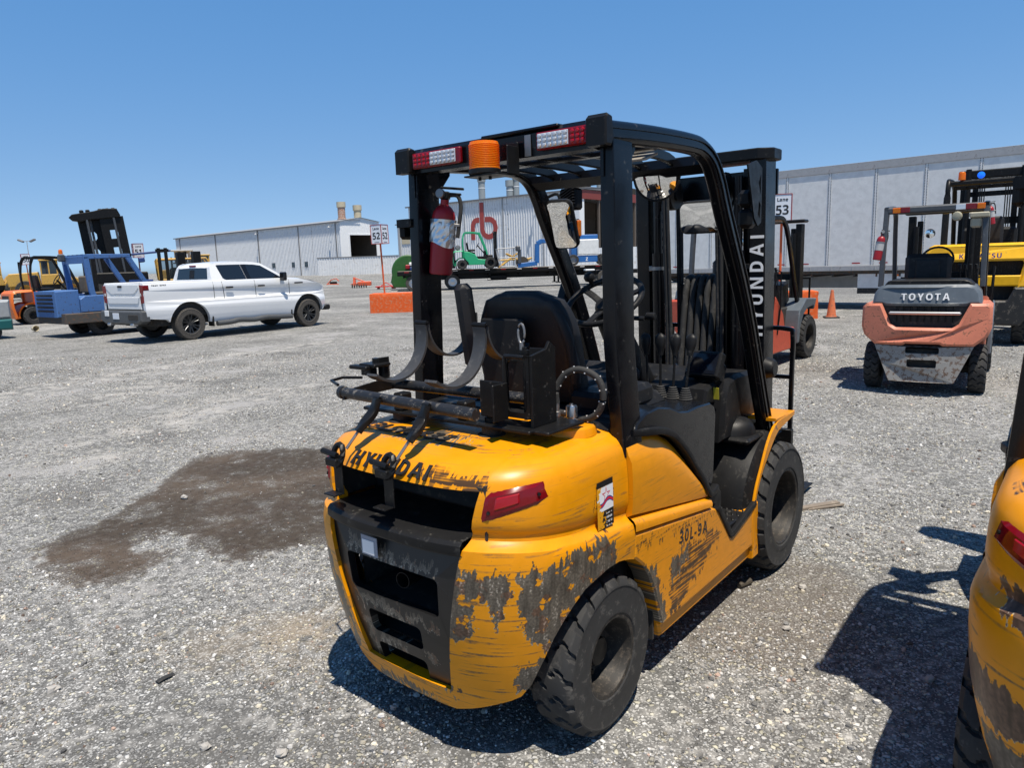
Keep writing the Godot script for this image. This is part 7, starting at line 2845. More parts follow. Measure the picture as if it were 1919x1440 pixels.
func blue_forklift() -> void:
	var o := thing("forklift", "old blue lift truck on a low rusty steel deck behind the pickup", "forklift", Vector3(-12.45, 0, -20.9), 37.0)
	o.scale = Vector3.ONE * 0.94
	var mb: Material = M.old_blue
	var b := MB.new()
	# deck: u 0 at the rear wheel
	side_prism(b, poly_u([[-0.75, 0.42], [-0.75, 0.72], [3.6, 0.72], [3.6, 0.40], [2.6, 0.20], [1.3, 0.20], [0.95, 0.30], [0.30, 0.42]]), -1.0, 1.0, 0.02)
	part("deck", b, M.deck_rust, o)
	b = MB.new()
	side_prism(b, poly_u([[-0.85, 0.62], [-0.85, 1.38], [-0.20, 1.40], [-0.20, 0.73], [-0.30, 0.62]]), -0.75, 0.75, 0.02)
	var bay := part("radiator_housing", b, mb, o)
	for k in 5:
		b = MB.new()
		b.x = Transform3D(Basis(Vector3.RIGHT, 0.5), P(-0.862, 0, 0.80 + k * 0.115))
		b.box(Vector3.ZERO, Vector3(1.1, 0.05, 0.02))
		part("louvre", b, M.black_metal, bay)
	b = MB.new()
	side_prism(b, poly_u([[-0.20, 0.73], [-0.20, 1.12], [-0.05, 1.22], [1.05, 1.22], [1.05, 0.73]]), 0.25, 0.80, 0.02)
	side_prism(b, poly_u([[1.08, 0.73], [1.08, 1.08], [1.75, 1.08], [1.75, 0.73]]), 0.30, 0.78, 0.02)
	part("body_box", b, mb, o)
	b = MB.new()
	side_prism(b, poly_u([[-0.20, 0.73], [-0.20, 1.25], [1.8, 1.25], [2.1, 0.95], [2.1, 0.73]]), -0.80, -0.20, 0.02)
	side_prism(b, poly_u([[1.75, 0.73], [1.95, 1.62], [2.15, 1.62], [2.15, 0.73]]), -0.6, 0.62, 0.02)
	part("far_body", b, M.deep_blue, o)
	b = MB.new()
	b.box(P(0.45, 0.45, 1.26), Vector3(0.50, 0.10, 0.55), 0.03)
	b.box(P(0.10, 0.45, 1.55), Vector3(0.48, 0.5, 0.10), 0.04)
	part("seat", b, paint("torn_seat", 0.10, 0.075, 0.05, 0.5, 21, 0.8), o, 45)
	for q in [[0.72, -1], [-0.72, 1]]:
		var w: float = q[0]
		b = MB.new()
		b.sweep(PackedVector3Array([P(0.22, w, 1.20), P(0.18, w, 1.35), P(0.12, w, 2.36)]), MB.rrect(0.10, 0.16, 0.012, 2), Vector3.FORWARD)
		part("rear_post", b, mb, o, 40)
		b = MB.new()
		b.sweep(PackedVector3Array([P(1.35, w, 2.36), P(1.95, w, 1.30), P(2.05, w, 1.1)]), MB.rrect(0.09, 0.15, 0.012, 2), Vector3.FORWARD)
		part("front_post", b, mb, o, 40)
		b = MB.new()
		side_prism(b, poly_u([[0.05, 2.30], [0.05, 2.44], [1.42, 2.44], [1.42, 2.34]]), w - 0.05, w + 0.05, 0.01)
		part("roof_beam", b, mb, o)
	b = MB.new()
	b.box(P(0.08, 0, 2.28), Vector3(1.5, 0.22, 0.05), 0.01)
	b.box(P(1.36, 0, 2.38), Vector3(1.4, 0.10, 0.08), 0.01)
	for k in 4: b.box(P(0.72, -0.45 + 0.3 * k, 2.42), Vector3(0.05, 0.05, 1.2))
	part("roof_frame", b, mb, o)
	b = MB.new()
	b.lathe([Vector2(0.06, 0), Vector2(0.055, 0.12), Vector2(0, 0.15)], 14, P(-0.05, -0.5, 2.48))
	part("beacon", b, M.amber, o)
	b = MB.new()
	b.box(P(-0.05, -0.5, 2.36), Vector3(0.20, 0.22, 0.16), 0.03)
	part("lamp_housing", b, M.post_grey, o)
	b = MB.new()
	b.box(P(1.15, 0.2, 1.55), Vector3(0.16, 0.07, 0.12), 0.03)
	b.tube(PackedVector3Array([P(1.2, 0.2, 1.2), P(1.15, 0.2, 1.53)]), 0.03, 8)
	part("control_column", b, M.black_metal, o)
	b = MB.new()
	b.box(P(1.70, 0.4, 1.36), Vector3(0.5, 0.05, 0.5), 0.02)
	b.tube(smooth_path([P(1.4, 0.1, 1.3), P(1.7, 0.5, 1.42), P(2.0, 0.3, 1.38), P(2.2, 0.6, 1.34)], 5), 0.04, 8)
	part("hose_bundle", b, M.rubber, o)
	for sg: float in [-1.0, 1.0]:
		for u: float in [0.35, 3.2]:
			var w := Node3D.new()
			w.name = "wheel"
			o.add_child(w, true)
			w.position = P(u, 0.68 * sg, 0.36)
			w.scale = Vector3.ONE * 1.03
			if sg < 0: w.rotation.y = PI
			put("tyre", M.tyre_f, M.rubber, w)
			put("rim", M.rim_f, M.rim_dirty, w)
		b = MB.new()
		b.box(P(3.75, 0.5 * sg, 1.35), Vector3(0.18, 2.3, 0.28), 0.02)
		part("mast_rail", b, M.black_metal, o)

func tall_mast_truck() -> void:
	# container handler: only its mast, its cab and the machine room show
	var o := thing("container_lift", "yellow cab machine with a tall leaning black mast behind the blue truck", "lift truck", Vector3(-18.6, 0, -34.8), -28.0)
	var m := Node3D.new()
	m.name = "mast"
	o.add_child(m)
	m.rotation = Vector3(0.0, 0.0, 0.085)
	m.position = Vector3(-0.05, 0, 0)
	var b := MB.new()
	for s: float in [-1.0, 1.0]:
		b = MB.new()
		var hs := []
		for y in [2.75, 3.55]: hs.append(PackedVector2Array([Vector2(-0.16, y - 0.2), Vector2(0.08, y - 0.2), Vector2(0.16, y - 0.1), Vector2(0.16, y + 0.1), Vector2(0.08, y + 0.2), Vector2(-0.16, y + 0.2)]))
		b.x = Transform3D(Basis(Vector3.UP, 0.0), Vector3(0.45 * s, 0, 0.2 * s))
		b.prism(PackedVector2Array([Vector2(-0.5, 0.2), Vector2(0.5, 0.2), Vector2(0.5, 4.35), Vector2(-0.5, 4.35)]), -0.05, 0.05, 0.01, hs)
		part("mast_plate", b, M.black_metal, m)
		for k in 2:
			b = MB.new()
			b.cyl(Vector3(0.55 * s + 0.12 * k, 0.3, 0.3 - 0.3 * k), Vector3(0.55 * s + 0.12 * k, 4.3, 0.3 - 0.3 * k), 0.055, -1, 10)
			part("lift_cylinder", b, M.post_grey, m, 50)
	b = MB.new()
	b.prism(PackedVector2Array([Vector2(-1.15, 4.32), Vector2(-1.25, 4.45), Vector2(-1.1, 4.58), Vector2(-0.2, 4.66), Vector2(0.2, 4.74), Vector2(0.75, 4.70), Vector2(0.85, 4.4), Vector2(0.8, 4.3), Vector2(-0.4, 4.28), Vector2(-0.8, 4.22)]), -0.35, 0.35, 0.03)
	for x in [-0.7, -0.45, 0.05, 0.35, 0.6]: b.box(Vector3(x, 4.68, 0), Vector3(0.18, 0.16, 0.3), 0.04)
	part("mast_head", b, M.black_metal, m)
	b = MB.new()
	b.box(Vector3(1.75, 2.55, 0), Vector3(1.9, 0.10, 0.10), 0.02)
	b.box(Vector3(1.35, 2.25, 0), Vector3(0.28, 0.24, 0.16), 0.04)
	part("lamp_arm", b, M.deep_blue, m)
	b = MB.new()
	b.box(Vector3(0.2, 1.0, 0.1), Vector3(2.2, 1.6, 1.0), 0.05)
	b.box(Vector3(2.0, 0.8, 0.1), Vector3(5.0, 0.5, 1.0), 0.05)
	part("chassis", b, M.black_metal, o)
	for x in [-0.8, 4.0]:
		b = MB.new()
		b.cyl(Vector3(x, 0.65, 0.5), Vector3(x, 0.65, 0.95), 0.65)
		part("wheel", b, M.rubber, o)
	# glazed cab
	var c := Node3D.new()
	c.name = "cab"
	o.add_child(c)
	c.position = Vector3(2.6, 0, 0.4)
	b = MB.new()
	b.box(Vector3(0.9, 0.95, 0), Vector3(3.4, 0.85, 1.6), 0.05)
	part("cab_base", b, M.old_yellow, c)
	var prof := [Vector2(-0.9, 2.32), Vector2(1.25, 2.36), Vector2(1.95, 1.3), Vector2(-0.85, 1.38)]
	for z: float in [-0.75, 0.75]:
		for i in 4:
			b = MB.new()
			b.tube(PackedVector3Array([MB.v3(prof[i], z), MB.v3(prof[(i + 1) % 4], z)]), 0.045, 6)
			part("cab_frame", b, M.old_yellow, c)
		b = MB.new()
		b.tube(PackedVector3Array([Vector3(0.1, 2.34, z), Vector3(0.15, 1.36, z)]), 0.035, 6)
		part("cab_frame", b, M.old_yellow, c)
		b = MB.new()
		b.quad(MB.v3(prof[3], z), MB.v3(prof[2], z), MB.v3(prof[1], z), MB.v3(prof[0], z))
		part("side_glass", b, M.glass_tint, c, 0)
	b = MB.new()
	b.box(Vector3(0.2, 2.36, 0), Vector3(2.2, 0.06, 1.5), 0.02)
	part("cab_roof", b, M.old_yellow, c)
	b = MB.new()
	b.box(Vector3(-0.1, 1.6, 0.1), Vector3(0.5, 0.7, 0.5), 0.1)
	part("seat", b, M.vinyl, c)

func mast_only_truck(label: String, at: Vector3, heading: float, h: float, body: Material, head: bool) -> void:
	var o := thing("forklift", label, "forklift", at, heading)
	var b := MB.new()
	for s: float in [-1.0, 1.0]:
		b = MB.new()
		b.box(P(0, 0.13 * s, h / 2 + 0.05), Vector3(0.13, h, 0.22), 0.01)
		part("mast_rail", b, M.black_metal, o)
	b = MB.new()
	b.box(P(0, 0, h - 0.05), Vector3(0.5, 0.12, 0.1), 0.01)
	if head:
		b.box(P(0, 0, h + 0.05), Vector3(1.0, 0.08, 0.5), 0.02)
		b.box(P(0, 0, h - 0.55), Vector3(0.9, 0.06, 0.4), 0.02)
		for k in 3: b.box(P(0, -0.3 + 0.3 * k, h - 0.25), Vector3(0.12, 0.55, 0.12))
	part("mast_head", b, M.rail_grey if head else M.black_metal, o)
	b = MB.new()
	side_prism(b, poly_u([[-0.3, 0.3], [-0.5, 1.1], [-1.6, 1.15], [-2.6, 1.2], [-2.7, 0.4], [-1.0, 0.25]]), -0.6, 0.6, 0.05)
	part("body", b, body, o)
	for s: float in [-1.0, 1.0]:
		for u: float in [-0.3, -2.1]:
			var w := Node3D.new()
			w.name = "wheel"
			o.add_child(w, true)
			w.position = P(u, 0.62 * s, 0.35)
			if s < 0: w.rotation.y = PI
			put("tyre", M.tyre_f, M.rubber, w)

func loader(label: String, at: Vector3, heading: float, sc: float) -> void:
	var o := thing("wheel_loader", label, "loader", at, heading, "yellow earth movers at the back of the yard")
	o.scale = Vector3.ONE * sc
	var m: Material = M.old_yellow
	var b := MB.new()
	side_prism(b, poly_u([[-2.6, 1.0], [-2.7, 1.7], [-2.5, 2.0], [-0.6, 2.1], [-0.5, 1.0]]), -0.9, 0.9, 0.06)
	part("engine_hood", b, m, o)
	b = MB.new()
	side_prism(b, poly_u([[-0.45, 1.1], [-0.45, 1.9], [0.75, 1.9], [0.9, 1.1]]), -0.75, 0.75, 0.04)
	var cb := part("cab", b, m, o)
	b = MB.new()
	side_prism(b, poly_u([[-0.42, 1.9], [-0.35, 2.95], [0.65, 2.95], [0.78, 1.9]]), -0.70, 0.70, 0.02)
	part("cab_glass", b, M.glass_dark, cb)
	b = MB.new()
	b.box(P(0.15, 0, 3.0), Vector3(1.6, 0.12, 1.3), 0.04)
	part("cab_roof", b, m, cb)
	for q in [[-0.38, 0.70], [0.70, 0.70], [-0.38, -0.70], [0.70, -0.70], [0.15, 0.70]]:
		b = MB.new()
		b.box(P(q[0], q[1], 2.42), Vector3(0.07, 1.08, 0.09))
		part("cab_post", b, m, cb)
	b = MB.new()
	side_prism(b, poly_u([[0.9, 1.2], [1.4, 1.9], [3.0, 0.9], [3.3, 0.4], [3.0, 0.4], [2.6, 0.8], [1.5, 1.4], [1.0, 0.9]]), -0.5, 0.5, 0.04)
	part("lift_arm", b, m, o)
	b = MB.new()
	side_prism(b, poly_u([[3.0, 0.15], [3.1, 1.0], [3.4, 1.2], [3.3, 0.4], [4.2, 0.12], [3.2, 0.08]]), -1.3, 1.3, 0.03)
	part("bucket", b, M.deck_rust, o)
	b = MB.new()
	b.box(P(0.2, 0, 0.95), Vector3(0.9, 0.5, 4.2), 0.05)
	part("frame", b, M.dark, o)
	for s: float in [-1.0, 1.0]:
		for u: float in [-1.5, 1.5]:
			var w := Node3D.new()
			w.name = "wheel"
			o.add_child(w, true)
			w.position = P(u, 0.95 * s, 0.72)
			w.scale = Vector3(2.0, 2.07, 2.07)
			if s < 0: w.rotation.y = PI
			put("tyre", M.tyre_f, M.rubber, w)
			put("rim", M.rim_f, m, w)
	b = MB.new()
	b.cyl(P(-1.8, 0.3, 2.0), P(-1.8, 0.3, 2.9), 0.07)
	part("exhaust_stack", b, M.black_metal, o)

func teal_machine() -> void:
	var o := thing("sweeper", "teal and pale grey machine cut off by the left edge", "sweeper", Vector3(-15.45, 0, -20.1), 37.0)
	var b := MB.new()
	side_prism(b, poly_u([[-0.7, 0.30], [-0.7, 0.56], [1.2, 0.56], [1.2, 0.25]]), -0.75, 0.75, 0.05)
	part("skirt", b, mat(0.01, 0.10, 0.105, 0.4), o)
	b = MB.new()
	side_prism(b, poly_u([[-0.7, 0.57], [-0.7, 0.78], [-0.62, 0.98], [-0.45, 1.06], [1.2, 1.1], [1.2, 0.57]]), -0.72, 0.72, 0.06)
	part("hood", b, paint("pale_grey", 0.34, 0.36, 0.37, 0.2, 31), o)
	b = MB.new()
	b.lathe([Vector2(0.20, 0), Vector2(0.36, 0.02), Vector2(0.30, 0.20), Vector2(0, 0.26)], 24, P(0.1, 0.62, 0.0))
	part("side_brush", b, M.rubber, o)
	b = MB.new()
	for w in [-0.6, 0.6]: b.cyl(P(0.7, w - 0.08, 0.22), P(0.7, w + 0.08, 0.22), 0.22)
	part("wheel", b, M.rubber, o)

# ------------------------------------------------------------------ buildings
# corrugated sheet wall from (0,0) to (len,h) in local x/y, facing +z
func corrugated(x0: float, x1: float, y0: float, y1: float, pitch: float, depth: float, cut := Rect2()) -> MB:
	var b := MB.new()
	var n := int((x1 - x0) / pitch)
	var xs := PackedFloat32Array()
	var zs := PackedFloat32Array()
	for i in n:
		var x := x0 + (x1 - x0) * i / n
		var p := (x1 - x0) / n
		for q in [[0.0, 0.0], [0.55, 0.0], [0.65, depth], [0.90, depth]]:
			xs.append(x + q[0] * p); zs.append(q[1])
	xs.append(x1); zs.append(0.0)
	for i in xs.size() - 1:
		var m := (xs[i] + xs[i + 1]) / 2
		if cut.size.x > 0 and m > cut.position.x and m < cut.end.x:
			if cut.position.y > y0: b.quad(Vector3(xs[i], y0, zs[i]), Vector3(xs[i + 1], y0, zs[i + 1]), Vector3(xs[i + 1], cut.position.y, zs[i + 1]), Vector3(xs[i], cut.position.y, zs[i]))
			b.quad(Vector3(xs[i], cut.end.y, zs[i]), Vector3(xs[i + 1], cut.end.y, zs[i + 1]), Vector3(xs[i + 1], y1, zs[i + 1]), Vector3(xs[i], y1, zs[i]))
		else:
			b.quad(Vector3(xs[i], y0, zs[i]), Vector3(xs[i + 1], y0, zs[i + 1]), Vector3(xs[i + 1], y1, zs[i + 1]), Vector3(xs[i], y1, zs[i]))
	return b

func bar(b: MB, x0: float, y0: float, x1: float, y1: float, z0: float, z1: float) -> void:
	b.box(Vector3((x0 + x1) / 2, (y0 + y1) / 2, (z0 + z1) / 2), Vector3(absf(x1 - x0), absf(y1 - y0), absf(z1 - z0)))

func wall_lamp(o: Node3D, x: float, y: float) -> void:
	var b := MB.new()
	b.tube(PackedVector3Array([Vector3(x, y, 0), Vector3(x, y + 0.15, 0.8), Vector3(x, y, 1.0)]), 0.05, 6)
	b.lathe([Vector2(0.05, 0.3), Vector2(0.32, 0.0), Vector2(0.0, 0.02)], 12, Vector3(x, y - 0.25, 1.0))
	part("wall_lamp", b, M.rail_grey, o)

func warehouse_left() -> void:
	# local x runs along the long wall to the near corner, z out of it
	var along := Vector3(0.740, 0, 0.673)
	var nrm := Vector3(-0.673, 0, 0.740)
	var o := thing("warehouse", "long white corrugated warehouse with two roof vents behind the pickup", "building")
	o.transform = Transform3D(Basis(along, Vector3.UP, nrm), Vector3(-36.2, 0, -160.0))
	var L := 82.0
	var H := 11.55
	var D := 10.6
	part("long_wall", corrugated(-L, 0, 0, H, 0.62, 0.12), M.metal_wall, o, 0)
	var b := MB.new()
	# gable end with a big door, facing +x
	b = corrugated(0, D, 0, H, 0.40, 0.05, Rect2(2.4, 0, 7.2, 8.6))
	var g := part("gable_wall", b, M.white_wall, o, 0)
	g.transform = Transform3D(Basis(Vector3(0, 0, -1), Vector3.UP, Vector3(1, 0, 0)), Vector3.ZERO)
	b = MB.new()
	b.tri(Vector3(0, H, 0), Vector3(0, H, -D), Vector3(0, H + 0.85, -D / 2))
	part("gable_peak", b, M.white_wall, o, 0)
	b = MB.new()
	for q in [[2.4, 2.1, 0, 8.6], [9.85, 9.55, 0, 8.6]]:
		b.box(Vector3(0.03, q[3] / 2, -(q[0] + q[1]) / 2), Vector3(0.16, q[3], 0.3))
	b.box(Vector3(0.03, 8.72, -6.0), Vector3(0.16, 0.25, 7.7))
	part("door_frame", b, M.white_wall, o, 0)
	b = MB.new()
	for s: float in [0.0, 1.0]:
		var za := 0.35 if s == 0.0 else -D - 0.35
		b.quad(Vector3(-L - 0.5, H - 0.02, za), Vector3(0.35, H - 0.02, za), Vector3(0.35, H + 0.9, -D / 2), Vector3(-L - 0.5, H + 0.9, -D / 2)) if s == 0.0 else b.quad(Vector3(0.35, H - 0.02, za), Vector3(-L - 0.5, H - 0.02, za), Vector3(-L - 0.5, H + 0.9, -D / 2), Vector3(0.35, H + 0.9, -D / 2))
	part("roof", b, M.roof_grey, o, 0)
	b = MB.new()
	b.box(Vector3(-L / 2, H - 0.12, 0.30), Vector3(L + 1, 0.24, 0.22))
	b.box(Vector3(0.33, H + 0.30, -D / 4), Vector3(0.10, 0.1, D / 2))
	part("gutter", b, M.trim_dark, o, 0)
	for x in [-57.2, -34.8, -16.3, -1.4, -79.0]:
		b = MB.new()
		b.box(Vector3(x, H / 2, 0.16), Vector3(0.20, H, 0.16))
		part("downpipe", b, M.trim_dark, o, 0)
	for x in [-28.4, -19.5, -14.0]:
		b = MB.new()
		b.box(Vector3(x, 2.6, 0.08), Vector3(1.5, 1.3, 0.06))
		var w := part("window", b, M.trim_dark, o, 0)
		b = MB.new()
		b.box(Vector3(x, 2.6, 0.10), Vector3(1.3, 1.1, 0.06))
		part("pane", b, M.glass_dark, w, 0)
	for x in [-34.2, -2.7]: wall_lamp(o, x, 10.6)
	b = MB.new()
	b.box(Vector3(-40, 5.5, -D), Vector3(80, 11, 0.2))
	b.box(Vector3(-11, 5.5, -D / 2), Vector3(0.2, 11, D))
	part("inner_wall", b, M.inner_brown, o, 0)
	for q in [[-5.5, -4.6, 4.2, true], [-5.0, -8.6, 3.6, false]]:
		b = MB.new()
		b.lathe([Vector2(1.0, 0), Vector2(1.0, 0.5), Vector2(0.85, 0.55), Vector2(0.85, q[2] - 1.3)], 16, Vector3(q[0], H + 0.5, q[1]))
		var v := part("roof_vent", b, M.rust_white if q[3] else M.cream, o, 40)
		b = MB.new()
		b.lathe([Vector2(0, 0), Vector2(0.98, 0), Vector2(1.02, 0.1), Vector2(1.02, 1.2), Vector2(0, 1.2)], 16, Vector3(q[0], H + 0.5 + q[2] - 1.3, q[1]))
		part("vent_cap", b, M.cream, v, 40)

func yard_fence() -> void:
	var o := thing("metal_fence", "tall corrugated white metal fence in front of the left warehouse", "fence", Vector3(-41.2, 0, -158.5), 3.0)
	part("sheeting", corrugated(0, 24.5, 0, 3.75, 0.55, 0.08), M.metal_wall, o, 0)
	var b := MB.new()
	b.box(Vector3(12.2, 3.8, 0.03), Vector3(24.6, 0.14, 0.2))
	part("top_rail", b, M.trim_dark, o, 0)
	o = thing("metal_fence", "white corrugated fence behind the blue boom lift", "fence", Vector3(5.6, 0, -104), 0.0)
	part("sheeting", corrugated(0, 14.0, 0, 3.2, 0.55, 0.08), M.metal_wall, o, 0)

func warehouse_right() -> void:
	var along := Vector3(0.771, 0, 0.637)
	var nrm := Vector3(-0.637, 0, 0.771)
	var o := thing("warehouse", "white corrugated warehouse with a red letter logo and grey roof stacks", "building")
	o.transform = Transform3D(Basis(along, Vector3.UP, nrm), Vector3(10.87, 0, -110.0))
	var L := 37.0
	var H := 12.0
	var D := 26.0
	part("long_wall", corrugated(-L, -0.9, 0, H, 0.50, 0.11), M.metal_wall, o, 0)
	var b := MB.new()
	b.box(Vector3(-0.45, H / 2, -0.1), Vector3(0.9, H, 0.3))
	b.box(Vector3(-0.0, H / 2, -0.6), Vector3(0.15, H, 1.2))
	part("corner_post", b, M.white_wall, o, 0)
	b = MB.new()
	b.quad(Vector3(-L - 0.4, H, 0.4), Vector3(0.4, H, 0.4), Vector3(0.4, H + 1.0, -D / 2), Vector3(-L - 0.4, H + 1.0, -D / 2))
	b.quad(Vector3(0.4, H, -D - 0.4), Vector3(-L - 0.4, H, -D - 0.4), Vector3(-L - 0.4, H + 1.0, -D / 2), Vector3(0.4, H + 1.0, -D / 2))
	part("roof", b, M.roof_grey, o, 0)
	b = MB.new()
	b.box(Vector3(-L / 2, H - 0.1, 0.32), Vector3(L + 0.8, 0.22, 0.2))
	b.box(Vector3(0.3, H + 0.2, -D / 4), Vector3(0.12, 0.4, D / 2))
	part("gutter", b, M.trim_dark, o, 0)
	b = MB.new()
	b.box(Vector3(0.05, H - 0.75, -D / 2), Vector3(0.3, 1.3, D))
	part("red_beam", b, M.beam_red, o, 0)
	b = MB.new()
	b.box(Vector3(-L / 2, H / 2, -D), Vector3(L, H, 0.2))
	b.box(Vector3(-14, H / 2, -D / 2), Vector3(0.2, H, D))
	for k in 4: b.box(Vector3(-13.8, 2 + 2.4 * k, -D / 2), Vector3(0.3, 0.25, D))
	part("inner_wall", b, M.inner_brown, o, 0)
	b = MB.new()
	for k in 5: b.box(Vector3(-0.1, H / 2, -1.5 - 5.5 * k - 4.0), Vector3(0.3, H, 0.3))
	part("bay_post", b, M.inner_brown, o, 0)
	for x in [-23.2, -14.8, -6.7]:
		b = MB.new()
		b.box(Vector3(x, H / 2, 0.10), Vector3(0.16, H, 0.14))
		part("downpipe", b, M.rail_grey, o, 0)
	wall_lamp(o, -7.7, 10.9)
	# the letters of the logo, flat plates on the wall
	var W := 0.85
	b = MB.new()
	var prof := MB.rrect(W, 0.08, 0.01, 1)
	var rp := PackedVector3Array([Vector3(-21.4, 5.45, 0.12), Vector3(-21.4, 7.6, 0.12)])
	for k in 7:
		var a := PI - PI / 2 * k / 6
		rp.append(Vector3(-20.4, 7.65, 0.12) + Vector3(cos(a) * 1.0, sin(a) * 1.0, 0))
	rp.append(Vector3(-19.95, 8.65, 0.12))
	part("logo_letter", flat_stroke(rp, W, 0.07), M.logo_red, o, 0)
	rp = PackedVector3Array([Vector3(-19.33, 11.45, 0.12), Vector3(-19.33, 7.3, 0.12)])
	for k in 20:
		var a := PI + TAU * 0.72 * k / 19
		rp.append(Vector3(-17.85, 7.25, 0.12) + Vector3(cos(a) * 1.48, sin(a) * 1.42, 0))
	rp.append(Vector3(-18.7, 8.67, 0.12))
	part("logo_letter", flat_stroke(rp, W, 0.07), M.logo_red, o, 0)
	# stacks on the roof, set by eye along the ridge
	for q in [[-4.20, -131.0, 16.7, 0.60], [0.74, -132.0, 15.9, 0.62], [1.90, -132.0, 17.0, 0.55], [5.75, -132.0, 15.0, 0.5], [12.0, -131.5, 15.8, 0.6], [13.2, -131.5, 15.7, 0.6], [15.4, -131.5, 14.0, 0.5], [16.8, -131.0, 15.0, 0.62]]:
		var w := Vector3(q[0], 0, q[1])
		var l := o.transform.affine_inverse() * w
		var rb := 11.9
		b = MB.new()
		b.lathe([Vector2(q[3], 0), Vector2(q[3], q[2] - rb - 1.1), Vector2(q[3] * 1.22, q[2] - rb - 1.0), Vector2(q[3] * 1.22, q[2] - rb), Vector2(0, q[2] - rb)], 14, Vector3(l.x, rb, l.z))
		var st := part("roof_stack", b, M.stack_grey, o, 40)
		b = MB.new()
		b.lathe([Vector2(q[3] + 0.03, 0), Vector2(q[3] + 0.03, 0.12)], 14, Vector3(l.x, rb + (q[2] - rb) * 0.55, l.z))
		part("stack_band", b, M.white_wall, st)
	# low annex at the left end
	var n := thing("warehouse", "low grey annex building left of the logo warehouse", "building", Vector3(-22.3, 0, -150), 30.0)
	part("front_wall", corrugated(0, 14, 0, 9.7, 0.6, 0.06), M.metal_wall, n, 0)
	b = MB.new()
	b.box(Vector3(7, 4.85, -8), Vector3(14, 9.7, 15.8))
	part("shell", b, M.white_wall, n, 0)
	b = MB.new()
	b.box(Vector3(7, 9.8, -8), Vector3(14.6, 0.2, 16.6))
	part("roof", b, M.trim_dark, n, 0)
	b = MB.new()
	b.box(Vector3(0.5, 4.8, 0.14), Vector3(0.35, 9.6, 0.2))
	part("downpipe", b, M.rail_grey, n, 0)
	b = MB.new()
	b.box(Vector3(2.4, 6.6, 0.1), Vector3(2.6, 1.4, 0.1))
	part("louvre_window", b, M.cream, n, 0)

# a flat band of width w drawn along a path in the x/y plane, thickness t along z
func flat_stroke(p: PackedVector3Array, w: float, t: float) -> MB:
	var b := MB.new()
	var rows := []
	for i in p.size():
		var d := (p[mini(i + 1, p.size() - 1)] - p[maxi(i - 1, 0)]).normalized()
		var n := Vector3(-d.y, d.x, 0)
		rows.append(PackedVector3Array([p[i] - n * w / 2 - Vector3(0, 0, t), p[i] + n * w / 2 - Vector3(0, 0, t), p[i] + n * w / 2, p[i] - n * w / 2]))
	for r in rows.size():
		var a: PackedVector3Array = rows[r]
		a.reverse(); rows[r] = a
	b.grid(rows, true, false)
	b.fan(rows[0], true); b.fan(rows[rows.size() - 1])
	return b

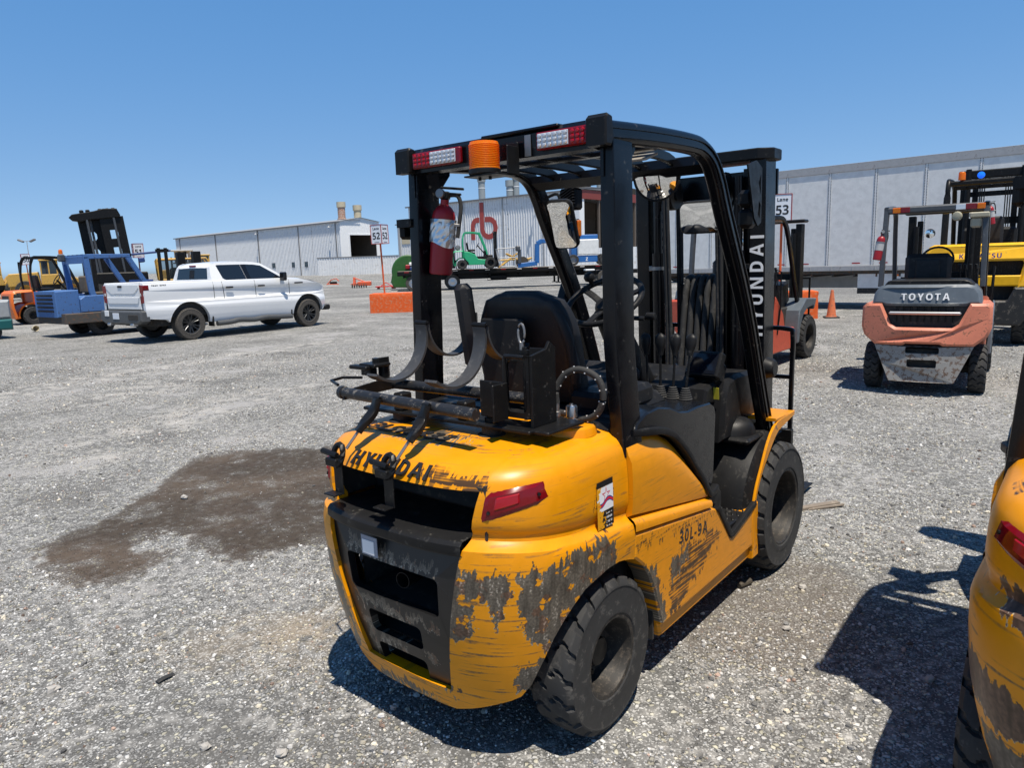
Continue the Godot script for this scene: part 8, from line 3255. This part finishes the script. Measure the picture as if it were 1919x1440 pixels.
# ------------------------------------------------------------------ flatbed and its load
func flatbed() -> void:
	var o := thing("flatbed_trailer", "black flatbed trailer with a plank deck carrying small machines", "trailer", Vector3(-7.3, 0, -48.3), 84.0 - 90.0)
	# local x along the bed to the right, z towards the camera
	var L := 15.0
	var b := MB.new()
	b.box(Vector3(L / 2, 1.10, 0), Vector3(L, 0.22, 2.3), 0.02)
	for z in [-0.5, 0.5]: b.box(Vector3(L / 2, 0.85, z), Vector3(L - 2, 0.40, 0.12))
	for x in [0.4, 2.0, 4.0, 6.0, 8.0, 10.0, 12.0]: b.box(Vector3(x, 0.95, 0), Vector3(0.1, 0.2, 2.3))
	part("frame", b, M.black_metal, o)
	b = MB.new()
	for z in [-1.18, 1.18]: b.box(Vector3(L / 2, 1.16, z), Vector3(L, 0.24, 0.08), 0.01)
	part("side_rail", b, M.black_metal, o)
	for i in 30:
		b = MB.new()
		b.box(Vector3(0.25 + i * 0.5, 1.27, 0), Vector3(0.49, 0.05, 2.4), 0.008)
		part("plank", b, M.planks[i % 3], o)
	for i in 14:
		b = MB.new()
		b.box(Vector3(0.6 + i * 1.05, 1.22, 1.225), Vector3(0.30, 0.05, 0.006))
		part("reflector", b, M.ext_red if i % 2 == 0 else M.letter_white, o, 0)
	for x: float in [1.0, 3.55]:
		for z: float in [0.98, 0.64, -0.64, -0.98]:
			var w := Node3D.new()
			w.name = "wheel"
			o.add_child(w, true)
			w.position = Vector3(x, 0.50, z)
			w.rotation.y = -PI / 2 if z > 0 else PI / 2
			put("tyre", M.tyre_truck, M.rubber_dusty, w)
			put("rim", M.rim_truck, M.steel, w)
	b = MB.new()
	b.box(Vector3(6.6, 0.72, 0.8), Vector3(1.1, 0.32, 0.4), 0.06)
	b.tube(PackedVector3Array([Vector3(5.85, 0.95, 0.95), Vector3(5.85, 0.55, 0.95), Vector3(7.35, 0.55, 0.95), Vector3(7.35, 0.95, 0.95)]), 0.03, 6)
	part("tool_box", b, M.black_metal, o)
	b = MB.new()
	for z in [-0.8, 0.8]:
		b.box(Vector3(10.6, 0.62, z), Vector3(0.12, 0.75, 0.12))
		b.box(Vector3(10.6, 0.24, z), Vector3(0.35, 0.05, 0.3))
	part("landing_leg", b, M.black_metal, o)
	# drive axles of the tractor that is coupled to it
	var t := thing("road_tractor", "rear of a white road tractor coupled to the flatbed", "truck", Vector3(5.5, 0, -46.9), -6.0)
	b = MB.new()
	b.box(Vector3(2.2, 0.85, 0), Vector3(5.5, 0.25, 0.9), 0.02)
	part("chassis", b, M.black_metal, t)
	b = MB.new()
	b.box(Vector3(-0.5, 1.02, 0.9), Vector3(0.6, 0.10, 0.6), 0.03)
	b.box(Vector3(5.2, 1.9, 0), Vector3(1.8, 2.2, 2.3), 0.15)
	part("fairing", b, M.car_white, t)
	for x: float in [0.5, 1.75, 5.8]:
		for z: float in [0.98, -0.98]:
			var w := Node3D.new()
			w.name = "wheel"
			t.add_child(w, true)
			w.position = Vector3(x, 0.50, z)
			w.rotation.y = -PI / 2 if z > 0 else PI / 2
			put("tyre", M.tyre_truck, M.rubber_dusty, w)
			put("rim", M.rim_truck, M.steel_dull, w)
	flatbed_load()

func flatbed_load() -> void:
	var g := profile_forklift("bright green lift truck with a silver gas bottle on the flatbed", Vector3(-2.95, 1.297, -46.9), 84.0, paint("mint_green", 0.02, 0.34, 0.16, 0.15, 41), paint("mint_green", 0.02, 0.34, 0.16, 0.15, 41), "machines loaded on the flatbed", 1.06, true)
	profile_forklift("faded orange lift truck on the flatbed, beside the green one", Vector3(-5.35, 1.297, -46.9), 84.0, paint("faded_orange", 0.62, 0.26, 0.13, 0.3, 43), M.black_metal, "machines loaded on the flatbed", 0.92)
	# yellow broom attachment
	var o := thing("broom_attachment", "yellow rotary broom frame on the flatbed right of the green truck", "implement", Vector3(0.3, 1.297, -46.8), -6.0)
	var b := MB.new()
	for q in [[[-0.9, 0.05], [0.3, 0.9]], [[-0.4, 0.9], [0.9, 0.2]], [[-0.9, 0.5], [1.1, 0.55]], [[0.3, 0.1], [1.2, 0.6]]]:
		b = MB.new()
		b.tube(PackedVector3Array([Vector3(q[0][0], q[0][1], 0.3), Vector3(q[1][0], q[1][1], 0.3)]), 0.06, 6)
		b.tube(PackedVector3Array([Vector3(q[0][0], q[0][1], -0.3), Vector3(q[1][0], q[1][1], -0.3)]), 0.06, 6)
		part("frame_tube", b, M.old_yellow, o)
	b = MB.new()
	b.cyl(Vector3(0.6, 0.35, -0.6), Vector3(0.6, 0.35, 0.6), 0.34, -1, 18)
	part("brush_roll", b, M.grime, o)
	# boom lift
	o = thing("boom_lift", "blue articulating boom lift with a white machine box on the flatbed", "boom lift", Vector3(4.9, 1.297, -46.5), -6.0)
	var mb := paint("lift_blue", 0.02, 0.12, 0.36, 0.2, 45)
	b = MB.new()
	b.box(Vector3(0, 0.42, 0), Vector3(1.4, 0.42, 1.1), 0.04)
	part("chassis", b, mb, o)
	put("logo_mark", text_mesh("Z", 0.2, 0.01), M.letter_white, o, Transform3D(Basis(), Vector3(0, 0.40, 0.556)))
	b = MB.new()
	b.box(Vector3(0.1, 1.15, 0), Vector3(1.35, 0.95, 1.2), 0.05)
	part("machine_box", b, M.trailer, o)
	b = MB.new()
	b.box(Vector3(0.15, 1.78, 0), Vector3(1.3, 0.28, 0.5), 0.04)
	b.box(Vector3(-0.75, 0.85, 0), Vector3(0.4, 0.6, 0.8), 0.04)
	part("turret", b, mb, o)
	for s in [[Vector3(-0.5, 1.65, 0), Vector3(-2.75, 1.60, 0)], [Vector3(-2.75, 1.62, 0), Vector3(-3.05, 1.45, 0)], [Vector3(-3.05, 1.45, 0), Vector3(-3.10, 0.25, 0)], [Vector3(-3.10, 0.25, 0), Vector3(-4.3, 0.12, 0)]]:
		b = MB.new()
		b.sweep(PackedVector3Array(s), MB.rrect(0.28, 0.28, 0.03, 1), Vector3.BACK)
		part("boom", b, mb, o)
	b = MB.new()
	for q in [[Vector3(-5.4, 0.1, 0.4), Vector3(-5.6, 1.2, 0.4)], [Vector3(-4.5, 0.1, 0.4), Vector3(-4.5, 1.25, 0.4)], [Vector3(-5.6, 1.2, 0.4), Vector3(-4.5, 1.25, 0.4)], [Vector3(-5.5, 0.65, 0.4), Vector3(-4.5, 0.65, 0.4)], [Vector3(-5.4, 0.1, 0.4), Vector3(-4.5, 0.1, 0.4)], [Vector3(-5.6, 1.2, -0.6), Vector3(-4.5, 1.25, -0.6)], [Vector3(-5.6, 1.2, 0.4), Vector3(-5.6, 1.2, -0.6)], [Vector3(-4.5, 1.25, 0.4), Vector3(-4.5, 1.25, -0.6)], [Vector3(-5.4, 0.1, -0.6), Vector3(-5.6, 1.2, -0.6)], [Vector3(-4.5, 0.1, -0.6), Vector3(-4.5, 1.25, -0.6)]]:
		b.tube(PackedVector3Array(q), 0.03, 6)
	b.box(Vector3(-4.95, 0.08, -0.1), Vector3(0.95, 0.04, 1.0))
	part("basket", b, M.rail_grey, o)
	b = MB.new()
	b.box(Vector3(-4.3, 1.2, 0.1), Vector3(0.3, 0.35, 0.4), 0.08)
	b.box(Vector3(-4.2, 0.7, 0.1), Vector3(0.2, 0.9, 0.2), 0.04)
	part("controls", b, M.post_grey, o)
	for x: float in [-0.85, 1.15]:
		for z: float in [-0.5, 0.5]:
			var w := Node3D.new()
			w.name = "wheel"
			o.add_child(w, true)
			w.position = Vector3(x, 0.36, z)
			w.rotation.y = -PI / 2 if z > 0 else PI / 2
			put("tyre", M.tyre_f, M.rubber, w)
			put("rim", M.rim_truck, M.steel_dull, w).scale = Vector3(0.8, 0.72, 0.72)
	g.set_meta("group", "machines loaded on the flatbed")

func implement(label: String, at: Vector3, heading: float, kind: int) -> void:
	var o := thing("farm_implement", label, "implement", at, heading, "red implements lying on the yard")
	o.scale = Vector3.ONE * 0.62
	var m: Material = M.implement_red if kind != 2 else M.implement_crimson
	var b := MB.new()
	if kind == 0:
		b.box(Vector3(0.9, 0.55, 0), Vector3(1.7, 0.55, 0.8), 0.08)
		part("hood", b, m, o)
		b = MB.new()
		side_prism(b, [Vector2(-0.3, 0.3), Vector2(0.3, 0.3), Vector2(0.2, 1.35), Vector2(0.0, 1.4)], -0.55, -0.25, 0.02)
		b.tube(PackedVector3Array([Vector3(-0.4, 1.3, 0), Vector3(0.9, 0.8, 0)]), 0.08, 6)
		b.tube(PackedVector3Array([Vector3(-0.9, 0.5, 0), Vector3(0.1, 0.6, 0)]), 0.08, 6)
		part("hitch", b, m, o)
		for k in 7:
			b = MB.new()
			b.cyl(Vector3(-0.7 + k * 0.3, 0.30, 0.30), Vector3(-0.62 + k * 0.3, 0.30, 0.30), 0.28, -1, 10)
			part("tine_disc", b, M.deck_rust, o)
	elif kind == 1:
		b.tube(PackedVector3Array([Vector3(-0.9, 0.3, 0), Vector3(-0.2, 1.0, 0), Vector3(0.5, 1.15, 0), Vector3(0.9, 0.8, 0.1)]), 0.07, 6)
		b.tube(PackedVector3Array([Vector3(-0.8, 0.4, 0.3), Vector3(0.9, 0.35, 0.3)]), 0.07, 6)
		part("frame_tube", b, m, o)
		b = MB.new()
		b.box(Vector3(0.1, 0.55, 0.1), Vector3(1.0, 0.4, 0.5), 0.1)
		part("gear_case", b, M.black_metal, o)
	else:
		b.box(Vector3(0, 0.28, 0), Vector3(2.4, 0.14, 0.9), 0.03)
		b.tube(PackedVector3Array([Vector3(-0.6, 0.35, 0), Vector3(0.0, 0.75, 0), Vector3(0.7, 0.35, 0)]), 0.06, 6)
		b.box(Vector3(0.9, 0.14, 0), Vector3(0.5, 0.28, 0.3), 0.03)
		b.box(Vector3(-0.9, 0.12, 0), Vector3(0.3, 0.24, 0.3), 0.03)
		part("cutter_deck", b, m, o)

func green_baler() -> void:
	var o := thing("hay_baler", "dark green round machine at the rear of the flatbed", "farm machine", Vector3(-7.2, 0, -51.0), -8.0)
	o.scale = Vector3.ONE * 0.92
	var b := MB.new()
	var poly := PackedVector2Array()
	for p: Vector2 in arch_pts(0.25, 1.35, 1.25, 10, 190, 18): poly.append(p)
	poly.append_array(PackedVector2Array([Vector2(-1.1, 0.6), Vector2(-0.9, 0.2), Vector2(0.4, 0.15), Vector2(1.5, 0.5)]))
	b.prism(poly, -0.8, 0.8, 0.08)
	part("chamber", b, M.deep_green, o, 30)
	b = MB.new()
	for q in [[0.2, 1.7, 0.16], [0.45, 1.9, 0.13], [0.5, 1.55, 0.14]]:
		b = MB.new()
		b.box(Vector3(q[0], q[1], 0.9), Vector3(q[2] * 2, q[2] * 2, 0.3), 0.05)
		part("hydraulic_block", b, [M.deep_blue, M.letter_white, M.ext_red][int(q[1] * 10) % 3], o)
	for z in [-0.7, 0.7]:
		b = MB.new()
		b.cyl(Vector3(0.9, 0.45, z - 0.15), Vector3(0.9, 0.45, z + 0.15), 0.45, -1, 20, 0.03)
		part("wheel", b, M.rubber, o)

func light_pole() -> void:
	var o := thing("light_pole", "thin lamp pole far off at the left of the yard", "light pole", Vector3(-97.7, 0, -150), 0)
	var b := MB.new()
	b.cyl(Vector3.ZERO, Vector3(0, 9.0, 0), 0.10, 0.06, 8)
	part("pole", b, M.rail_grey, o)
	b = MB.new()
	b.box(Vector3(0, 9.0, 0), Vector3(2.6, 0.1, 0.1))
	part("cross_arm", b, M.rail_grey, o)
	for x in [-1.2, 1.2]:
		b = MB.new()
		b.x = Transform3D(Basis(Vector3.BACK, 0.4 * signf(x)), Vector3(x, 9.1, 0))
		b.box(Vector3.ZERO, Vector3(1.2, 0.35, 0.6), 0.08)
		part("lamp_head", b, M.trim_dark, o)

func bits() -> void:
	# a split board, a strip of rubber, a crumpled cup and a few larger stones
	var b := MB.new()
	b.x = Transform3D(Basis.from_euler(Vector3(0.0, 0.12, 0.02)), Vector3.ZERO)
	b.box(Vector3(0, 0.012, 0), Vector3(0.34, 0.022, 0.045), 0.004)
	b.x = Transform3D(Basis.from_euler(Vector3(0.0, 0.02, 0.05)), Vector3(0.05, 0, 0.03))
	b.box(Vector3(0, 0.010, 0), Vector3(0.26, 0.014, 0.020), 0.003)
	top("wood_scrap", b, M.planks[1], "splintered piece of weathered board on the gravel by the front wheel", "wood scrap", Vector3(2.02, 0, -4.63), -8.0)
	b = MB.new()
	b.sweep(smooth_path([Vector3(-0.07, 0.012, 0.02), Vector3(0, 0.018, 0), Vector3(0.075, 0.012, -0.01)], 4), MB.rrect(0.05, 0.012, 0.004, 1), Vector3.UP)
	top("rubber_strip", b, M.rubber, "short strip of black rubber lying on the gravel at lower left", "rubber scrap", Vector3(-1.51, 0.002, -2.81), -40.0).scale = Vector3.ONE * 0.5
	b = MB.new()
	b.lathe([Vector2(0.0, 0), Vector2(0.07, 0.01), Vector2(0.10, 0.20), Vector2(0.09, 0.22), Vector2(0.06, 0.04)], 14, Vector3(0, 0.09, 0), Vector3(1, 0.1, 0.3))
	top("crumpled_cup", b, M.cream, "crumpled pale cup lying beside the orange lift truck's wheel", "litter", Vector3(-15.1, 0, -22.9), 20.0)
	b = MB.new()
	b.cyl(Vector3(-0.045, 0.016, 0), Vector3(0.045, 0.018, 0.0), 0.016, 0.018, 10, 0.003)
	top("rusty_bolt", b, M.grime, "short rusty pipe stub on the ground beside the near truck", "scrap metal", Vector3(1.17, 0, -3.50), -35.0)
	var rng := RandomNumberGenerator.new()
	rng.seed = 99
	var spots := [[-2.52, -5.27, 0.075, "grey stone sitting in the dark wet patch"], [-0.86, -2.30, 0.055, "grey stone at the bottom edge of the picture"], [1.22, -3.05, 0.045, "pale round stone beside the rear wheel's shadow"], [1.45, -3.45, 0.05, "pale angular stone in front of the muddy patch"], [1.62, -2.62, 0.05, "cream stone near the shadow of the second truck"], [2.05, -2.85, 0.06, "flat white stone inside the second truck's shadow edge"], [-1.15, -2.35, 0.05, "flat cream stone at the bottom left of the near truck"], [-1.95, -2.75, 0.06, "broad pale stone near the left border"]]
	for q in spots:
		var m := stone_mesh(rng)
		var o := put(numbered("stone"), m, M.stone, self, Transform3D(Basis.from_euler(Vector3(0, rng.randf() * TAU, 0)).scaled(Vector3.ONE * q[2]), Vector3(q[0], q[2] * 0.20, q[1])))
		tag(o, q[3], "stone", "larger stones lying in the gravel")
